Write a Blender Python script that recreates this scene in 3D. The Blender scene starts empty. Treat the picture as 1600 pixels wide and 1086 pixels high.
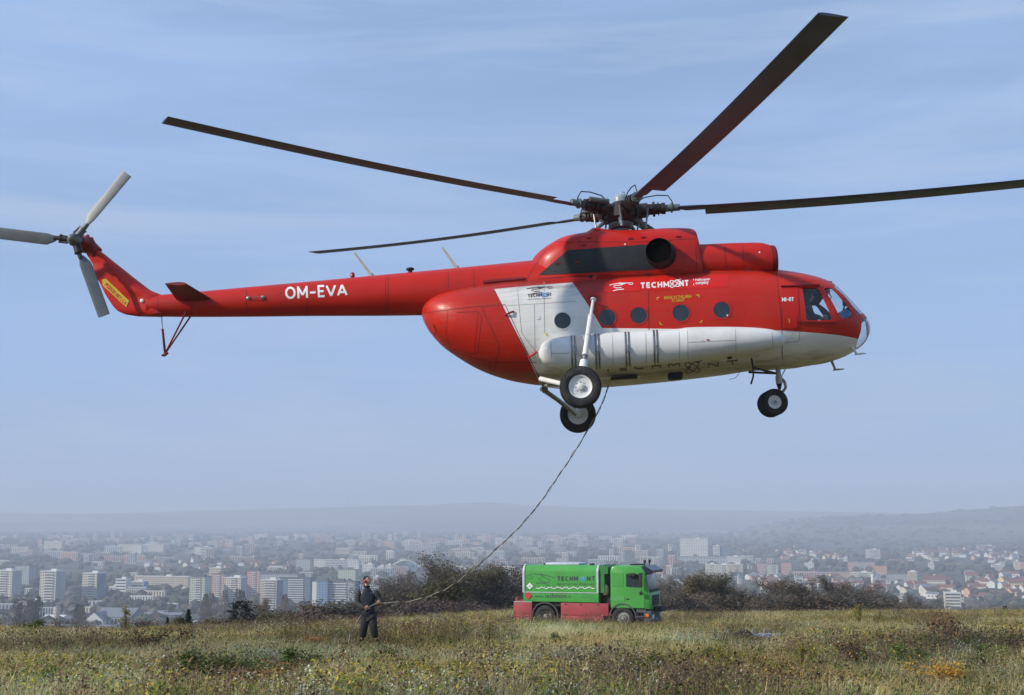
import bpy, bmesh, math, random
import numpy as np
from mathutils import Vector, Matrix, noise as mnoise
from mathutils.bvhtree import BVHTree
random.seed(7)
np.random.seed(7)
S = bpy.context.scene
COL = S.collection
rad = math.radians

# ------------------------------------------------------------------ camera
F_PX = 2040.0          # focal length in pixels of the 1600 px wide photograph
PITCH = math.atan((830 - 543) / F_PX)
cam_d = bpy.data.cameras.new("camera")
cam = bpy.data.objects.new("camera", cam_d)
COL.objects.link(cam)
cam.location = (0, 0, 1.6)
cam.rotation_euler = (rad(90) + PITCH, 0, 0)
cam_d.sensor_width = 36.0
cam_d.lens = 36.0 * F_PX / 1600.0
cam_d.clip_start = 0.1
cam_d.clip_end = 60000
S.camera = cam
EYE = Vector((0, 0, 1.6))
CP, SP = math.cos(PITCH), math.sin(PITCH)

# ------------------------------------------------------------------ sky and sun
SUN_EL, SUN_AZ = rad(30), rad(-112)      # azimuth clockwise from +Y
W = bpy.data.worlds.new("World")
S.world = W
W.use_nodes = True
nt = W.node_tree
nt.nodes.clear()
out = nt.nodes.new("ShaderNodeOutputWorld")
bg = nt.nodes.new("ShaderNodeBackground")
sky = nt.nodes.new("ShaderNodeTexSky")
sky.sky_type = 'NISHITA'
sky.sun_disc = False
sky.sun_elevation = SUN_EL
sky.sun_rotation = SUN_AZ % (2 * math.pi)
sky.altitude = 300
sky.air_density = 1.0
sky.dust_density = 1.6
sky.ozone_density = 1.6
bg.inputs['Strength'].default_value = 0.115
tc = nt.nodes.new("ShaderNodeTexCoord")
mp = nt.nodes.new("ShaderNodeMapping")
mp.inputs['Scale'].default_value = (1.0, 1.0, 6.0)
mp.inputs['Rotation'].default_value = (0.12, -0.1, 0.3)
nz = nt.nodes.new("ShaderNodeTexNoise")
nz.inputs['Scale'].default_value = 2.3
nz.inputs['Detail'].default_value = 5
nz.inputs['Roughness'].default_value = 0.52
nz.inputs['Distortion'].default_value = 0.5
cr = nt.nodes.new("ShaderNodeValToRGB")
cr.color_ramp.elements[0].position = 0.40
cr.color_ramp.elements[0].color = (0.95, 0.95, 0.95, 1)
cr.color_ramp.elements[1].position = 0.72
cr.color_ramp.elements[1].color = (0.62, 0.62, 0.62, 1)
mx = nt.nodes.new("ShaderNodeMixRGB")
mx.inputs['Color2'].default_value = (2.95, 4.45, 7.35, 1)   # thin high veil of cloud
L_ = nt.links.new
L_(tc.outputs['Generated'], mp.inputs['Vector'])
L_(mp.outputs['Vector'], nz.inputs['Vector'])
L_(nz.outputs['Fac'], cr.inputs['Fac'])
L_(cr.outputs['Color'], mx.inputs['Fac'])
L_(sky.outputs['Color'], mx.inputs['Color1'])
nz2 = nt.nodes.new("ShaderNodeTexNoise"); nz2.inputs['Scale'].default_value = 3.1; nz2.inputs['Detail'].default_value = 7; nz2.inputs['Roughness'].default_value = 0.6; nz2.inputs['Distortion'].default_value = 0.9
mp2 = nt.nodes.new("ShaderNodeMapping"); mp2.inputs['Scale'].default_value = (0.8, 0.8, 7.0); mp2.inputs['Location'].default_value = (4.2, 1.1, 0.7); mp2.inputs['Rotation'].default_value = (0.05, 0.16, 0.0)
cr2 = nt.nodes.new("ShaderNodeValToRGB"); cr2.color_ramp.elements[0].position = 0.47; cr2.color_ramp.elements[0].color = (0, 0, 0, 1); cr2.color_ramp.elements[1].position = 0.80; cr2.color_ramp.elements[1].color = (0.62, 0.62, 0.62, 1)
mx2 = nt.nodes.new("ShaderNodeMixRGB"); mx2.inputs['Color2'].default_value = (4.6, 5.5, 7.2, 1)
L_(tc.outputs['Generated'], mp2.inputs['Vector']); L_(mp2.outputs['Vector'], nz2.inputs['Vector']); L_(nz2.outputs['Fac'], cr2.inputs['Fac'])
L_(cr2.outputs['Color'], mx2.inputs['Fac']); L_(mx.outputs['Color'], mx2.inputs['Color1']); L_(mx2.outputs['Color'], bg.inputs['Color'])
L_(bg.outputs['Background'], out.inputs['Surface'])

sun_d = bpy.data.lights.new("sun", 'SUN')
sun_d.energy = 4.5
sun_d.angle = rad(1.8)
sun_d.color = (1.0, 0.93, 0.82)
sun = bpy.data.objects.new("sun", sun_d)
COL.objects.link(sun)
SUN_DIR = Vector((math.sin(SUN_AZ) * math.cos(SUN_EL), math.cos(SUN_AZ) * math.cos(SUN_EL), math.sin(SUN_EL)))
sun.rotation_euler = (-SUN_DIR).to_track_quat('-Z', 'Y').to_euler()
sun.location = (-40, -30, 60)

vs = S.view_settings
vs.view_transform = 'Standard'
vs.look = 'None'
vs.exposure = 0.0
vs.gamma = 1.0
vs.use_curve_mapping = False
S.render.engine = 'CYCLES'
S.cycles.use_denoising = True
S.cycles.max_bounces = 6
S.cycles.diffuse_bounces = 3
S.cycles.glossy_bounces = 3
S.cycles.transmission_bounces = 5
S.cycles.transparent_max_bounces = 12
S.cycles.volume_bounces = 1
S.cycles.sample_clamp_indirect = 4.0

# ------------------------------------------------------------------ helpers
def tag(o, label=None, cat=None, group=None, kind=None):
    if label: o['label'] = label
    if cat: o['category'] = cat
    if group: o['group'] = group
    if kind: o['kind'] = kind
    return o

def empty(name, loc=(0, 0, 0), rz=0.0, label=None, cat=None, group=None):
    o = bpy.data.objects.new(name, None)
    o.empty_display_size = 0.3
    COL.objects.link(o)
    o.location = loc
    o.rotation_euler = (0, 0, rz)
    return tag(o, label, cat, group)

def link_mesh(name, me, parent=None, loc=None, mats=None):
    o = bpy.data.objects.new(name, me)
    COL.objects.link(o)
    if parent is not None: o.parent = parent
    if loc is not None: o.location = loc
    if mats:
        me.materials.clear()
        for m in mats: me.materials.append(m)
    return o

def copy_tree(o, parent=None):
    c = o.copy()
    COL.objects.link(c)
    c.parent = parent
    for ch in list(o.children):
        copy_tree(ch, c)
    return c

class MB:
    """collects simple shapes and links them as one mesh object"""
    def __init__(s):
        s.v, s.f, s.m, s.sm = [], [], [], []
    def add(s, vs_, fs_, mi=0, smooth=False):
        b = len(s.v)
        s.v.extend([tuple(p) for p in vs_])
        for f in fs_:
            s.f.append([b + i for i in f]); s.m.append(mi); s.sm.append(smooth)
        return s
    def box(s, c, size, rot=None, mi=0):
        hx, hy, hz = size[0] / 2, size[1] / 2, size[2] / 2
        P = [Vector((x, y, z)) for x in (-hx, hx) for y in (-hy, hy) for z in (-hz, hz)]
        if rot is not None: P = [rot @ p for p in P]
        c = Vector(c)
        return s.add([p + c for p in P], [(0, 1, 3, 2), (4, 6, 7, 5), (0, 4, 5, 1), (2, 3, 7, 6), (0, 2, 6, 4), (1, 5, 7, 3)], mi)
    def bbox(s, c, size, bev=0.02, mi=0, rot=None):
        """box with chamfered vertical and horizontal edges"""
        bm = bmesh.new()
        bmesh.ops.create_cube(bm, size=1.0)
        for v in bm.verts: v.co = Vector((v.co.x * size[0], v.co.y * size[1], v.co.z * size[2]))
        bmesh.ops.bevel(bm, geom=list(bm.edges), offset=bev, segments=2, profile=0.6, affect='EDGES')
        vs_ = [v.co.copy() for v in bm.verts]
        if rot is not None: vs_ = [rot @ p for p in vs_]
        bm.verts.index_update()
        fs_ = [[v.index for v in f.verts] for f in bm.faces]
        bm.free()
        c = Vector(c)
        return s.add([p + c for p in vs_], fs_, mi, True)
    def rings(s, rs, mi=0, smooth=True, cap0=True, cap1=True, closed=True):
        n = len(rs[0]); vs_ = [p for r in rs for p in r]; fs_ = []
        for i in range(len(rs) - 1):
            for j in range(n if closed else n - 1):
                k = (j + 1) % n
                fs_.append((i * n + j, i * n + k, (i + 1) * n + k, (i + 1) * n + j))
        s.add(vs_, fs_, mi, smooth)
        if cap0: s.add(rs[0], [tuple(reversed(range(n)))], mi)
        if cap1: s.add(rs[-1], [tuple(range(n))], mi)
        return s
    def cyl(s, a, b, r0, r1=None, n=16, mi=0, smooth=True, caps=True):
        if r1 is None: r1 = r0
        a, b = Vector(a), Vector(b)
        q = (b - a).to_track_quat('Z', 'Y')
        ux, uy = q @ Vector((1, 0, 0)), q @ Vector((0, 1, 0))
        R0 = [a + (ux * math.cos(t) + uy * math.sin(t)) * r0 for t in [2 * math.pi * i / n for i in range(n)]]
        R1 = [b + (ux * math.cos(t) + uy * math.sin(t)) * r1 for t in [2 * math.pi * i / n for i in range(n)]]
        return s.rings([R0, R1], mi, smooth, caps, caps)
    def tube(s, pts, r, n=8, mi=0):
        pts = [Vector(p) for p in pts]
        rr = r if isinstance(r, (list, tuple)) else [r] * len(pts)
        rs = []
        up = Vector((0, 0, 1))
        for i, p in enumerate(pts):
            d = (pts[min(i + 1, len(pts) - 1)] - pts[max(i - 1, 0)]).normalized()
            sx = d.cross(up)
            if sx.length < 0.05: sx = d.cross(Vector((0, 1, 0)))
            sx.normalize(); sy = sx.cross(d).normalized()
            rs.append([p + (sx * math.cos(t) + sy * math.sin(t)) * rr[i] for t in [2 * math.pi * k / n for k in range(n)]])
        return s.rings(rs, mi)
    def lathe(s, prof, c, axis, n=32, mi=0, smooth=True, mis=None):
        """prof: list of (along axis, radius)"""
        c = Vector(c); axis = Vector(axis).normalized()
        q = axis.to_track_quat('Z', 'Y')
        ux, uy = q @ Vector((1, 0, 0)), q @ Vector((0, 1, 0))
        rs = [[c + axis * h + (ux * math.cos(t) + uy * math.sin(t)) * r for t in [2 * math.pi * i / n for i in range(n)]] for h, r in prof]
        for i in range(len(rs) - 1):
            s.rings([rs[i], rs[i + 1]], mis[i] if mis else mi, smooth, False, False)
        return s
    def prism(s, poly, y0, y1, mi=0, plane='xz'):
        n = len(poly)
        def P(a, b, c):
            return (a, c, b) if plane == 'xz' else ((a, b, c) if plane == 'xy' else (c, a, b))
        A = [P(p[0], p[1], y0) for p in poly]; B = [P(p[0], p[1], y1) for p in poly]
        fs_ = [tuple(range(n)), tuple(reversed(range(n, 2 * n)))] + [(i, n + i, n + (i + 1) % n, (i + 1) % n) for i in range(n)]
        return s.add(A + B, fs_, mi)
    def build(s, name, mats, parent=None, loc=None, merge=True, recalc=True):
        me = bpy.data.meshes.new(name)
        me.from_pydata([tuple(p) for p in s.v], [], s.f)
        if not isinstance(mats, (list, tuple)): mats = [mats]
        for m in mats: me.materials.append(m)
        me.polygons.foreach_set('material_index', s.m)
        me.polygons.foreach_set('use_smooth', s.sm)
        if merge or recalc:
            bm = bmesh.new(); bm.from_mesh(me)
            if merge: bmesh.ops.remove_doubles(bm, verts=bm.verts, dist=1e-5)
            if recalc: bmesh.ops.recalc_face_normals(bm, faces=bm.faces)
            bm.to_mesh(me); bm.free()
        me.update()
        if any(s.sm):
            try: me.set_sharp_from_angle(angle=rad(38))
            except Exception: pass
        return link_mesh(name, me, parent, loc)

# ------------------------------------------------------------------ materials
def new_mat(name):
    m = bpy.data.materials.new(name); m.use_nodes = True
    return m, m.node_tree, m.node_tree.nodes['Principled BSDF']

def mat(name, col, rough=0.6, metal=0.0, var=0.12, scale=6.0, bump=0.0, bscale=40.0, spec=0.5, coat=0.0, dirt=None, coords='Object'):
    m, t, b = new_mat(name)
    n = t.nodes
    b.inputs['Roughness'].default_value = rough
    b.inputs['Metallic'].default_value = metal
    b.inputs['Specular IOR Level'].default_value = spec
    b.inputs['Coat Weight'].default_value = coat
    tcn = n.new('ShaderNodeTexCoord')
    nz_ = n.new('ShaderNodeTexNoise'); nz_.inputs['Scale'].default_value = scale; nz_.inputs['Detail'].default_value = 6
    t.links.new(tcn.outputs[coords], nz_.inputs['Vector'])
    r = n.new('ShaderNodeValToRGB')
    r.color_ramp.elements[0].position = 0.3; r.color_ramp.elements[1].position = 0.7
    c = np.array(col[:3])
    r.color_ramp.elements[0].color = (*np.clip(c * (1 - var), 0, 1), 1)
    r.color_ramp.elements[1].color = (*np.clip(c * (1 + var), 0, 1), 1)
    t.links.new(nz_.outputs['Fac'], r.inputs['Fac'])
    last = r.outputs['Color']
    if dirt:
        nz2 = n.new('ShaderNodeTexNoise'); nz2.inputs['Scale'].default_value = scale * 0.6; nz2.inputs['Detail'].default_value = 9; nz2.inputs['Roughness'].default_value = 0.7
        t.links.new(tcn.outputs[coords], nz2.inputs['Vector'])
        mr = n.new('ShaderNodeMapRange'); mr.inputs['From Min'].default_value = 0.48; mr.inputs['From Max'].default_value = 0.72
        mr.inputs['To Max'].default_value = dirt[3] if len(dirt) > 3 else 0.6
        t.links.new(nz2.outputs['Fac'], mr.inputs['Value'])
        mxx = n.new('ShaderNodeMixRGB'); mxx.inputs['Color2'].default_value = (*dirt[:3], 1)
        t.links.new(mr.outputs['Result'], mxx.inputs['Fac']); t.links.new(last, mxx.inputs['Color1'])
        last = mxx.outputs['Color']
    t.links.new(last, b.inputs['Base Color'])
    if bump:
        nz3 = n.new('ShaderNodeTexNoise'); nz3.inputs['Scale'].default_value = bscale; nz3.inputs['Detail'].default_value = 4
        t.links.new(tcn.outputs[coords], nz3.inputs['Vector'])
        bp = n.new('ShaderNodeBump'); bp.inputs['Strength'].default_value = bump; bp.inputs['Distance'].default_value = 0.02
        t.links.new(nz3.outputs['Fac'], bp.inputs['Height']); t.links.new(bp.outputs['Normal'], b.inputs['Normal'])
    return m

def pchip(xs, ys, x):
    xs = np.asarray(xs, float); ys = np.asarray(ys, float)
    h = np.diff(xs); d = np.diff(ys) / h
    m_ = np.zeros(len(xs)); m_[0] = d[0]; m_[-1] = d[-1]
    for i in range(1, len(xs) - 1):
        if d[i - 1] * d[i] > 0:
            w1 = 2 * h[i] + h[i - 1]; w2 = h[i] + 2 * h[i - 1]
            m_[i] = (w1 + w2) / (w1 / d[i - 1] + w2 / d[i])
    i = np.clip(np.searchsorted(xs, x) - 1, 0, len(xs) - 2)
    t = np.clip((x - xs[i]) / h[i], 0, 1)
    return (ys[i] * (1 + 2 * t) * (1 - t) ** 2 + m_[i] * h[i] * t * (1 - t) ** 2 + ys[i + 1] * t * t * (3 - 2 * t) + m_[i + 1] * h[i] * t * t * (t - 1))

# pixel of the 1600 px photograph at world depth y -> world point
def ray(px, py):
    x = (px - 800) / F_PX; u = (543 - py) / F_PX
    return Vector((x, CP - u * SP, SP + u * CP))
def at(px, py, Y):
    r = ray(px, py)
    return EYE + r * (Y / r.y)

# ------------------------------------------------------------------ terrain
def sstep(a, b, x):
    t = np.clip((x - a) / (b - a), 0, 1)
    return t * t * (3 - 2 * t)

def plain_z(x, y):
    z = np.interp(y, [0, 1400, 2000, 3000, 4500, 6000, 7500, 20000], [-80, -77, -72, -58, -34, -16, -6, 20])
    t = x / np.maximum(y, 50.0)
    # long wooded ridge closing the basin (left and middle), far
    px = 800 + t * 2010
    top = np.interp(px, [-1500, -300, 0, 150, 400, 520, 640, 760, 830, 900, 1000, 1200, 1450, 1600, 1900, 3000],
                    [806, 805, 803, 803, 796, 793, 789, 785, 791, 794, 796, 800, 803, 806, 806, 806])
    zt = (830 - top) / F_PX * 10500
    wob = 10 * np.sin(x / 900.0) + 7 * np.sin(x / 370.0 + y / 800.0)
    z = np.maximum(z, 0) * 0 + z + (zt + wob * 0.5 - z) * sstep(6800, 10500, y)
    # nearer ridge on the right
    top2 = np.interp(px, [1000, 1120, 1230, 1300, 1400, 1500, 1560, 1600, 1700, 1900, 3000],
                     [860, 832, 812, 806, 805, 797, 792, 790, 784, 778, 770])
    zt2 = (830 - top2) / F_PX * 7200
    rise = sstep(4300, 7200, y) * (1 - sstep(7300, 9200, y))
    z = z + np.maximum(zt2 - z, 0) * rise * sstep(960, 1250, px)
    return z

def crest_y(x, y):
    t = x / np.maximum(y, 8.0)
    px = 800 + t * 2010
    return np.interp(px, [-900, 0, 250, 500, 600, 660, 740, 850, 1200, 1600, 2600], [48, 52, 54, 58, 63, 74, 88, 95, 93, 96, 100])

def ground_z(x, y):
    x = np.asarray(x, float); y = np.asarray(y, float)
    near = -0.0445 * y + 0.10 * np.sin(x * 0.21 + 1.0) * np.sin(y * 0.16) + 0.05 * np.sin(x * 0.53 + y * 0.37)
    over = np.maximum(y - crest_y(x, y), 0.0)
    drop = 0.052 * (np.sqrt(over * over + 16.0) - 4.0) + 0.24 * np.where(over > 60, np.sqrt(np.maximum(over - 60, 0) ** 2 + 100.0) - 10.0, 0.0)
    a = near - drop
    p = plain_z(x, y)
    d = a - p
    k = 8.0
    return np.where(d > 40, a, p + k * np.log1p(np.exp(np.clip(d, -60, 60) / k)) * np.where(y < 2000, 1, 0))

def gz(x, y):
    return float(ground_z(np.array([x]), np.array([y]))[0])

def grid_mesh(name, ys, us, xf):
    X = np.array([[u * xf(y) for u in us] for y in ys]); Y = np.repeat(np.array(ys)[:, None], len(us), 1)
    Z = ground_z(X, Y)
    V = np.stack([X, Y, Z], -1).reshape(-1, 3)
    nu = len(us)
    i, j = np.meshgrid(np.arange(len(ys) - 1), np.arange(nu - 1), indexing='ij')
    a = (i * nu + j).ravel()
    Fq = np.stack([a, a + 1, a + nu + 1, a + nu], 1)
    me = bpy.data.meshes.new(name)
    me.from_pydata(V.tolist(), [], Fq.tolist())
    me.polygons.foreach_set('use_smooth', [True] * len(Fq))
    return me

ys_ = list(np.linspace(-90, 16, 30)) + list(np.linspace(17, 130, 160)) + list(np.geomspace(131.5, 1000, 90)) + list(np.geomspace(1015, 15000, 170))
us_ = [math.copysign(abs(u) ** 1.15, u) for u in np.linspace(-1, 1, 281)]
ground_me = grid_mesh("ground", ys_, us_, lambda y: 110 + max(y, 0) * 0.95)

def ground_material():
    m, t, b = new_mat("field_and_valley")
    n, l = t.nodes, t.links.new
    geo = n.new('ShaderNodeNewGeometry')
    sep = n.new('ShaderNodeSeparateXYZ'); l(geo.outputs['Position'], sep.inputs['Vector'])
    def noise(scale, detail=6, rough=0.55, dist=0.0):
        x = n.new('ShaderNodeTexNoise'); x.inputs['Scale'].default_value = scale; x.inputs['Detail'].default_value = detail
        x.inputs['Roughness'].default_value = rough; x.inputs['Distortion'].default_value = dist
        l(geo.outputs['Position'], x.inputs['Vector']); return x
    def ramp(src, els):
        r = n.new('ShaderNodeValToRGB'); e = r.color_ramp.elements
        while len(e) > 1: e.remove(e[-1])
        e[0].position = els[0][0]; e[0].color = (*els[0][1], 1)
        for p, c in els[1:]:
            q = e.new(p); q.color = (*c, 1)
        l(src, r.inputs['Fac']); return r
    def mix(fac, a, c):
        x = n.new('ShaderNodeMixRGB'); l(fac, x.inputs['Fac']); l(a, x.inputs['Color1']); l(c, x.inputs['Color2']); return x
    n1 = noise(0.35, 8, 0.62); n2 = noise(3.5, 8, 0.7)
    f1 = ramp(n1.outputs['Fac'], [(0.30, (0.085, 0.095, 0.030)), (0.46, (0.19, 0.165, 0.075)), (0.58, (0.24, 0.20, 0.105)), (0.72, (0.13, 0.085, 0.045))])
    f2 = ramp(n2.outputs['Fac'], [(0.35, (0.05, 0.045, 0.02)), (0.65, (0.26, 0.22, 0.12))])
    x0 = n.new('ShaderNodeMixRGB'); x0.inputs['Fac'].default_value = 0.45
    l(f1.outputs['Color'], x0.inputs['Color1']); l(f2.outputs['Color'], x0.inputs['Color2'])
    # valley floor between the houses: trees, gardens, yards
    v1 = noise(0.012, 10, 0.72); v2 = noise(0.0016, 4, 0.5)
    c1 = ramp(v1.outputs['Fac'], [(0.36, (0.030, 0.036, 0.022)), (0.5, (0.07, 0.07, 0.05)), (0.6, (0.12, 0.115, 0.09)), (0.7, (0.06, 0.065, 0.035))])
    # hills: woods with field patches
    vor = n.new('ShaderNodeTexVoronoi'); vor.inputs['Scale'].default_value = 0.0011; vor.inputs['Randomness'].default_value = 1.0
    mpp = n.new('ShaderNodeMapping'); mpp.inputs['Scale'].default_value = (0.55, 1.0, 0.0)
    l(geo.outputs['Position'], mpp.inputs['Vector']); l(mpp.outputs['Vector'], vor.inputs['Vector'])
    cs = n.new('ShaderNodeSeparateColor'); l(vor.outputs['Color'], cs.inputs['Color'])
    h1 = ramp(cs.outputs['Red'], [(0.0, (0.045, 0.045, 0.030)), (0.64, (0.055, 0.048, 0.030)), (0.68, (0.16, 0.14, 0.085)), (0.86, (0.11, 0.12, 0.06)), (0.93, (0.20, 0.16, 0.11))])
    h1.color_ramp.interpolation = 'CONSTANT'
    h2 = noise(0.004, 9, 0.7)
    hr = ramp(h2.outputs['Fac'], [(0.4, (0.45, 0.45, 0.45)), (0.62, (1.25, 1.2, 1.15))])
    hm = n.new('ShaderNodeMixRGB'); hm.blend_type = 'MULTIPLY'; hm.inputs['Fac'].default_value = 1
    l(h1.outputs['Color'], hm.inputs['Color1']); l(hr.outputs['Color'], hm.inputs['Color2'])
    def rng(a, c):
        r = n.new('ShaderNodeMapRange'); r.inputs['From Min'].default_value = a; r.inputs['From Max'].default_value = c
        l(sep.outputs['Y'], r.inputs['Value']); return r.outputs['Result']
    y1 = mix(rng(110, 300), x0.outputs['Color'], c1.outputs['Color'])
    y2 = mix(rng(4300, 5800), y1.outputs['Color'], hm.outputs['Color'])
    l(y2.outputs['Color'], b.inputs['Base Color'])
    b.inputs['Roughness'].default_value = 0.95; b.inputs['Specular IOR Level'].default_value = 0.1
    bp = n.new('ShaderNodeBump'); bp.inputs['Strength'].default_value = 0.7; bp.inputs['Distance'].default_value = 0.08
    l(n2.outputs['Fac'], bp.inputs['Height']); l(bp.outputs['Normal'], b.inputs['Normal'])
    return m
tag(link_mesh("ground", ground_me, mats=[ground_material()]), kind='structure')

# ------------------------------------------------------------------ haze: one closed box of thin air
HAZE = 2.35e-4
hz_b = MB(); hz_b.box((0, 7450, 79), (40000, 15900, 324))
m_hz = bpy.data.materials.new("haze_air"); m_hz.use_nodes = True
m_hz.node_tree.nodes.clear()
ho = m_hz.node_tree.nodes.new('ShaderNodeOutputMaterial'); hv = m_hz.node_tree.nodes.new('ShaderNodeVolumePrincipled')
hv.inputs['Color'].default_value = (0.725, 0.785, 0.88, 1)
hv.inputs['Density'].default_value = HAZE
hv.inputs['Anisotropy'].default_value = 0.0
m_hz.node_tree.links.new(hv.outputs['Volume'], ho.inputs['Volume'])
tag(hz_b.build("haze", m_hz), kind='stuff')
# ================================================================== HELICOPTER
def rot_heli(yaw, pi, ro):
    return (Matrix.Rotation(rad(yaw), 3, 'Z') @ Matrix.Rotation(-rad(pi), 3, 'Y') @ Matrix.Rotation(rad(ro), 3, 'X'))
HM = rot_heli(-2.0, 3.5, -2.3)
HO = at(930, 520, 29.6)
heli = empty('helicopter', HO, 0, 'red and white helicopter hovering with its rotor turning, lettered OM-EVA on the tail boom', 'helicopter')
heli.rotation_euler = HM.to_euler()
HMi = HM.transposed()
HEYE = HMi @ (EYE - HO)
def HL(px, py, yl=0.0):
    d = HMi @ ray(px, py)
    return HEYE + d * ((yl - HEYE.y) / d.y)

def paint(name, col, rough=0.42, coat=0.06, dirt=(0.05, 0.03, 0.025, 0.25), bump=0.05, bs=3.0):
    m = mat(name, col, rough=rough, var=0.07, scale=1.3, coat=coat, dirt=dirt, bump=bump, bscale=bs)
    m.node_tree.nodes['Principled BSDF'].inputs['Coat Roughness'].default_value = 0.18; m.node_tree.nodes['Principled BSDF'].inputs['Specular IOR Level'].default_value = .28
    return m
RED = (0.50, 0.014, 0.006)
M_red = paint('red_paint', RED)
M_darkred = paint('dark_red_paint', (0.20, 0.010, 0.012), rough=0.5)
M_white = paint('white_paint', (0.70, 0.70, 0.67), dirt=(0.30, 0.26, 0.18, 0.35))
M_black = mat('black_paint', (0.016, 0.018, 0.022), rough=0.75, var=0.25)
M_soot = mat('soot_metal', (0.012, 0.011, 0.011), rough=0.6, metal=0.4)
M_blade = mat('rotor_blade_grey', (0.040, 0.056, 0.085), rough=0.45, var=0.2, scale=2)
M_hubm = mat('hub_metal', (0.06, 0.066, 0.066), rough=0.45, metal=0.5, var=0.35, scale=9, dirt=(0.05, 0.03, 0.02, 0.7))
M_hubg = mat('grey_green_metal', (0.12, 0.15, 0.145), rough=0.5, metal=0.1, var=0.2, scale=7, dirt=(0.03, 0.03, 0.03, 0.5))
M_hubb = mat('oily_brown_metal', (0.040, 0.030, 0.026), rough=0.5, metal=0.3, var=0.4, scale=12)
M_rubber = mat('tyre_rubber', (0.018, 0.018, 0.019), rough=0.85, var=0.25, scale=8, bump=0.15, bscale=30, dirt=(0.10, 0.09, 0.07, 0.45))
M_hose = mat('black_hose', (0.015, 0.015, 0.017), rough=0.5)
M_seam = mat('dark_red_seam', (0.11, 0.010, 0.010), rough=0.8)  # dark sealant colour of the panel joints
M_greyseam = mat('grey_seal', (0.36, 0.35, 0.32), rough=0.8)
M_steel = mat('worn_steel', (0.28, 0.28, 0.27), rough=0.4, metal=0.8, dirt=(0.05, 0.04, 0.03, 0.6), scale=10)
M_letter = mat('white_lettering', (0.78, 0.78, 0.76), rough=0.5, var=0.03)
M_letdark = mat('dark_lettering', (0.05, 0.055, 0.065), rough=0.5, var=0.05)
M_yellow = mat('yellow_marking', (0.62, 0.40, 0.02), rough=0.5)
M_cock = mat('cockpit_interior', (0.035, 0.045, 0.045), rough=0.8, var=0.3)
M_pane = mat('cabin_pane', (0.020, 0.027, 0.036), rough=0.12, var=0.2, scale=3, spec=0.6)

def glass_mat(name, tint, refl):
    """one face of a thin pane: clear, slightly tinted, more mirror-like at grazing angles"""
    m = bpy.data.materials.new(name); m.use_nodes = True
    t = m.node_tree; t.nodes.clear()
    o = t.nodes.new('ShaderNodeOutputMaterial'); mixn = t.nodes.new('ShaderNodeMixShader')
    tr = t.nodes.new('ShaderNodeBsdfTransparent'); gl = t.nodes.new('ShaderNodeBsdfGlossy'); lw = t.nodes.new('ShaderNodeLayerWeight')
    lw.inputs['Blend'].default_value = 0.5
    tr.inputs['Color'].default_value = (*tint, 1); gl.inputs['Roughness'].default_value = 0.04
    pw = t.nodes.new('ShaderNodeMath'); pw.operation = 'POWER'; pw.inputs[1].default_value = 4.0
    ad = t.nodes.new('ShaderNodeMath'); ad.operation = 'MULTIPLY_ADD'; ad.inputs[1].default_value = .5; ad.inputs[2].default_value = refl; ad.use_clamp = True
    t.links.new(lw.outputs['Facing'], pw.inputs[0]); t.links.new(pw.outputs[0], ad.inputs[0]); t.links.new(ad.outputs[0], mixn.inputs[0])
    t.links.new(tr.outputs[0], mixn.inputs[1]); t.links.new(gl.outputs[0], mixn.inputs[2]); t.links.new(mixn.outputs[0], o.inputs['Surface'])
    return m
M_glass = glass_mat('cockpit_glass', (0.95, 0.97, 0.98), 0.035)

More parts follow.
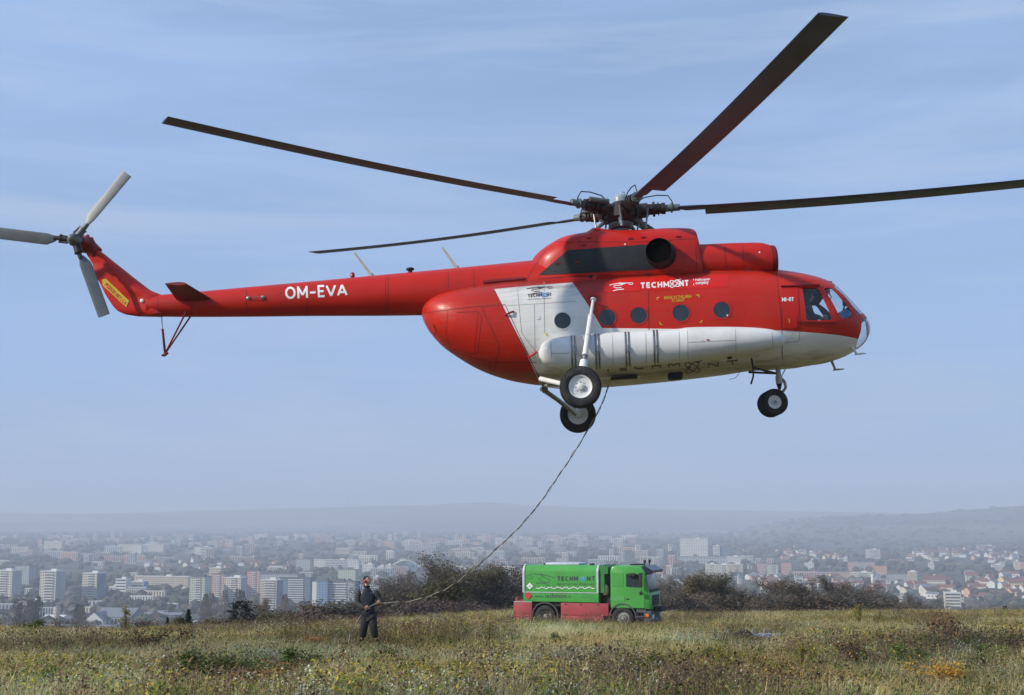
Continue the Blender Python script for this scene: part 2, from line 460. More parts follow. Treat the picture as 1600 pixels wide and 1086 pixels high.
# ---- paint scheme of the fuselage: white band and belly with sharp masked edges
def scheme_material():
    m, t, b = new_mat('helicopter_livery')
    n, l = t.nodes, t.links.new
    tcn = n.new('ShaderNodeTexCoord'); sep = n.new('ShaderNodeSeparateXYZ'); l(tcn.outputs['Object'], sep.inputs[0])
    def M(op, a, c=None):
        x = n.new('ShaderNodeMath'); x.operation = op
        for i, v in enumerate((a, c)):
            if v is None: continue
            if isinstance(v, (int, float)): x.inputs[i].default_value = v
            else: l(v, x.inputs[i])
        return x.outputs[0]
    def side(P, Q):
        """>0 on the left of P->Q in the (x, z) plane"""
        nx, nzv = -(Q[1] - P[1]), (Q[0] - P[0])
        ln = math.hypot(nx, nzv); nx /= ln; nzv /= ln
        e = M('ADD', M('MULTIPLY', sep.outputs['X'], nx), M('MULTIPLY', sep.outputs['Z'], nzv))
        return M('SUBTRACT', e, nx * P[0] + nzv * P[1])
    def P(px, py, yl=-1.2):
        v = HL(px, py, yl); return (v.x, v.z)
    A0, A1 = P(771, 449), P(842, 590)          # clamshell / white
    B0, B1 = P(897, 441), P(940, 512)          # white / red slanted
    T0, T1 = P(771, 450, -1.0), P(897, 440, -1.0)
    L0, L1 = P(940, 513), P(1225, 516)         # waist line
    N0, N1 = P(1225, 516), P(1345, 531, -0.6)
    gt = lambda v: M('GREATER_THAN', v, 0.0)
    rA = gt(M('MULTIPLY', side(A0, A1), 1.0))            # right of A (A runs downwards: left side = +x)
    lB = gt(M('MULTIPLY', side(B0, B1), -1.0))
    uT = gt(M('MULTIPLY', side(T0, T1), -1.0))
    bL = gt(M('MULTIPLY', side(L0, L1), -1.0)); bN = gt(M('MULTIPLY', side(N0, N1), -1.0))
    low = M('MULTIPLY', bL, bN)
    band = M('MULTIPLY', lB, uT)
    white = M('MULTIPLY', rA, M('MAXIMUM', band, low))
    nz_ = n.new('ShaderNodeTexNoise'); nz_.inputs['Scale'].default_value = 1.1; nz_.inputs['Detail'].default_value = 7
    l(tcn.outputs['Object'], nz_.inputs['Vector'])
    r1 = n.new('ShaderNodeValToRGB'); e = r1.color_ramp.elements
    e[0].position = .3; e[0].color = (RED[0] * .88, RED[1] * .9, RED[2] * .9, 1); e[1].position = .7; e[1].color = (RED[0] * 1.08, RED[1] * 1.5, RED[2] * 1.5, 1)
    l(nz_.outputs['Fac'], r1.inputs['Fac'])
    r2 = n.new('ShaderNodeValToRGB'); e = r2.color_ramp.elements
    e[0].position = .3; e[0].color = (.72, .71, .66, 1); e[1].position = .7; e[1].color = (.80, .79, .75, 1)
    l(nz_.outputs['Fac'], r2.inputs['Fac'])
    mx_ = n.new('ShaderNodeMixRGB'); l(white, mx_.inputs['Fac']); l(r1.outputs['Color'], mx_.inputs['Color1']); l(r2.outputs['Color'], mx_.inputs['Color2'])
    # oil and exhaust grime: streaks along the body, thickest on the belly
    mpp = n.new('ShaderNodeMapping'); mpp.inputs['Scale'].default_value = (0.5, 1.8, 3.2); l(tcn.outputs['Object'], mpp.inputs['Vector'])
    g = n.new('ShaderNodeTexNoise'); g.inputs['Scale'].default_value = 2.2; g.inputs['Detail'].default_value = 9; g.inputs['Roughness'].default_value = .68
    l(mpp.outputs['Vector'], g.inputs['Vector'])
    gr = n.new('ShaderNodeMapRange'); gr.inputs['From Min'].default_value = .44; gr.inputs['From Max'].default_value = .75; l(g.outputs['Fac'], gr.inputs['Value'])
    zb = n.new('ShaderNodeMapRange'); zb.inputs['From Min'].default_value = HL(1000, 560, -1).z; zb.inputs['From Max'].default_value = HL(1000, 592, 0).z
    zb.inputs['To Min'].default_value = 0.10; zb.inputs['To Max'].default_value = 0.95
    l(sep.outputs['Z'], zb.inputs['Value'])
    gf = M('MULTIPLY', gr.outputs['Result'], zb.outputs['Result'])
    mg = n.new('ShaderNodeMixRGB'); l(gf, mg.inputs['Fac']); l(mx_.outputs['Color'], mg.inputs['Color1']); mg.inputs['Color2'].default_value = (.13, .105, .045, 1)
    # belly cream base
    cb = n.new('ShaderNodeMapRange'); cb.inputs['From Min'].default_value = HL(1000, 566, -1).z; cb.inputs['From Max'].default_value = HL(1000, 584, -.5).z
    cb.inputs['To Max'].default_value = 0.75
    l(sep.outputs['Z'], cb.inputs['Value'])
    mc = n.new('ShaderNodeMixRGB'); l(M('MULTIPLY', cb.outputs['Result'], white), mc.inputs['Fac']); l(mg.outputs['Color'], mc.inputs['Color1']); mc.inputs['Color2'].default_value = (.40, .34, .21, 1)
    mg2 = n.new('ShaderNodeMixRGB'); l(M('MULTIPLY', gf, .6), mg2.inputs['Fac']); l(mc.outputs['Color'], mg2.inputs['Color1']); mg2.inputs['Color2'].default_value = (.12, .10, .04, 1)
    # soot blown back from the exhaust along the cowling seam
    s0, s1 = HL(838, 436, -1), HL(1000, 430, -1)
    def rngv(src, a, c, lo=0.0, hi=1.0):
        x = n.new('ShaderNodeMapRange'); x.inputs['From Min'].default_value = a; x.inputs['From Max'].default_value = c; x.inputs['To Min'].default_value = lo; x.inputs['To Max'].default_value = hi; l(src, x.inputs['Value']); return x.outputs['Result']
    sm = M('MULTIPLY', M('MULTIPLY', rngv(sep.outputs['X'], s0.x - 2.5, s0.x), rngv(sep.outputs['X'], s1.x + .6, s1.x - .5)), M('MULTIPLY', rngv(sep.outputs['Z'], s0.z - .75, s0.z - .05), rngv(g.outputs['Fac'], .35, .62, .25, 1.0)))
    ms_ = n.new('ShaderNodeMixRGB'); l(M('MULTIPLY', sm, .62), ms_.inputs['Fac']); l(mg2.outputs['Color'], ms_.inputs['Color1']); ms_.inputs['Color2'].default_value = (.055, .035, .030, 1)
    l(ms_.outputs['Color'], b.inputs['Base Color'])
    b.inputs['Roughness'].default_value = .40; b.inputs['Coat Weight'].default_value = .06; b.inputs['Coat Roughness'].default_value = .2; b.inputs['Specular IOR Level'].default_value = .28
    # sheet metal skin: frames and stringers pull it in slightly
    def wave(axis, sc, ph=0.0):
        w_ = n.new('ShaderNodeTexWave'); w_.bands_direction = axis; w_.inputs['Scale'].default_value = sc; w_.inputs['Phase Offset'].default_value = ph
        w_.inputs['Distortion'].default_value = 0.15
        l(tcn.outputs['Object'], w_.inputs['Vector']); return w_.outputs['Fac']
    wx = M('POWER', wave('X', 0.62), 10.0); wz = M('POWER', wave('Z', 1.1, 1.0), 14.0)
    nb = n.new('ShaderNodeTexNoise'); nb.inputs['Scale'].default_value = 2.6; nb.inputs['Detail'].default_value = 3; l(tcn.outputs['Object'], nb.inputs['Vector'])
    hsum = M('ADD', M('MULTIPLY', M('MAXIMUM', wx, wz), -.10), M('MULTIPLY', nb.outputs['Fac'], .5))
    bp = n.new('ShaderNodeBump'); bp.inputs['Strength'].default_value = .42; bp.inputs['Distance'].default_value = .035
    l(hsum, bp.inputs['Height']); l(bp.outputs['Normal'], b.inputs['Normal'])
    return m
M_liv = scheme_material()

def superring(x, zt, zb, hw, e=2.3, n=48, y0=0.0, eb=None):
    zc, hh = (zt + zb) / 2, (zt - zb) / 2
    R = []
    for i in range(n):
        t = 2 * math.pi * i / n
        c, s = math.cos(t), math.sin(t)
        ee = e if s >= 0 else (eb or e)
        R.append(Vector((x, y0 + hw * math.copysign(abs(c) ** (2 / ee), c), zc + hh * math.copysign(abs(s) ** (2 / ee), s))))
    return R

def stations(rows, yl=0.0):
    """rows (px, top, bottom, half width) -> local arrays x, ztop, zbot, hw"""
    o = []
    for px, tp, bt, hw in rows:
        a, c = HL(px, tp, yl), HL(px, bt, yl)
        o.append(((a.x + c.x) / 2, a.z, c.z, hw))
    return np.array(o)

def loft(rows, N, e=2.3, eb=None, yl=0.0, y0=0.0, n=48, shrink=0.0, ends='tip', spacing=None):
    st = stations(rows, yl)
    o = np.argsort(st[:, 0]); st = st[o]
    xs = np.linspace(st[0, 0], st[-1, 0], N)
    if spacing == 'nose':
        u = np.linspace(0, 1, N); xs = st[0, 0] + (st[-1, 0] - st[0, 0]) * np.sin(u * math.pi / 2) ** 1.0
    zt, zb, hw = (pchip(st[:, 0], st[:, k], xs) for k in (1, 2, 3))
    return [superring(x, a - shrink, b + shrink, max(w - shrink, 0.005), e, n, y0, eb) for x, a, b, w in zip(xs, zt, zb, hw)]

FUS = [(658.5, 489, 492, .03), (660.5, 483, 499, .22), (666, 476, 512, .45), (675, 469, 525, .64), (690, 462, 541, .84), (712, 456, 557, 1.0), (738, 451, 573, 1.10),
       (768, 446, 586, 1.17), (805, 441, 596, 1.22), (845, 437, 601, 1.25), (920, 431, 599, 1.25), (1000, 426, 594, 1.25), (1100, 421, 585, 1.25),
       (1173, 421, 578, 1.25), (1213, 424, 576, 1.24), (1236, 427, 574, 1.22), (1260, 431, 570, 1.19), (1283.5, 437, 566.5, 1.14), (1303, 446, 561, 1.05), (1319, 461, 555, .94),
       (1334, 477.5, 547, .78), (1343, 487, 541, .64), (1350, 495, 534, .48), (1355, 502, 526, .30), (1357.5, 508, 518, .13), (1358, 512, 514, .03)]
b = MB()
allr = loft(FUS, 130, e=2.25, eb=2.35, spacing=None)
# denser rings towards both ends
st_ = stations(FUS); xs0, xs1 = st_[:, 0].min(), st_[:, 0].max()
xx = np.concatenate([np.linspace(xs0, xs0 + .5, 14), np.linspace(xs0 + .6, xs1 - 1.2, 66), np.linspace(xs1 - 1.15, xs1 - .25, 22), np.linspace(xs1 - .22, xs1, 16)])
_o = np.argsort(st_[:, 0]); _s = st_[_o]
def fus_ring(x, sh=0.0, n=56):
    zt, zb, hw = (float(pchip(_s[:, 0], _s[:, k], np.array([x]))[0]) for k in (1, 2, 3))
    k = min(max((x - (xs1 - 1.9)) / 1.6, 0), 1)
    return superring(x, zt - sh, zb + sh, max(hw - sh, .004), 2.25 - .1 * k, n, 0, 2.35)
x_cut = HL(1243, 500, 0).x
rear = [fus_ring(x) for x in xx if x < x_cut - .02] + [fus_ring(x_cut)]
nose = [fus_ring(x_cut)] + [fus_ring(x) for x in xx if x > x_cut + .02]
fb = MB(); fb.rings(rear, cap0=True, cap1=True)
fuselage = fb.build('fuselage', M_liv, heli)

nb_ = MB(); nb_.rings(nose, cap0=True, cap1=True)
inner = [fus_ring(x_cut + .05, .035)] + [fus_ring(min(x, xs1 - .045), .035) for x in xx if x > x_cut + .08 and x < xs1 - .045]
nb_.rings([list(reversed(r)) for r in inner], mi=1, cap0=True, cap1=True)
nose_shell = nb_.build('nose_shell', [M_liv, M_cock], heli, recalc=False)
bm = bmesh.new(); bm.from_mesh(nose_shell.data)
bmesh.ops.recalc_face_normals(bm, faces=[f for f in bm.faces if f.material_index == 0])
ins = [f for f in bm.faces if f.material_index == 1]
bmesh.ops.recalc_face_normals(bm, faces=ins); bmesh.ops.reverse_faces(bm, faces=ins)
bm.to_mesh(nose_shell.data); bm.free()

def px_poly(pts, yl):
    return [(HL(px, py, yl).x, HL(px, py, yl).z) for px, py in pts]
WIN1 = px_poly([(1248.6, 451), (1251, 449.3), (1276, 448.8), (1280.7, 453.1), (1300.5, 496.2), (1298.9, 499.5), (1295, 500.1), (1257.5, 501.2), (1254.1, 499)], -1.15)
WIN2 = px_poly([(1287, 453), (1290.5, 449.6), (1299, 449.2), (1303.6, 452.5), (1331.5, 488), (1332.5, 491.5), (1325, 498), (1317, 499), (1310.5, 494.5), (1307.5, 490.7)], -0.98)
_V, _F = [], []
for _i, _r in enumerate(nose):
    _V += _r
    if _i: _F += [((_i - 1) * 56 + j, (_i - 1) * 56 + (j + 1) % 56, _i * 56 + (j + 1) % 56, _i * 56 + j) for j in range(56)]
BVN = BVHTree.FromPolygons(_V, _F)
def nhit(px, py):
    d = (HMi @ ray(px, py)).normalized(); r = BVN.ray_cast(HEYE, d)
    return (r[0].x, r[0].z)
WIN3 = [nhit(1303.0, 450.5), px_poly([(1304, 440)], 0)[0], px_poly([(1360, 478)], 0)[0], px_poly([(1353, 490.5)], 0)[0], nhit(1341.5, 492.2), nhit(1336.0, 488.5), nhit(1319, 469)]
WIN4 = [nhit(1346.5, 497.5)] + px_poly([(1366, 494), (1366, 552), (1341, 551)], 0) + [nhit(1337.5, 540), nhit(1341.5, 529), nhit(1345.5, 515)]
def prism_obj(poly, ya, yb):
    p = MB(); p.prism(poly, ya, yb); return p.build('cutter', M_liv)
def boolean(src_me, cutters, op):
    o = bpy.data.objects.new('tmp', src_me); COL.objects.link(o)
    for c in cutters:
        md = o.modifiers.new('b', 'BOOLEAN'); md.object = c; md.operation = op; md.solver = 'EXACT'
    dg = bpy.context.evaluated_depsgraph_get()
    me = bpy.data.meshes.new_from_object(o.evaluated_get(dg))
    bpy.data.objects.remove(o)
    return me
cut = [prism_obj(WIN1, -2, 2), prism_obj(WIN2, -2, 2), prism_obj(WIN3, -.86, -.035), prism_obj(WIN3, .035, .86), prism_obj(WIN4, -.8, -.03), prism_obj(WIN4, .03, .8)]
# glass panes: thin shell cut to the same openings
def thin_shell(off0, off1):
    t = MB()
    t.rings([fus_ring(x_cut - .01, off0)] + [fus_ring(min(x, xs1 - off0), off0) for x in xx if x > x_cut + .02 and x < xs1 - off0 + .02])
    t.rings([list(reversed(r)) for r in [fus_ring(x_cut + .0, off1)] + [fus_ring(min(x, xs1 - off1), off1) for x in xx if x > x_cut + .03 and x < xs1 - off1 + .02]], mi=1)
    me = t.build('thin', [M_glass, M_glass], recalc=False)
    bm = bmesh.new(); bm.from_mesh(me.data)
    bmesh.ops.recalc_face_normals(bm, faces=[f for f in bm.faces if f.material_index == 0])
    ins = [f for f in bm.faces if f.material_index == 1]
    bmesh.ops.recalc_face_normals(bm, faces=ins); bmesh.ops.reverse_faces(bm, faces=ins)
    bm.to_mesh(me.data); bm.free()
    d = me.data; bpy.data.objects.remove(me); return d
ts = thin_shell(.012, .018)
panes = []
for nm, ci in (('side_window', 0), ('quarter_window', 1), ('windscreen', 2), ('windscreen', 3), ('chin_window', 4), ('chin_window', 5)):
    me = boolean(ts, [cut[ci]], 'INTERSECT')
    # split port / starboard for the side panes
    if ci < 2:
        for sgn in (-1, 1):
            m2 = me.copy(); bm = bmesh.new(); bm.from_mesh(m2)
            bmesh.ops.delete(bm, geom=[v for v in bm.verts if v.co.y * sgn < 0], context='VERTS')
            bm.to_mesh(m2); bm.free()
            m2.materials.clear(); m2.materials.append(M_glass)
            panes.append(link_mesh(nm, m2, heli))
    else:
        me.materials.clear(); me.materials.append(M_glass)
        panes.append(link_mesh(nm, me, heli))
nose_me = boolean(nose_shell.data, cut, 'DIFFERENCE')
nose_shell.data = nose_me
for p_ in nose_me.polygons: p_.use_smooth = True
nose_me.set_sharp_from_angle(angle=rad(32))
for c in cut: bpy.data.objects.remove(c)

# tail boom
BOOM = [(232, 462.5, 494.5, .235), (300, 457, 495, .28), (400, 448, 494.5, .34), (480, 441, 493.5, .38), (600, 430, 493, .45), (700, 421, 491.5, .52), (780, 413.5, 490, .60), (835, 408.5, 489, .74), (880, 405, 489, .86), (930, 406, 489, .92)]
b = MB(); b.rings(loft(BOOM, 50, e=2.05, n=44))
tail_boom = b.build('tail_boom', M_red, heli)

# tail fin (swept pylon)
FIN = [(384, 128, 146), (390, 131, 152), (400, 137, 165), (412, 144.5, 179), (428, 146.5, 198), (443, 156.5, 216), (459, 164, 236), (470, 171, 262), (479, 177, 262), (487, 185, 262), (492, 198, 262), (494.5, 216, 262)]
b = MB(); rs = []
for k in range(40):
    py = 384 + (494.5 - 384) * k / 39
    tr = float(np.interp(py, [r[0] for r in FIN], [r[1] for r in FIN])); le = float(np.interp(py, [r[0] for r in FIN], [r[2] for r in FIN]))
    P0, P1 = HL(tr, py), HL(le, py)
    c = P1.x - P0.x; th = .13 + .10 * k / 39
    R = []
    for i in range(28):
        t = 2 * math.pi * i / 28
        u = (1 - math.cos(t)) / 2           # 0 leading .. 1 trailing
        yy = th * math.sin(t) * (1.15 * math.sqrt(max(1 - abs(2 * min(u, .5) - 1) ** 2, 0)) if u < .28 else max(1.0 - .92 * ((u - .28) / .72) ** 1.1, .03)) / max(abs(math.sin(t)), .25)
        R.append(Vector((P1.x - u * c, yy, P0.z)))
    rs.append(R)
b.rings(rs)
fin = b.build('tail_fin', M_red, heli)

# engine cowling
COWL = [(832, 410, 470, .30), (838, 403, 472, .52), (846, 396, 472, .64), (854, 390.5, 472, .73), (867, 383, 472, .82), (880, 376.5, 472, .88), (892, 373, 472, .92), (903, 371, 471, .95), (919, 368.5, 470, .97), (926, 364, 470, .97),
        (931, 361.5, 469, .97), (940, 362.5, 468, .97), (952, 365, 467, .98), (980, 365.5, 466, .98), (1005, 365, 465, .98), (1035, 363, 464, .98), (1065, 362.5, 463, .98), (1080, 363.5, 462, .97), (1085.5, 366, 462, .96), (1088, 372, 462, .94), (1090, 383, 462, .92)]
b = MB(); b.rings(loft(COWL, 90, e=2.9, n=56))
M_cowl = paint('red_cowling', RED, rough=.38, dirt=(.05, .02, .02, .4))
cowl = b.build('engine_cowling', M_cowl, heli)
# intake trunks
trunks = []
for sg in (-1, 1):
    y0 = .47 * sg
    TR = [(1040, 372, 442, .42), (1075, 378, 440, .44), (1095, 383, 438, .445), (1130, 381.5, 437, .445), (1160, 380.5, 436, .445), (1190, 380.5, 435, .445), (1203, 384, 433, .43)]
    b = MB(); rr = loft(TR, 26, e=2.2, n=40, yl=-.47, y0=y0)
    b.rings(rr, cap1=False)
    o = b.build('intake_trunk', M_cowl, heli); trunks.append(o)
    last = rr[-1]; cz = sum((p.z for p in last), 0) / len(last)
    c = Vector((last[0].x, y0, cz)); R0 = .43; sz = (max(p.z for p in last) - cz) / .43
    lip = MB()
    prof = [(-.01, .42), (.05, .428), (.10, .415), (.125, .385), (.115, .355), (.05, .345), (-.35, .33)]
    lip.lathe(prof, (0, 0, 0), (1, 0, 0), 40, mis=[0, 0, 0, 0, 0, 1])
    lip.v = [tuple(Vector((v[0] + c.x, v[1] + c.y, v[2] * sz + c.z))) for v in lip.v]
    lo = lip.build('intake_ring', [M_darkred, M_soot], heli)
    lo.parent = o; 
    cn = MB(); cn.lathe([(.06, 0.001), (.0, .07), (-.1, .13), (-.3, .16)], c, (1, 0, 0), 20); cn.cyl(c - Vector((.3, 0, 0)), c - Vector((.32, 0, 0)), .345, n=32, mi=0)
    cn.build('intake_cone', M_soot, heli).parent = o
b = MB(); b.rings(loft([(1060, 378, 438, .7), (1095, 392, 436, .7), (1190, 391, 434, .66), (1200, 398, 432, .6)], 14, e=2.6, n=32))
b.build('cowling_saddle', M_cowl, heli)

# ---- surface of the body for everything laid on the skin
def bvh_of(objs):
    V, Fc = [], []
    for o in objs:
        base = len(V)
        V += [v.co.copy() for v in o.data.vertices]
        Fc += [[base + i for i in p.vertices] for p in o.data.polygons]
    return BVHTree.FromPolygons(V, Fc)
full_skin = MB(); full_skin.rings(nose)
tmpn = full_skin.build('tmp_skin', M_liv)
BV = bvh_of([fuselage, tmpn, tail_boom, fin, cowl] + trunks)
bpy.data.objects.remove(tmpn)
def hit(px, py, bv=None, off=0.006):
    d = (HMi @ ray(px, py)).normalized()
    r = (bv or BV).ray_cast(HEYE, d)
    if r[0] is None: return None
    nrm = r[1]
    if nrm.dot(d) > 0: nrm = -nrm
    return r[0] + nrm * off, nrm
def skin_mesh(name, verts2, faces, m, off=.006, bv=None, parent=heli, thick=0.0):
    """lay a flat shape given in picture coordinates on the skin"""
    P = []
    last = None
    for x, y in verts2:
        h = hit(x, y, bv, off)
        if h is None: h = last
        if h is None: return None
        last = h
        P.append(h[0])
    b_ = MB(); b_.add(P, faces, 0, False)
    return b_.build(name, m, parent, recalc=False, merge=False)
def patch(name, quad, m, nx=8, ny=8, off=.008, bv=None, parent=heli, rim=True):
    """quad: 4 picture corners (tl, tr, br, bl) -> raised panel with a small edge"""
    q = [Vector(p) for p in quad]; P = []; Q = []
    for j in range(ny + 1):
        for i in range(nx + 1):
            u, v = i / nx, j / ny
            p = (q[0] * (1 - u) + q[1] * u) * (1 - v) + (q[3] * (1 - u) + q[2] * u) * v
            h = hit(p.x, p.y, bv, 0.0)
            if h is None: return None
            P.append(h[0] + h[1] * off); Q.append(h[0] - h[1] * .004)
    w_ = nx + 1
    fs_ = [(j * w_ + i, j * w_ + i + 1, (j + 1) * w_ + i + 1, (j + 1) * w_ + i) for j in range(ny) for i in range(nx)]
    b_ = MB(); b_.add(P, fs_, 0, True)
    if rim:
        loop = [i for i in range(nx)] + [j * w_ + nx for j in range(ny)] + [ny * w_ + i for i in range(nx, 0, -1)] + [j * w_ for j in range(ny, 0, -1)]
        n_ = len(loop)
        b_.add([P[i] for i in loop] + [Q[i] for i in loop], [(k, (k + 1) % n_, n_ + (k + 1) % n_, n_ + k) for k in range(n_)], 0)
    return b_.build(name, m, parent, recalc=False, merge=False)
def ribbon(lines, width=.012, off=.0035, bv=None, step=4.0):
    """thin seam lines on the skin, all into one MB"""
    b_ = MB()
    for ln in lines:
        pts = []
        for (x0, y0), (x1, y1) in zip(ln[:-1], ln[1:]):
            k = max(1, int(math.hypot(x1 - x0, y1 - y0) / step))
            pts += [(x0 + (x1 - x0) * i / k, y0 + (y1 - y0) * i / k) for i in range(k)]
        pts.append(ln[-1])
        H_ = [hit(x, y, bv, off) for x, y in pts]
        H_ = [h for h in H_ if h]
        if len(H_) < 2: continue
        rs_ = []
        for i, (p, nr) in enumerate(H_):
            d = (H_[min(i + 1, len(H_) - 1)][0] - H_[max(i - 1, 0)][0])
            if d.length < 1e-6: continue
            s_ = d.normalized().cross(nr).normalized() * width / 2
            rs_.append((p + s_, p - s_))
        if len(rs_) < 2: continue
        if any((rs_[i + 1][0] - rs_[i][0]).length > .6 for i in range(len(rs_) - 1)): continue
        V = [q for r in rs_ for q in r]
        b_.add(V, [(2 * i, 2 * i + 1, 2 * i + 3, 2 * i + 2) for i in range(len(rs_) - 1)], 0)
    return b_
def text_mesh(s, bold=0.0, spacing=1.0):
    cu = bpy.data.curves.new('txt', 'FONT'); cu.body = s; cu.size = 1.0; cu.offset = bold; cu.space_character = spacing
    cu.resolution_u = 3
    o = bpy.data.objects.new('txt', cu); COL.objects.link(o)
    dg = bpy.context.evaluated_depsgraph_get()
    me = bpy.data.meshes.new_from_object(o.evaluated_get(dg))
    V = np.array([v.co[:2] for v in me.vertices]); Fc = [list(p.vertices) for p in me.polygons]
    bpy.data.objects.remove(o); bpy.data.meshes.remove(me)
    V = V - V.min(0); 
    return V / V.max(0), Fc, V.max(0)
def skin_text(s, p0, p1, height, m, name='lettering', bold=.02, off=.009, bv=None, spacing=1.0, parent=heli, skew=0.0):
    """text whose baseline runs from picture point p0 to p1; height in pixels"""
    V, Fc, _ = text_mesh(s, bold, spacing)
    d = np.array(p1, float) - np.array(p0, float); L0 = np.linalg.norm(d); d /= L0
    up = np.array([d[1], -d[0]])
    v2 = [tuple(np.array(p0) + d * (u * L0 + skew * v) + up * v * height) for u, v in V]
    bm_ = bmesh.new(); vv = [bm_.verts.new((x, y, 0)) for x, y in v2]
    for f in Fc:
        try: bm_.faces.new([vv[i] for i in f])
        except ValueError: pass
    bmesh.ops.triangulate(bm_, faces=bm_.faces)
    lim = max(height * .22, 1.1)
    for _ in range(3):
        le = [e for e in bm_.edges if e.calc_length() > lim]
        if not le: break
        bmesh.ops.subdivide_edges(bm_, edges=le, cuts=1)
        bmesh.ops.triangulate(bm_, faces=bm_.faces)
    bm_.verts.index_update()
    v2 = [(v.co.x, v.co.y) for v in bm_.verts]; Fc = [[v.index for v in f.verts] for f in bm_.faces]; bm_.free()
    return skin_mesh(name, v2, Fc, m, off, bv, parent)

def bar2d(pts, w):
    """flat polyline of width w in picture coordinates -> verts, faces"""
    V, Fc = [], []
    n_ = len(pts)
    for i, (x, y) in enumerate(pts):
        x0, y0 = pts[max(i - 1, 0)]; x1, y1 = pts[min(i + 1, n_ - 1)]
        dx, dy = x1 - x0, y1 - y0; L0 = math.hypot(dx, dy) or 1
        nx, ny = -dy / L0 * w / 2, dx / L0 * w / 2
        V += [(x + nx, y + ny), (x - nx, y - ny)]
    Fc = [(2 * i, 2 * i + 2, 2 * i + 3, 2 * i + 1) for i in range(n_ - 1)]
    return V, Fc
def join2d(lst):
    V, Fc = [], []
    for v, f in lst:
        b0 = len(V); V += list(v); Fc += [[b0 + i for i in q] for q in f]
    return V, Fc
def ell(cx, cy, rx, ry, n=20, a0=0, a1=2 * math.pi, tilt=0.0):
    o = []
    for i in range(n + 1):
        t = a0 + (a1 - a0) * i / n; x, y = rx * math.cos(t), ry * math.sin(t)
        o.append((cx + x * math.cos(tilt) - y * math.sin(tilt), cy + x * math.sin(tilt) + y * math.cos(tilt)))
    return o
def helisketch(ox, oy, sx, sy, w):
    """the little brush-drawn helicopter of the livery, flat print"""
    T = lambda pts: [(ox + x * sx, oy + y * sy) for x, y in pts]
    return join2d([bar2d(T([(0, .32), (.2, .22), (.45, .13), (.72, .10), (.86, .12)]), w), bar2d(T(ell(.91, .17, .09, .10, 14)), w * .8),
                   bar2d(T([(.36, .16), (.52, .20), (.70, .14)]), w * 1.2), bar2d(T([(.44, .02), (.46, .14)]), w),
                   bar2d(T([(.60, .22), (.44, .34), (.22, .36), (.18, .50), (.30, .62), (.52, .58)]), w), bar2d(T([(.16, .92), (.34, .80), (.62, .74)]), w * 1.2)])


# ---- stroke lettering: each glyph is a set of polylines in a box 1 high
def arc(cx, cy, rx, ry, a0, a1, n=12):
    return [(cx + rx * math.cos(rad(a0 + (a1 - a0) * i / n)), cy + ry * math.sin(rad(a0 + (a1 - a0) * i / n))) for i in range(n + 1)]
GLYPH = {
 'A': (.78, [[(0, 0), (.39, 1)], [(.39, 1), (.78, 0)], [(.14, .30), (.64, .30)]]),
 'B': (.62, [[(.06, 0), (.06, 1)], [(.06, 1), (.3, 1)] , arc(.32, .76, .24, .24, 90, -90), [(.06, .52), (.34, .52)], arc(.34, .26, .27, .26, 90, -90), [(.06, 0), (.34, 0)]]),
 'C': (.74, [arc(.42, .5, .38, .5, 48, 312, 16)]),
 'E': (.56, [[(.06, 0), (.06, 1)], [(0, 1), (.56, 1)], [(0, .5), (.5, .5)], [(0, 0), (.56, 0)]]),
 'H': (.70, [[(.06, 0), (.06, 1)], [(.64, 0), (.64, 1)], [(.06, .5), (.64, .5)]]),
 'I': (.14, [[(.07, 0), (.07, 1)]]),
 'L': (.52, [[(.06, 0), (.06, 1)], [(0, 0), (.52, 0)]]),
 'M': (.88, [[(.06, 0), (.06, 1)], [(.82, 0), (.82, 1)], [(.06, 1), (.44, .22)], [(.44, .22), (.82, 1)]]),
 'N': (.74, [[(.06, 0), (.06, 1)], [(.68, 0), (.68, 1)], [(.06, 1), (.68, 0)]]),
 'O': (.84, [arc(.42, .5, .38, .5, 0, 360, 22)]),
 'P': (.60, [[(.06, 0), (.06, 1)], [(.06, 1), (.32, 1)], arc(.32, .73, .24, .27, 90, -90), [(.06, .46), (.32, .46)]]),
 'R': (.64, [[(.06, 0), (.06, 1)], [(.06, 1), (.32, 1)], arc(.32, .75, .24, .25, 90, -90), [(.06, .5), (.32, .5)], [(.3, .5), (.62, 0)]]),
 'T': (.68, [[(.34, 0), (.34, 1)], [(0, 1), (.68, 1)]]),
 'V': (.76, [[(0, 1), (.38, 0)], [(.38, 0), (.76, 1)]]),
 'Y': (.70, [[(0, 1), (.35, .5)], [(.35, .5), (.70, 1)], [(.35, 0), (.35, .5)]]),
 '8': (.60, [arc(.3, .75, .22, .25, 0, 360, 16), arc(.3, .27, .27, .27, 0, 360, 16)]),
 '-': (.50, [[(0, .42), (.5, .42)]]), ' ': (.35, []), '*': (.95, []),
}
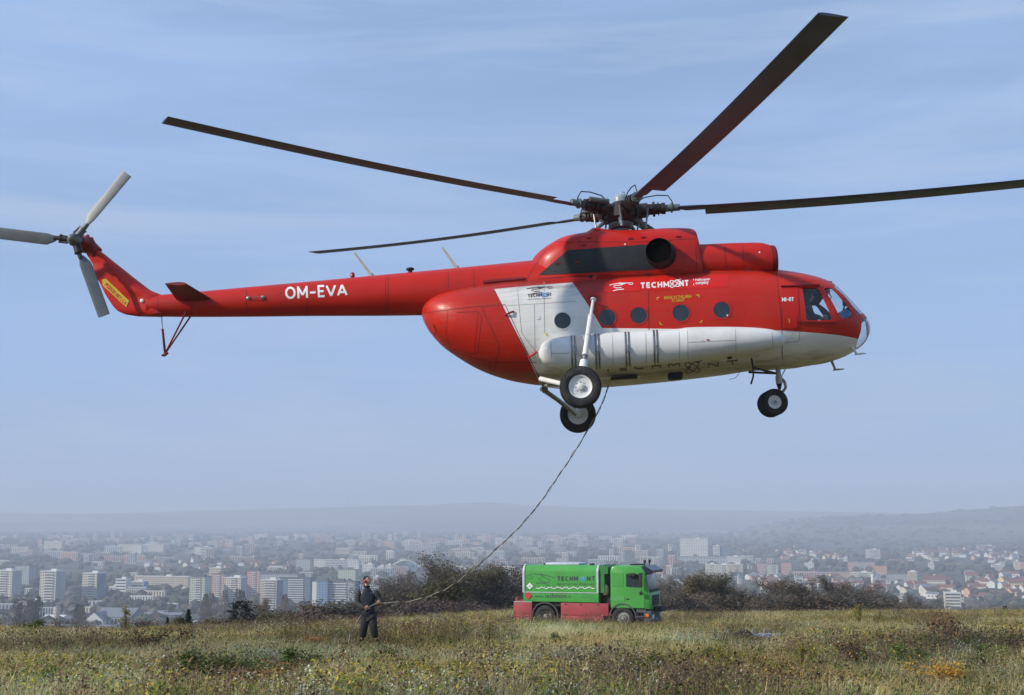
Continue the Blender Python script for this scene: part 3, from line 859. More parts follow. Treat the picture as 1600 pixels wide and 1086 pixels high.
def strokes(s, p0, p1, height, w, gap=.22, sub=None, split=False):
    """lettering from picture point p0 to p1 (baseline), w = stroke width as a share of the height"""
    adv = sum(GLYPH[c][0] + gap for c in s) - gap
    d = Vector((p1[0] - p0[0], p1[1] - p0[1])); Lx = d.length; d /= Lx; up = Vector((d.y, -d.x))
    k = Lx / adv; x = 0; lst = []; per = []
    h = height - w * height
    for c in s:
        g = GLYPH[c]
        n0 = len(lst)
        for pl in g[1]:
            pts = [Vector(p0) + d * ((x + q[0]) * k) + up * (q[1] * h + w * height / 2) for q in pl]
            if len(pts) == 2:
                m_ = (pts[1] - pts[0]); n_ = max(1, int(m_.length / (sub or 3.0))); e_ = m_.normalized() * (w * height * (.42 if (abs(pl[0][0] - pl[1][0]) < 1e-6) else .0))
                a, b_ = pts[0] - e_, pts[1] + e_
                pts = [a.lerp(b_, i / n_) for i in range(n_ + 1)]
            lst.append(bar2d([(p.x, p.y) for p in pts], w * height))
        x += g[0] + gap
        if len(lst) > n0: per.append(join2d(lst[n0:]))
    return per if split else join2d(lst)
def skin_strokes(s, p0, p1, height, m, w=.2, gap=.22, off=.009, bv=None, parent=heli, name='letter'):
    for v_, f_ in strokes(s, p0, p1, height, w, gap, split=True):
        skin_mesh(name, v_, f_, m, off, bv, parent)

# ---- windows of the cabin
for px, py, r in ((879, 501, 12.8), (949, 496, 13), (998, 493, 13), (1064, 489, 13), (1128, 484.5, 13)):
    P, nr = hit(px, py, None, 0.0)
    R = r / 70.9
    ax = Vector((0, -1, nr.z * .9)).normalized()
    b = MB(); b.lathe([(-.02, R + .035), (.006, R + .03), (.010, R + .015), (.006, R), (-.01, R - .002)], P, ax, 36)
    wf = b.build('window', M_red if px > 900 else M_white, heli)
    b = MB(); b.lathe([(.0045, R), (.0065, R * .5), (.007, .001)], P, ax, 36)
    b.build('pane', M_pane, wf)
# ---- seams and panel edges
seams = ribbon([
    [(660, 490), (700, 484), (740, 479.5), (790, 476)], [(771, 450), (800, 508), (842, 588), (845, 601)],
    [(841, 436), (900, 431.5), (990, 430), (1090, 426), (1210, 424)], [(905, 372), (907, 400), (908, 430)], [(820, 440), (852, 391)],
    [(1213, 425), (1218, 470), (1222, 516)], [(1222, 448), (1222, 560)], [(1013, 431), (1014, 516)],
    [(603, 431), (602, 460), (602, 492)], [(607, 431), (606, 492)], [(480, 441), (480, 492)], [(700, 421), (701, 452)], [(740, 417), (741, 450)], [(385, 449), (385, 494)], [(300, 457), (300, 494)], [(247, 462), (247, 494)],
    [(860, 378), (1000, 378), (1085, 373)], [(998, 382), (998, 427)], [(1087, 385), (1089, 426)], [(1132, 382), (1135, 424)], [(1160, 381), (1163, 424)], [(1040, 430), (1045, 423), (1066, 421.5), (1075, 425)],
    [(700, 485), (697, 520), (704, 549)], [(752, 478), (780, 540), (772, 584)], [(704, 549), (768, 566), (838, 566)], [(790, 478), (842, 590)],
    [(714, 488), (745, 487), (753, 494), (746, 551), (741, 553), (702, 545)], [(735, 560), (733, 578)], [(765, 563), (766, 586)],
], .013)
seams.build('panel_seam', M_seam, heli)['kind'] = 'stuff'
ws = ribbon([[(808, 447), (815, 520), (845, 560)], [(786, 478), (900, 471)], [(850, 440), (851, 520)], [(835, 475), (836, 560)], [(1172, 517), (1175, 576)], [(1222, 518), (1223, 574)], [(1249, 519), (1249, 531), (1246, 534), (1228, 535)],
             [(1000, 578), (1100, 571), (1200, 566)], [(860, 590), (1180, 574)], [(1060, 568), (1064, 586)], [(1100, 565), (1104, 584)], [(1150, 560), (1154, 578)], [(950, 575), (954, 596)]], .011)
ws.build('panel_seam', M_greyseam, heli)['kind'] = 'stuff'
patch('door', [(1220.5, 449), (1246.5, 448), (1249.5, 515.5), (1224, 516)], M_red, 6, 14, off=.012)
patch('hatch', [(1222.5, 492), (1245, 491), (1245.5, 512), (1223, 513)], M_red, 4, 4, off=.02)
patch('hatch', [(713, 490), (747, 489), (741, 552), (701, 544)], M_red, 6, 10, off=.006)
patch('hatch', [(848, 596), (1000, 590), (1000, 587), (848, 592)], M_white, 12, 2, off=.01)
patch('sliding_rail', [(755, 439), (819, 433), (819, 436.5), (755, 442.5)], M_darkred, 12, 2, off=.045)
patch('window_frame', [(1247, 447.2), (1278, 446.6), (1278, 448.6), (1247, 449.2)], M_red, 6, 1, off=.035)
patch('door_rail', [(1220, 447.6), (1280, 446.2), (1280, 447.4), (1220, 449)], M_darkred, 10, 1, off=.05)
patch('window_sill', [(1247, 501.8), (1307, 503.2), (1307, 505.0), (1247, 504.2)], M_darkred, 10, 1, off=.03)
# black heat-proof panel on the cowling
pb = [(841.5, 430), (887, 391), (1000, 382.5), (1002, 422)]
def tri_grid(poly, k=14):
    V, Fc = [], []
    a, b_, c, d = [np.array(p, float) for p in poly]
    for j in range(k + 1):
        for i in range(k + 1):
            u, v = i / k, j / k
            P = (a * (1 - u) + d * u) * (1 - v) + (b_ * (1 - u) + c * u) * v
            V.append(tuple(P))
    Fc = [(j * (k + 1) + i, (j + 1) * (k + 1) + i, (j + 1) * (k + 1) + i + 1, j * (k + 1) + i + 1) for j in range(k) for i in range(k)]
    return V, Fc
V, Fc = tri_grid(pb, 22); skin_mesh('heat_panel', V, Fc, M_black, .008)
V, Fc = tri_grid([(1001.5, 422), (1000, 382.6), (1028, 381), (1030, 420)], 8); skin_mesh('heat_panel', V, Fc, M_black, .010)
# exhaust pipe
P, nr = hit(1030, 397, None, 0)
ax = Vector((-.22, -1, .03)).normalized()
b = MB(); b.lathe([(-.35, .34), (.0, .335), (.14, .325), (.20, .30), (.30, .292), (.31, .285), (.30, .275), (.0, .27), (-.3, .26)], P + Vector((0.03, 0, 0)), ax, 40, mis=[0, 0, 0, 0, 0, 1, 1, 1])
b.cyl(P + ax * .16, P + ax * .15, .275, n=32, mi=1)
b.build('exhaust_pipe', [M_soot, mat('exhaust_inside', (.004, .004, .004), rough=1.0, spec=0)], heli)
b = MB(); c2 = Vector((P.x + .03, -P.y, P.z)); ax2 = Vector((ax.x, -ax.y, ax.z)); b.lathe([(-.35, .34), (.0, .335), (.20, .30), (.30, .29), (.30, .275), (.0, .27)], c2, ax2, 32)
b.build('exhaust_pipe', M_soot, heli)
# small fittings on the cowl and body, and one painted window glint
b = MB()
for px, py in ((921, 372), (912, 383), (985, 373), (1005, 371), (1060, 370), (872, 411), (903, 410), (1010, 426), (1102, 425), (1170, 422)):
    h = hit(px, py, None, 0)
    if h: b.box(h[0] + h[1] * .01, (.10, .03, .03))
b.build('latch', M_darkred, heli)['kind'] = 'stuff'
for px, py, r, m_ in ((923, 431.5, .045, M_black), (1136.5, 493, .02, M_white), (222, 470, .05, M_white), (388, 466, .05, M_steel), (411, 465, .05, M_steel)):  # white button on the foremost cabin window is a painted reflection
    h = hit(px, py, None, 0); b = MB(); b.lathe([(0, r), (.03, r * .8), (.04, .001)], h[0], h[1], 14); b.build('fitting_and_glint', m_, heli)
b = MB(); h0, h1 = hit(388, 466, None, .05)[0], hit(411, 465, None, .05)[0]; b.cyl(h0, h1, .008, n=6); b.build('antenna_wire', M_steel, heli)

# ---- lettering and flat marks
M_decal = paint('fresh_red_decal', (.62, .014, .010), rough=.3)
V, Fc = tri_grid([(944, 437.5), (944, 457), (1137.5, 449), (1137.5, 429.5)], 16); skin_mesh('decal', V, Fc, M_decal, .0055)
for p0, p1 in (((790, 493), (803, 487)), ((826, 557), (839, 549))):
    h0, h1 = hit(*p0, None, .02), hit(*p1, None, .02); b = MB(); b.tube([h0[0], (h0[0] + h1[0]) / 2 + h0[1] * .05, h1[0]], .022, 6); b.build('clamshell_hinge', M_darkred if p0[0] < 800 else M_red, heli)
b = MB(); P_, n_p = hit(680, 515, None, .0); b.tube([P_ + Vector((.05 * math.cos(t), -.02 - .02 * math.sin(t), .12 * math.sin(t))) + n_p * .05 for t in np.linspace(-1.5, 1.5, 8)], .012, 5); b.build('handle', M_darkred, heli)
skin_strokes('OM-EVA', (447, 467.5), (542, 462.5), 19, M_letter, w=.17, off=.006)
skin_strokes('TECHM', (1001.5, 451), (1045.5, 449), 9.0, M_letter, w=.24, gap=.3)
skin_strokes('NT', (1062, 448), (1076, 447), 9.2, M_letter, w=.24, gap=.3)
def star(cx, cy, s, w):
    return join2d([bar2d(ell(cx, cy, s, s * .38, 16, tilt=.5), w), bar2d(ell(cx, cy, s, s * .38, 16, tilt=-.75), w), bar2d([(cx + s * .45, cy - s * .5), (cx + s * 1.25, cy - s * .95)], w), bar2d([(cx - s * .95, cy + s * .55), (cx - s * .2, cy - s * .1)], w)])
v, f_ = star(1054, 443.5, 8, 1.2); skin_mesh('emblem', v, f_, M_letter, .009)
skin_text('Helicopter', (1086.5, 440.8), (1110, 439.3), 5.0, M_letter, bold=.02)
skin_text('company', (1087, 446.4), (1107.5, 445.0), 5.0, M_letter, bold=.02)
v, f_ = bar2d([(1083.5, 436), (1084, 446.5)], .9); skin_mesh('emblem', v, f_, M_letter, .009)
v, f_ = helisketch(952, 441, 37, 15, 1.1); skin_mesh('emblem', v, f_, M_letter, .009)
v, f_ = helisketch(823, 447, 40, 14, .9); skin_mesh('emblem', v, f_, M_letdark, .009)
skin_strokes('TECHM', (825, 465), (846.5, 463.5), 5.2, M_letdark, w=.2, gap=.3)
skin_strokes('NT', (854.5, 463.3), (861.5, 462.8), 5.2, M_letdark, w=.2, gap=.3)
M_bluel = mat('blue_emblem', (.10, .26, .55), rough=.5)
v, f_ = star(851, 461, 4.6, .8); skin_mesh('emblem', v, f_, M_bluel, .009)
skin_text('HELICOPTER COMPANY', (824.5, 469), (861.5, 467), 1.8, M_letdark, bold=.0, off=.0095)
skin_text('BREAK IN THIS AREA', (1038, 468), (1081, 465.5), 4.6, M_yellow, bold=.01)
skin_text('TU SEKAT', (1049.5, 472.4), (1070, 471), 4.6, M_yellow, bold=.01)
for q in ([(1027, 469), (1026.6, 465.5), (1030.5, 465)], [(1088, 461.5), (1092, 461), (1092.6, 464.5)], [(1031, 503), (1031.6, 507), (1035, 507)], [(1092.5, 503.4), (1096.6, 503), (1096.6, 500)],):
    v, f_ = bar2d(q, 1.5); skin_mesh('marking', v, f_, M_yellow, .009)
skin_strokes('MI-8T', (1222, 471.5), (1240, 471), 6.4, M_letter, w=.22, off=.016)
v, f_ = bar2d([(1232, 498), (1233.5, 502), (1233, 504.5)], 1.3); skin_mesh('marking', v, f_, M_yellow, .026)
for px, py in ((976.5, 381.5), (1186.6, 394)):
    v, f_ = [(px - 1.6, py + 1.4), (px + 1.6, py + 1.4), (px, py - 1.6)], [(0, 1, 2)]; skin_mesh('marking', v, f_, M_letter, .012)
# tail warning arrow
arrow = [(160, 437), (166, 435.5), (202, 470), (197.5, 480), (161, 446)]
skin_mesh('warning_label', arrow, [(0, 1, 2, 3, 4)], M_yellow, .012)
skin_text("POZOR VRTULA", (163.5, 445.5), (195.5, 477), 5.6, mat('red_lettering', (.42, .02, .01), rough=.5), bold=.012, off=.018)
# belly lettering
for s_, a0, a1 in (('TECHM', (943, 581.5), (1063, 572.5)), ('NT', (1106, 574.5), (1153, 569.5))):
    skin_strokes(s_, a0, a1, 8, mat('faded_lettering', (.19, .165, .11), rough=.8), w=.3, gap=.5, off=.006)
v, f_ = star(1082, 574, 13, 1.4); skin_mesh('emblem', v, f_, M_letdark, .006)
patch('equipment_label', [(838, 494), (843, 493.5), (844, 499), (839, 499.5)], M_white, 2, 2, .01)
v, f_ = [(852.5, 521), (855, 521), (855.4, 524.4), (852.8, 524.6)], [(0, 1, 2, 3)]; skin_mesh('marking', v, f_, M_yellow, .011)

# ---- external tank
TANK = [(841.5, 549, 556, .05), (843, 543, 562, .14), (848, 537, 567, .22), (856, 531.5, 571, .29), (870, 527.5, 574, .345), (890, 524.5, 576.5, .375), (920, 521.5, 577.5, .385), (980, 517.5, 573, .385), (1050, 514, 566.5, .385),
        (1066, 513, 565, .385), (1074, 511.5, 564, .40), (1120, 510.5, 558.5, .40), (1165, 511, 552.5, .37), (1200, 513.5, 546, .30), (1216, 517, 541.5, .23), (1225, 522, 537, .15), (1228.5, 526, 533, .05)]
for sg in (-1, 1):
    b = MB(); b.rings(loft(TANK, 70, e=2.15, n=40, yl=-1.42, y0=-1.36)); 
    if sg > 0: b.v = [(v[0], -v[1], v[2]) for v in b.v]
    tk = b.build('fuel_tank', M_white, heli)
    if sg < 0: tank = tk
    b2 = MB()
    A, C = (HL(850, 555, -1.3), HL(1215, 540, -1.3))
    b2.box((A + C) / 2 + Vector((0, .30, 0)) if sg < 0 else Vector(((A + C).x / 2, 1.0, (A + C).z / 2)), ((C - A).length * .86, .5, .30), Matrix.Rotation(math.atan2(-(C.z - A.z), C.x - A.x), 3, 'Y'))
    b2.build('tank_fairing', M_white, tk)
BT = bvh_of([tank])
for px in (896.5, 934, 981, 1025.5):
    rows = []
    for off, wd, mm in ((.014, .045, M_steel), ):
        b = MB()
        for dx in (-3.0, 2.0):
            pts = [hit(px + dx + (k - 10) * .12, 516 + k * 3.0, BT, .012) for k in range(0, 22)]
            pts = [p[0] for p in pts if p]
            for i in range(len(pts) - 1):
                d = (pts[i + 1] - pts[i]); s_ = Vector((.018, 0, 0)); nrm = Vector((0, -1, 0))
                b.add([pts[i] - s_, pts[i] + s_, pts[i + 1] + s_, pts[i + 1] - s_], [(0, 1, 2, 3)], 0, True)
        st = b.build('tank_strap', M_steel, tank, recalc=False)
    h = hit(px, 546, BT, .02); b = MB(); b.box(h[0], (.07, .04, .10)); b.cyl(h[0] + Vector((0, -.02, .09)), h[0] + Vector((0, -.02, -.10)), .012, n=8); b.build('buckle', M_steel, st)
ts_ = ribbon([[(860, 531), (862, 560)], [(862, 552), (890, 552)], [(957, 520), (958, 574)], [(1009, 517), (1010, 568)], [(1061, 515), (1062, 564)], [(1074, 513), (1075, 562)], [(1075, 535), (1149, 531.5)], [(1149, 514), (1150, 552)], [(1206, 516), (1208, 543)], [(1098, 531), (1098, 533.5)]], .012, bv=BT)
o = ts_.build('panel_seam', M_greyseam, tank); o['kind'] = 'stuff'
v, f_ = [(1104, 530), (1108, 530), (1108, 532), (1104, 532)], [(0, 1, 2, 3)]; skin_mesh('marking', v, f_, M_red, .012, BT, tank)
b = MB(); h = hit(970, 521, BT, .0)[0]; b.bbox(h + Vector((0, .14, .0)), (.26, .22, .10), .03); b.build('filler_cap', M_white, tank)
b = MB(); h = hit(906, 540, BT, .012)[0]; b.bbox(h, (.16, .03, .42), .012); b.build('strut_recess', mat('grey_recess', (.32, .33, .34), rough=.6), tank)

# ---- landing gear
def wheel(name, c, R, w, axis, rim_r, parent, twin=False):
    b = MB(); h = w / 2
    prof = [(-h * .72, rim_r * .98), (-h * .95, rim_r * 1.12), (-h, R * .80), (-h * .86, R * .93), (-h * .5, R * .992), (0, R), (h * .5, R * .992), (h * .86, R * .93), (h, R * .80), (h * .95, rim_r * 1.12), (h * .72, rim_r * .98)]
    b.lathe(prof, c, axis, 44)
    for k in (-.36, -.12, .12, .36):      # circumferential tread ribs
        b.lathe([(k * w - .010, R * .99), (k * w - .006, R * 1.012), (k * w + .012, R * 1.012), (k * w + .016, R * .99)], c, axis, 44)
    root = b.build(name, M_rubber, parent)
    b = MB()
    for s_ in (-1, 1):
        b.lathe([(s_ * h * .72, rim_r), (s_ * h * .80, rim_r * .97), (s_ * h * .70, rim_r * .86), (s_ * h * .52, rim_r * .80), (s_ * h * .42, rim_r * .55), (s_ * h * .42, rim_r * .30), (s_ * h * .80, rim_r * .26), (s_ * h * .86, rim_r * .20), (s_ * h * .86, .001)], c, axis, 32)
    b.build('rim', M_white, root)
    b = MB(); ax_ = Vector(axis).normalized(); q = ax_.to_track_quat('Z', 'Y')
    for k in range(8):
        t = 2 * math.pi * k / 8; p = Vector(c) + q @ Vector((math.cos(t) * rim_r * .42, math.sin(t) * rim_r * .42, 0))
        b.cyl(p - ax_ * h * .52, p + ax_ * h * .52, .012, n=6)
    o = b.build('bolt', M_steel, root); o['kind'] = 'stuff'
    return root
WN = HL(907, 605, -2.25); WF = Vector((WN.x, 2.25, WN.z))
for c, sg in ((WN, -1), (WF, 1)):
    wheel('main_wheel', c, .435, .25, (0, 1, 0), .252, heli)
    hubp = c + Vector((0, -sg * .16, 0))
    top = HL(927, 468, -1.33); top.y = sg * 1.33
    mid = HL(916, 520, -1.9); mid.y = sg * 1.85
    low = HL(911.5, 571, -2.12); low.y = sg * 2.06
    b = MB(); b.cyl(top, top.lerp(low, .30), .036, n=14); b.cyl(top.lerp(low, .26), top.lerp(low, .84), .060, n=16); b.cyl(top.lerp(low, .84), low, .045, mi=1, n=12)
    b.cyl(top.lerp(low, .93), low + (low - top) * .06, .085, .095, n=16)
    b.cyl(low + (low - top) * .04, hubp, .06, n=12)
    for k in (0.0, .26, .55, .84): b.cyl(top.lerp(low, k) - (low - top) * .006, top.lerp(low, k) + (low - top) * .008, .070, n=16)
    b.build('strut', [M_white, M_steel], heli)
    fr = hit(927, 466, None, 0)[0]; fr.y = sg * abs(fr.y)
    b = MB(); b.bbox(fr, (.16, .12, .12), .02); b.build('strut_mount', M_darkred, heli)
    a1 = HL(845, 592, -.75); a1.y = sg * .75
    b = MB(); b.cyl(a1, hubp, .058, .05, n=14); b.cyl(hubp - Vector((0, .05, 0)), hubp + Vector((0, .1, 0)), .08, n=16); b.build('axle_arm', M_white, heli)
    a2 = HL(850, 601, -.45); a2.y = sg * .40
    b = MB(); b.cyl(a2, hubp + Vector((-.05, 0, -.02)), .042, n=12); b.cyl(a2 - Vector((.05, 0, 0)), a2 + Vector((.08, 0, .02)), .07, n=12); b.build('drag_rod', mat('dirty_grey_paint', (.20, .18, .14), rough=.6, dirt=(.04, .03, .02, .7)), heli)
# nose gear
NW = HL(1207, 630, 0)
sa = Vector((math.sin(rad(7)), -math.cos(rad(7)), 0)).normalized()
for s_ in (-.12, .12):
    wheel('nose_wheel', NW + sa * s_ * -1, .298, .185, sa, .155, heli)
b = MB()
tp = HL(1215, 571, 0); md = HL(1217, 592, 0); lw = HL(1218, 609, 0)
b.cyl(tp, md, .058, n=16); b.cyl(HL(1217, 588, 0), HL(1217.5, 600, 0), .082, .075, n=16); b.cyl(HL(1217.5, 600, 0), lw, .065, .03, mi=1, n=14); b.cyl(lw, NW, .045, .06, n=12)
b.cyl(NW - sa * .22, NW + sa * .22, .035, n=12, mi=2)
b.build('nose_strut', [mat('strut_grey', (.42, .42, .40), rough=.5, dirt=(.08, .07, .05, .6)), M_rubber, M_steel], heli)
b = MB(); b.tube([HL(1222, 592, 0), HL(1226, 597, 0), HL(1228, 605, 0)], .035, 8); b.tube([HL(1228, 605, 0), HL(1224, 611, 0), NW + Vector((.09, 0, .12))], .03, 8); b.build('torque_link', M_steel, heli)
for yy in (-.32, .32):
    b = MB(); p0 = HL(1173, 578, 0); p0.y = yy; b.cyl(p0, HL(1213, 583.5, 0), .026, n=8); b.build('drag_brace', M_hubm, heli)
b = MB(); b.cyl(HL(1227, 577, 0), HL(1220, 590, 0), .012, n=6); b.build('steering_rod', M_hubm, heli)
b = MB(); b.tube([HL(1174, 560, -.9), HL(1177, 575, -.75), HL(1177, 588, -.7), HL(1173.5, 600, -.7)], .022, 8); b.build('drain_hose', M_hose, heli)
b = MB(); b.tube([HL(1157, 577, -.4), HL(1154, 585, -.4), HL(1148, 591, -.4), HL(1139, 593, -.4)], .006, 5); b.build('whip_antenna', M_hose, heli)
b = MB(); P = HL(1055, 587, -.3); b.bbox(P, (.32, .3, .18), .05); b.build('belly_beacon', M_black, heli)
b = MB(); P = HL(1140, 558, -1.02); b.bbox(P, (.10, .08, .08), .02); b.build('belly_light', M_black, heli)
b = MB(); P = HL(975, 590.5, -.45); b.bbox(P, (.60, .22, .05), .02); b.build('belly_skid_plate', M_black, heli)
for (a, c, d, e) in (((1326, 535), (1338, 552), (1336, 553.5), (1353, 552)), ((1298, 561), (1305, 577), (1302, 578), (1319, 576.5))):
    yy = -.55 if a[0] > 1310 else .35
    b = MB(); b.cyl(HL(*a, yy), HL(*c, yy), .035, .025, n=8); b.tube([HL(*d, yy), HL((d[0] + e[0]) / 2, (d[1] + e[1]) / 2, yy), HL(*e, yy)], [.022, .022, .012], 8); b.build('pitot_mast', M_white if yy < 0 else M_greyseam, heli)
# cargo hook point
b = MB(); P = HL(956, 592, 0); b.cyl(P + Vector((0, 0, .25)), P, .04, n=10); b.lathe([(0, .05), (.06, .07), (.12, .05)], P - Vector((0, 0, .06)), (0, 0, 1), 12); b.build('cargo_hook', M_steel, heli)

# ---- tail: stabiliser, skid, gearbox, rotor
for sg in (-1, 1):
    rt0, rt1 = HL(276, 469, -.28), HL(330, 466.5, -.28); tp0, tp1 = HL(257.6, 443.2, -1.35), HL(291, 443.2, -1.35)
    rs = []
    for k in range(8):
        u = k / 7; a, c = rt0.lerp(tp0, u), rt1.lerp(tp1, u)
        R = []
        for i in range(20):
            t = 2 * math.pi * i / 20; w_ = (1 - math.cos(t)) / 2
            p = c.lerp(a, w_) + Vector((0, 0, .05 * math.sin(t) * (1 - .6 * w_)))
            p.y = sg * abs(p.y); R.append(p)
        rs.append(R)
    b = MB(); b.rings(rs); b.build('stabiliser', mat('stabiliser_red', (.20, .012, .014), rough=.5), heli)
b = MB(); foot = HL(258, 552.5, 0)
b.cyl(HL(252.5, 494, 0), HL(254, 515, 0), .012, mi=1, n=8); b.cyl(HL(254, 514, 0), foot, .028, n=10)
b.build('tail_bumper_strut', [M_darkred, M_steel], heli)
for a in (HL(291, 487, -.22), HL(298, 494, .2)):
    b = MB(); b.cyl(a, foot, .02, n=8); b.build('tail_bumper_brace', M_darkred, heli)
b = MB(); b.tube([HL(252.5, 555.5, 0), HL(257, 554.5, 0), HL(262.5, 551, 0)], [.02, .045, .03], 8); b.build('tail_bumper_foot', M_darkred, heli)
G = HL(135, 382, 0)
b = MB(); b.lathe([(-.24, .06), (-.2, .17), (-.06, .20), (.08, .20), (.16, .15), (.30, .10), (.40, .085)], G, (0, -1, 0), 24)
for k in range(10):
    t = 2 * math.pi * k / 10; b.box(G + Vector((.2 * math.cos(t), -.07, .2 * math.sin(t))), (.05, .05, .05), Matrix.Rotation(-t, 3, 'Y'))
b.cyl(HL(140, 386, 0), HL(152, 396, 0), .17, .15, n=20)
b.build('tail_gearbox', M_darkred, heli)
TR_Y = -.62
TH = HL(116, 375, TR_Y)
b = MB(); b.cyl(Vector((G.x, -.38, G.z)), TH + Vector((0, .1, 0)), .07, n=14); b.lathe([(-.12, .10), (-.02, .15), (.08, .14), (.16, .08), (.24, .06), (.26, .001)], TH, (0, -1, 0), 20)
b.build('tail_rotor_hub', M_hubg, heli)
for k, an in enumerate((49, 169, 289)):
    a = rad(an); dr = Vector((math.cos(a), 0, math.sin(a))); pe = Vector((-math.sin(a), 0, math.cos(a)))
    rs = []
    for u in np.linspace(0, 1, 16):
        r_ = .42 + (1.96 - .42) * u
        ch = .11 + .16 * min(u / .14, 1); tw = rad(14 - 6 * u)
        R = []
        for i in range(14):
            t = 2 * math.pi * i / 14; w_ = (1 - math.cos(t)) / 2 - .3
            R.append(TH + dr * r_ + (pe * math.cos(tw) + Vector((0, 1, 0)) * math.sin(tw)) * (w_ * ch) + Vector((0, 1, 0)) * .016 * math.sin(t) * (1 - .5 * max(w_, 0)))
        rs.append(R)
    b = MB(); b.rings(rs); bl = b.build('tail_rotor_blade', mat('tail_blade_grey', (.11, .125, .13), rough=.45), heli)
    b = MB(); b.cyl(TH + dr * .05, TH + dr * .30, .075, .085, n=16); b.cyl(TH + dr * .28, TH + dr * .48, .06, .05, n=12); b.cyl(TH + dr * .12 + pe * .10 - Vector((0, .06, 0)), TH + dr * .34 + pe * .09 - Vector((0, .02, 0)), .025, n=8)
    b.cyl(TH + dr * .30, TH + dr * .33, .10, n=16)
    b.build('blade_grip', M_hubb if k else M_hubg, bl)

# boom antennas
for p0, p1 in (((580, 430), (554, 394.5)), ((714, 419), (691, 386.5))):
    A, C = HL(*p0, 0), HL(*p1, 0); d = (C - A).normalized()
    b = MB(); b.rings([[A + Vector((.045, .012, 0)), A + Vector((.045, -.012, 0)), A + Vector((-.045, -.012, 0)), A + Vector((-.045, .012, 0))], [C + Vector((.028, .008, 0)), C + Vector((.028, -.008, 0)), C + Vector((-.028, -.008, 0)), C + Vector((-.028, .008, 0))]], smooth=False)
    b.cyl(A - d * .05, A + d * .03, .06, n=10)
    b.build('blade_antenna', mat('antenna_beige', (.42, .40, .34), rough=.6), heli)
P = HL(641, 425, 0); b = MB(); b.lathe([(-.05, .05), (.03, .05), (.05, .095), (.09, .09), (.11, .02), (.11, .001)], P, (0, 0, 1), 18); b.build('mushroom_antenna', M_black, heli)
P = HL(551, 433, 0); b = MB(); b.lathe([(-.05, .05), (.03, .05)], P, (0, 0, 1), 14); b.lathe([(.03, .055), (.08, .05), (.11, .03), (.115, .001)], P, (0, 0, 1), 14, mi=1)
b.build('beacon', [M_darkred, mat('red_lens', (.35, .02, .03), rough=.15)], heli)

# ---- main rotor
HUB = HL(971, 331, 0)
b = MB()
base = HL(971, 366, 0)
b.cyl(base - Vector((0, 0, .2)), base + Vector((0, 0, .10)), .22, .20, n=24, mi=1); b.cyl(base + Vector((0, 0, .1)), HUB, .11, n=20)
mast = b.build('rotor_mast', [M_hubm, M_hubg], heli)
b = MB(); SP_ = base + Vector((0, 0, .20))
b.lathe([(-.07, .14), (-.07, .25), (-.02, .285), (.05, .285), (.07, .25), (.07, .14), (-.07, .14)], SP_, (0, 0, 1), 32)
b.lathe([(.10, .14), (.10, .22), (.20, .25), (.24, .20), (.24, .14)], SP_, (0, 0, 1), 28)
AZ = [-149.0, -77.0, -5.0, 67.0, 139.0]
for az in AZ:
    a = rad(az - 16); d = Vector((math.cos(a), math.sin(a), 0))
    b.tube([SP_ + d * .2 + Vector((0, 0, .12)), SP_ + d * .40 + Vector((0, 0, .08)), SP_ + d * .56 - Vector((0, 0, .05)), SP_ + d * .60 - Vector((0, 0, .12))], [.05, .05, .04, .045], 8)
b.build('swashplate', M_hubg, heli)
b = MB()
b.lathe([(-.30, .15), (-.26, .34), (-.16, .42), (.03, .42), (.12, .36), (.17, .28), (.22, .20)], HUB, (0, 0, 1), 30)
for k in range(10):
    a = 2 * math.pi * k / 10; b.box(HUB + Vector((.42 * math.cos(a), .42 * math.sin(a), -.06)), (.10, .14, .28), Matrix.Rotation(a, 3, 'Z'))
hubo = b.build('rotor_hub', M_hubb, heli)
b = MB(); b.lathe([(.12, .17), (.30, .175), (.34, .165), (.40, .12), (.43, .05), (.435, .001)], HUB, (0, 0, 1), 28); b.tube([HUB + Vector((.02, 0, .42)), HUB + Vector((.03, 0, .48)), HUB + Vector((.10, 0, .47)), HUB + Vector((.13, 0, .36))], .014, 6)
b.build('hub_reservoir', mat('reservoir_grey', (.27, .32, .32), rough=.35), hubo)

def tip_el(tip, az_w):
    return None
# world-space blade directions, converted to the helicopter frame
TIPS = {0: (255, 190), 1: (1290, 22), 2: None, 3: None, 4: (497, 395)}
HUBW = HO + HM @ HUB
RR = 10.65
def blade_dir(k):
    azw = rad(AZ[k] - 2.0)
    if k == 2:      # right-hand blade leaves the frame: aim through (1600, 279)
        r = ray(1598, 281); t = (HUBW - EYE)
        # point on the ray whose azimuth from the hub is azw
        A = np.array([[r.x, -math.cos(azw)], [r.y, -math.sin(azw)]]); s = np.linalg.solve(A, np.array([HUBW.x - EYE.x, HUBW.y - EYE.y]))
        P = EYE + r * s[0]; return (P - HUBW).normalized()
    if k == 3:
        return Vector((math.cos(azw) * math.cos(rad(1.0)), math.sin(azw) * math.cos(rad(1.0)), math.sin(rad(1.0)))).normalized()
    r = ray(*TIPS[k]).normalized(); oc = EYE - HUBW
    bb = oc.dot(r); cc = oc.dot(oc) - RR * RR; disc = bb * bb - cc
    disc = max(disc, 0)
    best = None
    for s in (-1, 1):
        P = EYE + r * (-bb + s * math.sqrt(disc)); d = (P - HUBW).normalized()
        e_ = abs((math.atan2(d.y, d.x) - azw + math.pi) % (2 * math.pi) - math.pi)
        if best is None or e_ < best[0]: best = (e_, d)
    return best[1]
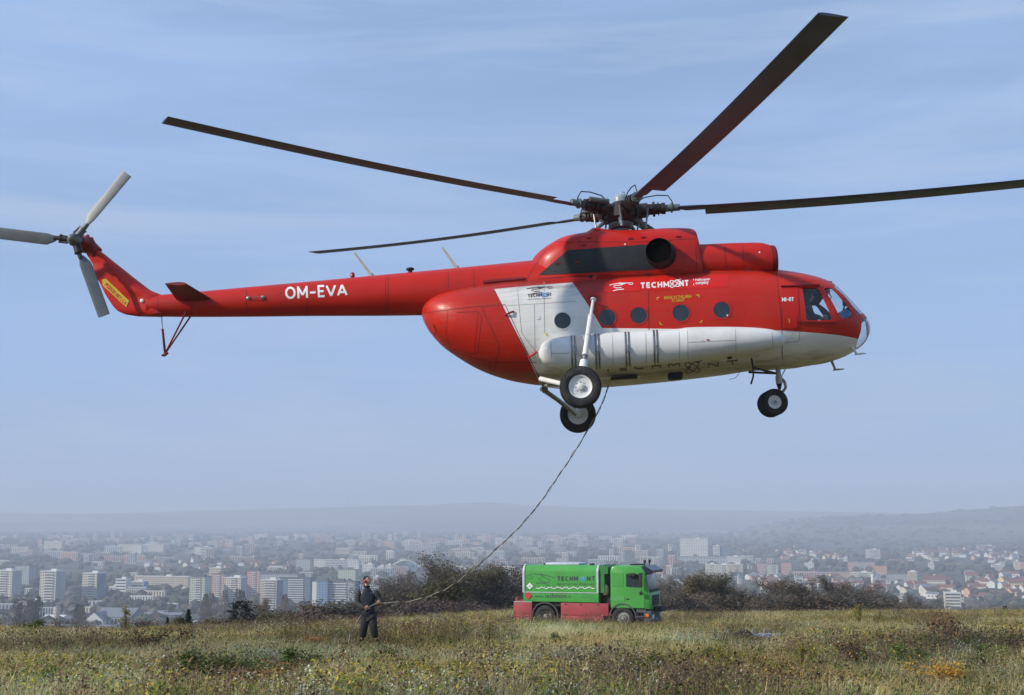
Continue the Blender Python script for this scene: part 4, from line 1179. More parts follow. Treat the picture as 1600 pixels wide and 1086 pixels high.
for k in range(5):
    dw = blade_dir(k); d = (HMi @ dw).normalized()
    flat = Vector((d.x, d.y, 0)).normalized()
    lead = Vector((d.y, -d.x, 0)).normalized()      # rotor turns clockwise seen from above
    upv = lead.cross(d).normalized()
    if upv.z < 0: upv = -upv
    dmax = 10.65
    def bend(r_):  # slight upward curve of the loaded blade, ending on the fitted tip
        return upv * (-.09 * math.sin(math.pi * min(max(r_ / dmax, 0), 1)))
    rs = []; rads = [1.30, 1.5, 1.75, 1.93, 1.95] + list(np.linspace(2.2, 10.4, 26)) + [10.6, 10.65]
    for r_ in rads:
        if r_ < 1.94: ch, le = .15 + (.10 if r_ > 1.4 else .0), .13
        else: ch, le = .52, .13
        th = .055 if r_ > 1.9 else .075
        tw = rad(9.5 - 5.0 * r_ / 10.65)
        cx_ = lead * math.cos(tw) + upv * math.sin(tw); nz_ = upv * math.cos(tw) - lead * math.sin(tw)
        R = []
        for i in range(22):
            t = 2 * math.pi * i / 22; w_ = (1 - math.cos(t)) / 2     # 0 lead .. 1 trail
            x_ = le - w_ * ch; yv = th * .5 * math.sin(t) * (1.25 - w_ * .95)
            R.append(HUB + d * r_ + bend(r_) + cx_ * x_ + nz_ * yv)
        rs.append(R)
    b = MB(); b.rings(rs); bl = b.build('rotor_blade', M_blade, heli)
    g = MB(); q0 = HUB + d * .40 + bend(.4)
    g.cyl(q0, HUB + d * .62, .17, .16, n=16); g.cyl(HUB + d * .60, HUB + d * .95, .13, .12, n=16); g.cyl(HUB + d * .72, HUB + d * .78, .175, n=16); g.cyl(HUB + d * .84, HUB + d * .87, .155, n=16)
    g.cyl(HUB + d * .93, HUB + d * 1.02, .135, n=16); g.cyl(HUB + d * 1.0, HUB + d * 1.36, .085, .08, n=14, mi=1); g.cyl(HUB + d * 1.14, HUB + d * 1.18, .12, n=12, mi=1); g.box(HUB + d * .52 - upv * .10, (.16, .16, .14), Matrix.Rotation(math.atan2(d.y, d.x), 3, 'Z'))
    g.box(HUB + d * .66 + lead * .16, (.14, .16, .10), Matrix.Rotation(math.atan2(d.y, d.x), 3, 'Z'))
    g.cyl(HUB + d * .50 - lead * .22 + upv * .10, HUB + d * .98 - lead * .16 + upv * .09, .062, n=14, mi=1)   # lag damper
    g.cyl(HUB + d * .98 - lead * .16 + upv * .09, HUB + d * 1.15 - lead * .1, .02, n=8)
    g.build('blade_grip', [M_hubb, M_hubg], bl)
    g = MB(); g.tube([HUB + flat * .30 + Vector((0, 0, .16)), HUB + d * .55 + upv * .30, HUB + d * .85 + upv * .33, HUB + d * 1.10 + upv * .30, HUB + d * 1.18 + upv * .16, HUB + d * 1.2 + upv * .08], .014, 6); g.build('hose', M_hose, bl)
    a = math.atan2(d.y, d.x) - rad(16); dd = Vector((math.cos(a), math.sin(a), 0))
    g = MB(); g.cyl(SP_ + dd * .60 - Vector((0, 0, .12)), HUB + d * .62 + lead * .24 - upv * .02, .022, n=8); g.cyl(SP_ + dd * .60 - Vector((0, 0, .16)), SP_ + dd * .60 - Vector((0, 0, .05)), .035, n=10); g.build('pitch_link', M_steel, bl)

# ---- cockpit
def cbox(name, p0, size, m_, y, rot=None, bev=.02):
    b_ = MB(); P_ = HL(*p0, 0); b_.bbox(Vector((P_.x, y, P_.z)), size, bev, 0, rot); return b_.build(name, m_, heli)
cbox('instrument_panel', (1325, 499), (.10, 1.25, .42), M_cock, 0, Matrix.Rotation(rad(-25), 3, 'Y'))
cbox('cockpit_floor', (1277, 534), (1.0, 1.6, .05), M_cock, 0)
cbox('overhead_console', (1274, 447), (.62, .7, .16), M_cock, 0, Matrix.Rotation(rad(12), 3, 'Y'))
cbox('centre_console', (1300, 512), (.5, .28, .4), M_cock, 0)
for yy in (-.55, .55):
    s1 = cbox('seat', (1264, 517), (.44, .46, .12), M_black, yy); cbox('seat_back', (1254.5, 494), (.10, .44, .66), M_black, yy, Matrix.Rotation(rad(-8), 3, 'Y'))
b = MB(); P = HL(1293.4, 455, -.75); b.lathe([(-.05, .02), (-.03, .07), (.03, .07), (.05, .02)], P, (1, -.4, 0), 14); b.build('cabin_fan', M_red, heli)
b = MB(); b.tube([HL(1296, 459, -.7), HL(1299, 464, -.7), HL(1297, 468, -.7)], .012, 6); b.build('fan_cable', M_hose, heli)
b = MB(); P = HL(1321, 474, -.3); b.bbox(P, (.12, .10, .12), .02); b.cyl(P, HL(1316, 490, -.3), .02, n=6); b.build('compass', M_black, heli)
quad = [HL(1309, 489, -.86), HL(1321, 482.5, -.80), HL(1331, 487, -.72), HL(1331.5, 491, -.72), HL(1324, 498, -.76), HL(1316, 499, -.80), HL(1311, 496, -.84)]
b = MB(); b.add(quad + [p + Vector((0, .008, 0)) for p in quad], [tuple(range(7)), tuple(reversed(range(7, 14)))] + [(i, (i + 1) % 7, 7 + (i + 1) % 7, 7 + i) for i in range(7)])
b.build('sun_visor', mat('blue_visor', (.10, .25, .58), rough=.25), heli)
for pts, yy in (([(1303.5, 448), (1318, 463), (1334, 480), (1347, 493)], 0.0),):
    b = MB(); b.tube([HL(px, py, yy) - Vector((.02, 0, .02)) for px, py in pts], .028, 8); b.build('windscreen_post', M_red, heli)
b = MB(); b.tube([HL(1334, 492, -.5), HL(1328, 476, -.72), HL(1322, 469, -.80)], .010, 6); b.build('wiper', M_black, heli)
# ================================================================== PEOPLE
M_skin = mat('skin', (0.50, 0.30, 0.22), rough=.55, var=.1, scale=14)
M_vest = mat('navy_vest', (0.010, 0.012, 0.022), rough=.8, var=.3, scale=9, bump=.3, bscale=14)
M_sleeve = mat('olive_grey_sleeve', (0.036, 0.036, 0.032), rough=.9, var=.25, scale=9, bump=.4, bscale=16)
M_trous = mat('dark_trousers', (0.011, 0.011, 0.013), rough=.85, var=.3, scale=7, bump=.4, bscale=12, dirt=(.06, .05, .04, .25))
M_boot = mat('worn_boots', (0.045, 0.035, 0.028), rough=.8, var=.3, dirt=(.12, .10, .07, .5))
M_cap = mat('dark_patterned_cap', (0.016, 0.022, 0.04), rough=.8, var=.6, scale=18)
M_ear = mat('red_ear_cup', (0.30, 0.025, 0.02), rough=.45)

def skin_body(name, joints, edges, m, parent=None, sub=2, root=0):
    """joints: (x, y, z, rx, ry); one continuous surface grown over a skeleton"""
    me = bpy.data.meshes.new(name)
    me.from_pydata([j[:3] for j in joints], edges, [])
    o = bpy.data.objects.new(name, me); COL.objects.link(o)
    md = o.modifiers.new('skin', 'SKIN'); md.use_smooth_shade = True
    sv = me.skin_vertices[0].data
    for i, j in enumerate(joints):
        sv[i].radius = (j[3], j[4] if len(j) > 4 else j[3]); sv[i].use_root = (i == root)
    s_ = o.modifiers.new('sub', 'SUBSURF'); s_.levels = sub; s_.render_levels = sub
    dg = bpy.context.evaluated_depsgraph_get()
    m2 = bpy.data.meshes.new_from_object(o.evaluated_get(dg))
    bpy.data.objects.remove(o); bpy.data.meshes.remove(me)
    m2.materials.clear(); m2.materials.append(m)
    for p in m2.polygons: p.use_smooth = True
    m2.name = name
    return link_mesh(name, m2, parent)

def head_mesh(c, R, M3, m, parent, name='head'):
    """a head with brow, nose, mouth, chin and ears; M3 turns it (face along +x)"""
    bm = bmesh.new(); bmesh.ops.create_uvsphere(bm, u_segments=32, v_segments=24, radius=1.0)
    for v in bm.verts:
        x, y, z = v.co
        y *= .78; z *= 1.14; x *= .94
        if z < 0: y *= 1 - .30 * min(-z, 1) ** 1.3; x *= 1 - .10 * min(-z, 1)
        if x > .3:
            k = math.exp(-(y / .13) ** 2)
            x += k * .26 * math.exp(-((z + .12) / .17) ** 2)          # nose
            x += .06 * math.exp(-((z - .22) / .10) ** 2)               # brow
            x -= .09 * math.exp(-((z - .05) / .09) ** 2) * math.exp(-((abs(y) - .32) / .16) ** 2)   # eye sockets
            x += .05 * math.exp(-((z + .50) / .05) ** 2) * math.exp(-(y / .24) ** 2) - .05 * math.exp(-((z + .56) / .03) ** 2) * math.exp(-(y / .24) ** 2)
            x += .10 * math.exp(-((z + .95) / .18) ** 2)
        e = math.exp(-((x + .02) / .14) ** 2 - ((z + .02) / .24) ** 2)
        y += math.copysign(.13 * e, y) if abs(y) > .5 else 0           # ears
        v.co = M3 @ Vector((x, y, z)) * R + c
    bmesh.ops.recalc_face_normals(bm, faces=bm.faces)
    me = bpy.data.meshes.new(name); bm.to_mesh(me); bm.free()
    for p in me.polygons: p.use_smooth = True
    return me

# ---- ground crewman: 57 px per metre, feet in the weeds at 36 m
MY = 36.0
man = empty('person', (at(579, 1000, MY).x, MY, 0), 0, 'ground crewman in navy vest and dark cap looking up, holding the line', 'person')
gm = gz(man.location.x, MY); man.location.z = gm
def mp_(px, py, dy=0.0):
    p = at(px, py, MY + dy); return p - man.location
fl, fr_ = mp_(566, 1001, .06), mp_(588, 1001, -.08)
zoff = 0
def J(p, r, r2=None): return (p.x, p.y, p.z, r, r2 or r)
pel = mp_(576, 960); 
kl, kr = mp_(568.5, 981, -.10), mp_(584, 981, -.14)
al, ar_ = mp_(566.5, 997, .0), mp_(586.5, 997, -.04)
hl, hr_ = mp_(571.5, 961), mp_(580.5, 961)
chest = mp_(575, 932); neck0 = mp_(573.5, 919.5); neck1 = mp_(572.5, 913)
sl, sr_ = mp_(560.5, 926.5, .03), mp_(587.5, 926, .02)
el, er_ = mp_(559, 944, -.03), mp_(594.5, 938.5, -.02)
wl, wr = mp_(569.5, 950.5, -.26), mp_(591.5, 943, -.30)
HNL, HNR = mp_(573.6, 950.3, -.31), mp_(592.3, 942.2, -.36)
J0 = [J(pel, .10, .12), J(chest, .10, .14), J(neck0, .06), J(neck1 + Vector((0, 0, .04)), .055),
      J(sl, .06), J(el, .045), J(wl, .03), J(sr_, .06), J(er_, .045), J(wr, .03),
      J(hl, .08), J(kl, .055), J(al, .04), J(hr_, .08), J(kr, .055), J(ar_, .04), J(al + Vector((-.05, -.14, -.05)), .035), J(ar_ + Vector((.06, -.14, -.05)), .035)]
body = skin_body('body', J0, [(0, 1), (1, 2), (2, 3), (1, 4), (4, 5), (5, 6), (1, 7), (7, 8), (8, 9), (0, 10), (10, 11), (11, 12), (0, 13), (13, 14), (14, 15), (12, 16), (15, 17)], M_skin, man)
# head tilted back, looking up to the right
hc = mp_(573.8, 907.2, -.02)
fwd = Vector((.68, -.45, .58)).normalized(); sidev = Vector((0, 0, 1)).cross(fwd).normalized(); upv_ = fwd.cross(sidev).normalized()
M3 = Matrix((fwd, sidev, upv_)).transposed()
hm = head_mesh(hc, .108, M3, M_skin, man)
# join head and hands into the one body surface
def join_mesh(o, mes):
    bm_ = bmesh.new(); bm_.from_mesh(o.data)
    for me in mes: bm_.from_mesh(me)
    bm_.to_mesh(o.data); bm_.free()
    for p in o.data.polygons: p.use_smooth = True
def hand_mesh(c, along, palm_n, R=.09):
    """fist closed round a line: palm, four curled fingers and a thumb; along = the line's direction"""
    along = along.normalized(); n_ = palm_n.normalized(); n_ = (n_ - along * n_.dot(along)).normalized(); k = along.cross(n_).normalized()
    m_ = MB()
    m_.bbox(c + n_ * .028, (.085, .032, .085), .012, 0, Matrix((along, n_, k)).transposed())
    for i, ln in enumerate((.85, 1.0, .95, .75)):
        a0 = c + along * (.033 - .022 * i) + n_ * .03 + k * .04
        pts = [a0, a0 + k * .022 * ln - n_ * .018, a0 + k * .012 * ln - n_ * .050, a0 - k * .022 * ln - n_ * .056, a0 - k * .045 * ln - n_ * .040]
        m_.tube(pts, [.0105, .0105, .010, .009, .0075], 8)
    a0 = c + along * .042 + n_ * .03 - k * .03
    m_.tube([a0, a0 + along * .022 - n_ * .02 - k * .012, a0 + along * .02 - n_ * .050 + k * .004, a0 + along * .006 - n_ * .066 + k * .03], [.014, .0125, .011, .009], 8)
    o = m_.build('h', M_skin); d_ = o.data; bpy.data.objects.remove(o); return d_
ropeA, ropeB = HNL, HNR
rdir = (ropeB - ropeA).normalized()
join_mesh(body, [hm, hand_mesh(HNL, rdir, Vector((0, .9, .2))), hand_mesh(HNR, rdir, Vector((0, .9, .2)))])
vest = skin_body('vest', [J(mp_(576, 964), .185, .20), J(mp_(576, 955), .175, .195), J(mp_(575.5, 945), .165, .185), J(mp_(574.5, 932), .175, .205), J(mp_(574, 923), .115, .13), J(mp_(573.5, 918), .085), J(sl.lerp(mp_(574.5, 927), .30), .12), J(sr_.lerp(mp_(574.5, 927), .30), .12)],
                 [(0, 1), (1, 2), (2, 3), (3, 4), (4, 5), (3, 6), (3, 7)], M_vest, man)
b = MB(); b.lathe([(-.03, .078), (.03, .085), (.035, .075)], mp_(573.2, 916.5), (.05, -.1, 1), 20); b.build('collar', M_vest, man)
b = MB(); b.tube([mp_(575.2, 920, -.19), mp_(575.8, 932, -.25), mp_(576, 948, -.22), mp_(576, 960, -.22)], .006, 5); b.build('zip', M_cap, man)
for a_, b__, c_ in ((sl, el, wl), (sr_, er_, wr)):
    mid1, mid2 = a_.lerp(b__, .5), b__.lerp(c_, .5)
    skin_body('sleeve', [J(a_.lerp(mp_(574.5, 928), .35) + Vector((0, 0, .01)), .095), J(a_, .118), J(mid1, .098), J(b__, .086), J(mid2, .074), J(b__.lerp(c_, .97), .055)], [(0, 1), (1, 2), (2, 3), (3, 4), (4, 5)], M_sleeve, man)
skin_body('trousers', [J(mp_(576, 955), .19, .19), J(hl, .15), J(hl.lerp(kl, .5), .135), J(kl, .115), J(kl.lerp(al, .6), .105), J(kl.lerp(al, .96), .10), J(hr_, .15), J(hr_.lerp(kr, .5), .135), J(kr, .115), J(kr.lerp(ar_, .6), .105), J(kr.lerp(ar_, .96), .10)],
          [(0, 1), (1, 2), (2, 3), (3, 4), (4, 5), (0, 6), (6, 7), (7, 8), (8, 9), (9, 10)], M_trous, man)
for a_, s_ in ((al, -1), (ar_, 1)):
    skin_body('boot', [J(a_ + Vector((0, .02, .06)), .065), J(a_ + Vector((0, .01, -.02)), .058), J(a_ + Vector((.05 * s_, -.10, -.045)), .048), J(a_ + Vector((.08 * s_, -.18, -.05)), .038)], [(0, 1), (1, 2), (2, 3)], M_boot, man)
b = MB(); prof = []
bm = bmesh.new(); bmesh.ops.create_uvsphere(bm, u_segments=24, v_segments=14, radius=1.0)
bmesh.ops.delete(bm, geom=[v for v in bm.verts if v.co.z < .12 - .2 * v.co.x * -1 and v.co.x > -2 and v.co.z < (.30 if v.co.x > .2 else -.12)], context='VERTS')
for v in bm.verts: v.co = M3 @ (Vector((v.co.x * .99 - .02, v.co.y * .84, v.co.z * 1.14 + .05))) * .116 + hc
me = bpy.data.meshes.new('cap'); bm.to_mesh(me); bm.free()
for p in me.polygons: p.use_smooth = True
cap_o = link_mesh('cap', me, man, mats=[M_cap])
b = MB(); q = hc - upv_ * .03 - fwd * .115; b.tube([q, q - upv_ * .05 - fwd * .03, q - upv_ * .09 - fwd * .05], [.03, .022, .008], 8); b.build('cap_knot', M_cap, man)
for s_ in (-1, 1):
    c_ = hc + sidev * s_ * .088 - upv_ * .012 - fwd * .005
    b = MB(); b.lathe([(-.012, .001), (-.012, .040), (.012, .044), (.036, .038), (.044, .02), (.045, .001)], c_, sidev * s_, 20); b.build('ear_cup', M_ear, man)
b = MB(); b.tube([hc + sidev * math.cos(t) * .112 + upv_ * math.sin(t) * .135 for t in np.linspace(0.1, math.pi - .1, 14)], .008, 6); b.build('ear_cup_band', M_vest, man)
b = MB()
for s_ in (-1, 1): b.bbox(hc + fwd * .098 + sidev * s_ * .037 + upv_ * .012, (.014, .05, .03), .006, 0, M3)
b.box(hc + fwd * .105 + upv_ * .016, (.008, .03, .006), M3)
b.build('sunglasses', mat('dark_lens', (.012, .01, .01), rough=.15), man)
b = MB(); c_ = mp_(580.3, 926.5, -.24); b.box(c_, (.09, .004, .03)); b.build('chest_patch', mat('patch_thread', (.03, .05, .10)), man)

# ---- pilot in the starboard seat
pil = empty('person', HO + HM @ HL(1263, 505, -.55), 0, 'pilot seated behind the starboard cockpit window of the helicopter, one hand on the stick', 'person')
pil.rotation_euler = heli.rotation_euler.copy()
pl = lambda px, py, y: HL(px, py, y) - HL(1263, 505, -.55)
c0 = pl(1260, 505, -.55); PJ = [J(c0, .15, .17), J(pl(1259.5, 486, -.55), .14, .19), J(pl(1260.5, 477, -.55), .08, .10), J(pl(1262, 472, -.55), .055), J(pl(1261, 480, -.76), .07), J(pl(1270, 493, -.80), .05), J(pl(1285, 496.5, -.66), .035), J(pl(1261, 480, -.34), .07), J(pl(1270, 494, -.32), .05), J(pl(1286, 498, -.46), .035),
      J(pl(1277, 507, -.68), .09), J(pl(1290, 512, -.68), .06), J(pl(1277, 507, -.42), .09), J(pl(1290, 512, -.42), .06)]
M_suit = mat('flight_jacket', (0.03, 0.035, 0.035), rough=.85)
pb_ = skin_body('body', PJ, [(0, 1), (1, 2), (2, 3), (1, 4), (4, 5), (5, 6), (1, 7), (7, 8), (8, 9), (0, 10), (10, 11), (0, 12), (12, 13)], M_skin, pil)
jk = skin_body('jacket', [(x, y, z, r * 1.14, r2 * 1.14) for x, y, z, r, r2 in PJ[:3]] + [(x, y, z, r * 1.2, r2 * 1.2) for x, y, z, r, r2 in [PJ[4], PJ[5]]] + [J(Vector(PJ[5][:3]).lerp(Vector(PJ[6][:3]), .8), .045)] + [(x, y, z, r * 1.2, r2 * 1.2) for x, y, z, r, r2 in [PJ[7], PJ[8]]] + [J(Vector(PJ[8][:3]).lerp(Vector(PJ[9][:3]), .8), .045)],
               [(0, 1), (1, 2), (1, 3), (3, 4), (4, 5), (1, 6), (6, 7), (7, 8)], M_suit, pil)
skin_body('trousers', [(x, y, z, r * 1.12, r2 * 1.12) for x, y, z, r, r2 in (PJ[0], PJ[10], PJ[11], PJ[12], PJ[13])], [(0, 1), (1, 2), (0, 3), (3, 4)], M_suit, pil)
ph = pl(1263.5, 464.5, -.55)
hmp = head_mesh(ph, .108, Matrix.Rotation(rad(-22), 3, 'Z'), M_skin, pil)
f6 = Vector(PJ[6][:3]); f9 = Vector(PJ[9][:3])
join_mesh(pb_, [hmp, hand_mesh(f6 + Vector((.06, 0, .0)), Vector((.2, 0, 1)), Vector((-1, 0, 0))), hand_mesh(f9 + Vector((.06, 0, .0)), Vector((.2, 0, 1)), Vector((-1, 0, 0)))])
b = MB(); b.tube([ph + Vector((0, .11 * math.cos(t), .135 * math.sin(t))) for t in np.linspace(0, math.pi, 12)], .014, 6)
for s_ in (-1, 1): b.lathe([(-.01, .001), (-.01, .042), (.03, .038), (.035, .001)], ph + Vector((0, s_ * .088, -.01)), (0, s_, 0), 16)
b.build('headset', M_black, pil)

# ================================================================== SLING LINE
RP = [(956, 592, 29.6), (951.5, 601, 29.6), (944.5, 621, 29.8), (934, 645, 30.0), (916, 676, 30.3), (896, 709, 30.7), (871, 746, 31.2), (845, 784, 31.8), (812, 823, 32.4), (780, 853.5, 33.0), (745, 885, 33.7), (712, 911, 34.3), (690, 923.5, 34.7), (664, 933.5, 35.1), (640, 939.5, 35.35), (615, 941.5, 35.5)]
hp = man.location + HNR; hq = man.location + HNL
pts = [at(*p) for p in RP] + [hp, hq]
g1 = at(560, 969, 35.6); g2 = at(548, 990, 35.5); g3 = at(541, 1003, 35.4); g3.z = gz(g3.x, g3.y) + .02
pts += [hq.lerp(g1, .35) + Vector((-.0, 0, .02)), g1, g2, g3, g3 + Vector((-.5, -.2, .0)), g3 + Vector((-1.1, .3, .0))]
def catmull(P, n=10):
    o = []
    for i in range(len(P) - 1):
        p0, p1, p2, p3 = P[max(i - 1, 0)], P[i], P[i + 1], P[min(i + 2, len(P) - 1)]
        for k in range(n):
            t = k / n
            o.append(.5 * ((2 * p1) + (p2 - p0) * t + (2 * p0 - 5 * p1 + 4 * p2 - p3) * t * t + (3 * p1 - p0 - 3 * p2 + p3) * t ** 3))
    o.append(P[-1]); return o
C_ = catmull(pts, 26)
M_rope1 = mat('black_hose_line', (.02, .02, .02), rough=.6)
M_rope2 = mat('pale_sling_rope', (.36, .34, .28), rough=.85, var=.2, scale=5)
A_, B_ = [], []
Lc = 0
for i, p in enumerate(C_):
    if i: Lc += (p - C_[i - 1]).length
    d = (C_[min(i + 1, len(C_) - 1)] - C_[max(i - 1, 0)]).normalized(); s_ = d.cross(Vector((0, 1, .2))).normalized(); u_ = s_.cross(d)
    th = Lc * 2 * math.pi / .62 + .6 * math.sin(Lc * 1.7); r_ = .009 + .005 * math.sin(Lc * 2.3) ** 2
    off = (s_ * math.cos(th) + u_ * math.sin(th)) * r_
    A_.append(p + off); B_.append(p - off)
b = MB(); b.tube(A_, .0105, 5, 0); b.tube(B_, .008, 5, 1)
rope = b.build('sling_line', [M_rope1, M_rope2], merge=False, recalc=False)
tag(rope, 'long twisted black and pale line running from the helicopter belly down to the crewman', 'rope')

# ================================================================== TANK TRUCK
TY = 64.8
TYAW = rad(-18)
tb = at(802, 972, TY)
M_green = paint('green_truck_paint', (.075, .34, .070), rough=.35, dirt=(.10, .13, .06, .35))
M_gtrim = mat('aluminium_trim', (.55, .60, .58), rough=.4, metal=.2)
M_tred = mat('faded_red_panels', (.36, .045, .055), rough=.6, var=.12, scale=2, dirt=(.22, .10, .09, .5))
M_chas = mat('dirty_black_chassis', (.018, .018, .018), rough=.8, var=.4, dirt=(.07, .06, .045, .5))
M_plast = mat('grey_plastic', (.060, .065, .070), rough=.65, var=.15, dirt=(.12, .11, .09, .4))
M_tglass = mat('tinted_truck_glass', (.03, .045, .05), rough=.08, var=.2, spec=.8)
M_bluetr = mat('dark_blue_visor', (.018, .02, .05), rough=.3)
truck = empty('tank_truck', (tb.x + .39, TY, gz(tb.x + 3.5, TY) + .0), TYAW, 'green fuel tank truck with red side boxes parked in the field, lettered TECHMONT', 'truck')
Mr = Matrix.Rotation(TYAW, 3, 'Z')
def rrect(cx, cz, w, h, r, n=5):
    o = []
    for (sx, sz, a0) in ((1, 1, 0), (-1, 1, 90), (-1, -1, 180), (1, -1, 270)):
        for i in range(n + 1):
            t = rad(a0 + 90 * i / n); o.append((cx + sx * (w / 2 - r) + r * math.cos(t), cz + sz * (h / 2 - r) + r * math.sin(t)))
    return o
# tank body: box with bulging sides and a rounded top; section in (y, z), extruded along x
def tank_sec(z0, z1, hw, rt=.30, rb=.06):
    sec = []
    for (sx, top) in ((1, True), (-1, True), (-1, False), (1, False)):
        r = rt if top else rb
        a0 = {(1, True): 0, (-1, True): 90, (-1, False): 180, (1, False): 270}[(sx, top)]
        for i in range(7):
            t = rad(a0 + 90 * i / 6)
            sec.append((sx * (hw - r) + r * math.cos(t), (z1 - r if top else z0 + r) + r * math.sin(t)))
    return sec
def xprism(sec, x0, x1, mi=0, mb=None):
    mb = mb or MB(); mb.rings([[Vector((x0, y, z)) for y, z in sec], [Vector((x1, y, z)) for y, z in sec]], mi, True); return mb
b = xprism(tank_sec(1.62, 2.93, 1.22, .34), .55, 4.14)
tkb = b.build('tank', M_green, truck)
b = xprism(tank_sec(1.20, 1.66, 1.235, .03, .03), .50, 4.22); b.build('tank_skirt', M_green, truck)
b = MB(); xprism(tank_sec(1.60, 2.965, 1.255, .36), .46, .56, 0, b); xprism(tank_sec(1.60, 2.965, 1.255, .36), 4.13, 4.22, 0, b)
for s_ in (-1, 1): b.box((2.34, s_ * 1.245, 1.65), (3.66, .03, .035)); 
b.build('tank_trim', M_gtrim, truck)
b = MB(); b.box((.42, 0, 2.85), (.10, 2.2, .16)); b.build('rear_light_bar', M_chas, truck)
b = MB(); b.bbox((2.3, 0, 2.98), (1.7, 1.5, .10), .04); b.build('tank_lid', mat('pale_lid', (.5, .55, .58), rough=.5), truck)
for x_ in (1.45, 3.75):
    b = MB(); b.cyl((x_, -.6, 2.93), (x_, -.6, 3.01), .12, n=16); b.build('manhole', M_chas, truck)
b = MB(); b.box((4.36, 0, 2.30), (.26, 2.35, 1.28)); b.box((4.52, 0, 2.72), (.3, 2.38, .36)); b.box((4.6, 0, 2.7), (.24, 2.0, .3)); b.build('tank_bulkhead', mat('dark_green_paint', (.03, .19, .04), rough=.5), truck)
b = MB(); b.lathe([(-.26, .02), (-.24, .10), (-.18, .14), (.18, .14), (.24, .10), (.26, .02)], (4.50, -1.0, 1.80), (0, 0, 1), 18); b.build('hose_bag', mat('beige_bag', (.33, .26, .16), rough=.8, dirt=(.08, .05, .03, .7), scale=9), truck)
b = MB(); b.box((3.6, 0, .92), (7.0, .9, .22)); b.box((1.6, 0, .62), (.14, 1.9, .14)); b.box((5.37, 0, .58), (.14, 1.9, .14)); b.box((4.58, 0, 1.45), (.30, 1.9, 1.0)); b.box((2.25, 0, 1.08), (3.6, 2.2, .16)); b.box((.9, 0, .75), (.5, 1.9, .5)); b.build('chassis', M_chas, truck)
for s_ in (-1, 1):
    bx = MB(); bx.bbox((.47, s_ * 1.02, .76), (.92, .42, .88), .02); bo = bx.build('rear_box', M_tred, truck)
    bx = MB(); bx.box((.47, s_ * 1.234, 1.19), (.90, .02, .03)); bx.box((.47, s_ * 1.236, .36), (.86, .02, .012), mi=0); bx.build('box_edge', M_gtrim, bo)
    bx = MB(); bx.bbox((.46, s_ * 1.24, .47), (.10, .03, .05), .01); bx.build('box_latch', M_chas, bo)
    bx = MB(); bx.box((.12, s_ * 1.0, 1.30), (.10, .3, .16)); bx.box((.38, s_ * 1.0, 1.24), (.42, .3, .05)); bx.build('box_bracket', M_tred, truck)
b = MB(); b.box((-.04, 0, .40), (.10, 2.35, .16)); b.box((.45, 0, .31), (1.05, 2.2, .04)); b.build('rear_bumper', M_chas, truck)
for s_ in (-1, 1):
    up_ = MB(); up_.bbox((3.53, s_ * 1.14, .885), (2.32, .22, .58), .012); o = up_.build('side_panel', M_tred, truck)
    up_ = MB(); up_.bbox((3.40, s_ * 1.14, .36), (2.07, .22, .45), .012); o = up_.build('side_panel', M_tred, truck)
    bx = MB()
    for x_ in (2.6, 3.35, 4.2): bx.bbox((x_, s_ * 1.262, 1.12), (.08, .03, .04), .008)
    bx.build('latch', M_chas, o)
for x_ in (1.58, 5.37):
    for s_ in (-1, 1):
        c_ = Vector((x_, s_ * 1.08, .525))
        b = MB(); h = .15
        b.lathe([(-h * .7, .30), (-h, .34), (-h * 1.05, .44), (-h * .8, .505), (-h * .4, .52), (h * .4, .52), (h * .8, .505), (h * 1.05, .44), (h, .34), (h * .7, .30)], c_, (0, s_, 0), 36)
        w_ = b.build('wheel', M_rubber, truck)
        b = MB()
        if x_ < 3: b.lathe([(h * .75, .30), (h * .55, .28), (-h * .5, .24), (-h * .6, .12), (h * .3, .11), (h * .5, .08), (h * .5, .001)], c_, (0, s_, 0), 28)
        else: b.lathe([(h * .75, .30), (h * .6, .28), (h * .3, .26), (h * .5, .20), (h * .95, .17), (h * .98, .10), (h * 1.3, .08), (h * 1.35, .001)], c_, (0, s_, 0), 28)
        b.build('rim', mat('dusty_rim', (.30, .29, .26), rough=.7, dirt=(.07, .06, .05, .7)), w_)
        b = MB()
        for k in range(10):
            t = 2 * math.pi * k / 10; r_ = .15; yy = .5 if x_ < 3 else 1.0
            b.cyl(c_ + Vector((r_ * math.cos(t), s_ * h * (yy - .3), r_ * math.sin(t))), c_ + Vector((r_ * math.cos(t), s_ * h * (yy + .12), r_ * math.sin(t))), .018, n=6)
        o = b.build('wheel_nut', M_steel, w_); o['kind'] = 'stuff'
        # mudguard arch
        arcp = [(x_ + .66 * math.cos(rad(a)), .56 + .64 * math.sin(rad(a))) for a in np.linspace(-12 if x_ < 3 else -5, 192 if x_ < 3 else 185, 20)]
        g = MB(); A2 = [Vector((p[0], s_ * .86, p[1])) for p in arcp]; B2 = [Vector((p[0], s_ * 1.25, p[1])) for p in arcp]
        B3 = [Vector((x_ + (p[0] - x_) * .91, s_ * 1.25, .56 + (p[1] - .56) * .91)) for p in arcp]; A3 = [Vector((p.x, s_ * .86, p.z)) for p in B3]
        n_ = len(arcp)
        g.add(A2 + B2 + B3 + A3, sum([[(i, i + 1, n_ + i + 1, n_ + i), (n_ + i, n_ + i + 1, 2 * n_ + i + 1, 2 * n_ + i), (2 * n_ + i, 2 * n_ + i + 1, 3 * n_ + i + 1, 3 * n_ + i), (3 * n_ + i, 3 * n_ + i + 1, i + 1, i)] for i in range(n_ - 1)], []), 0, True)
        g.build('mudguard', M_plast, truck)
b = MB()
for s_ in (-1, 1): b.box((.93, s_ * 1.06, .42), (.03, .4, .55))
b.build('mud_flap', M_chas, truck)
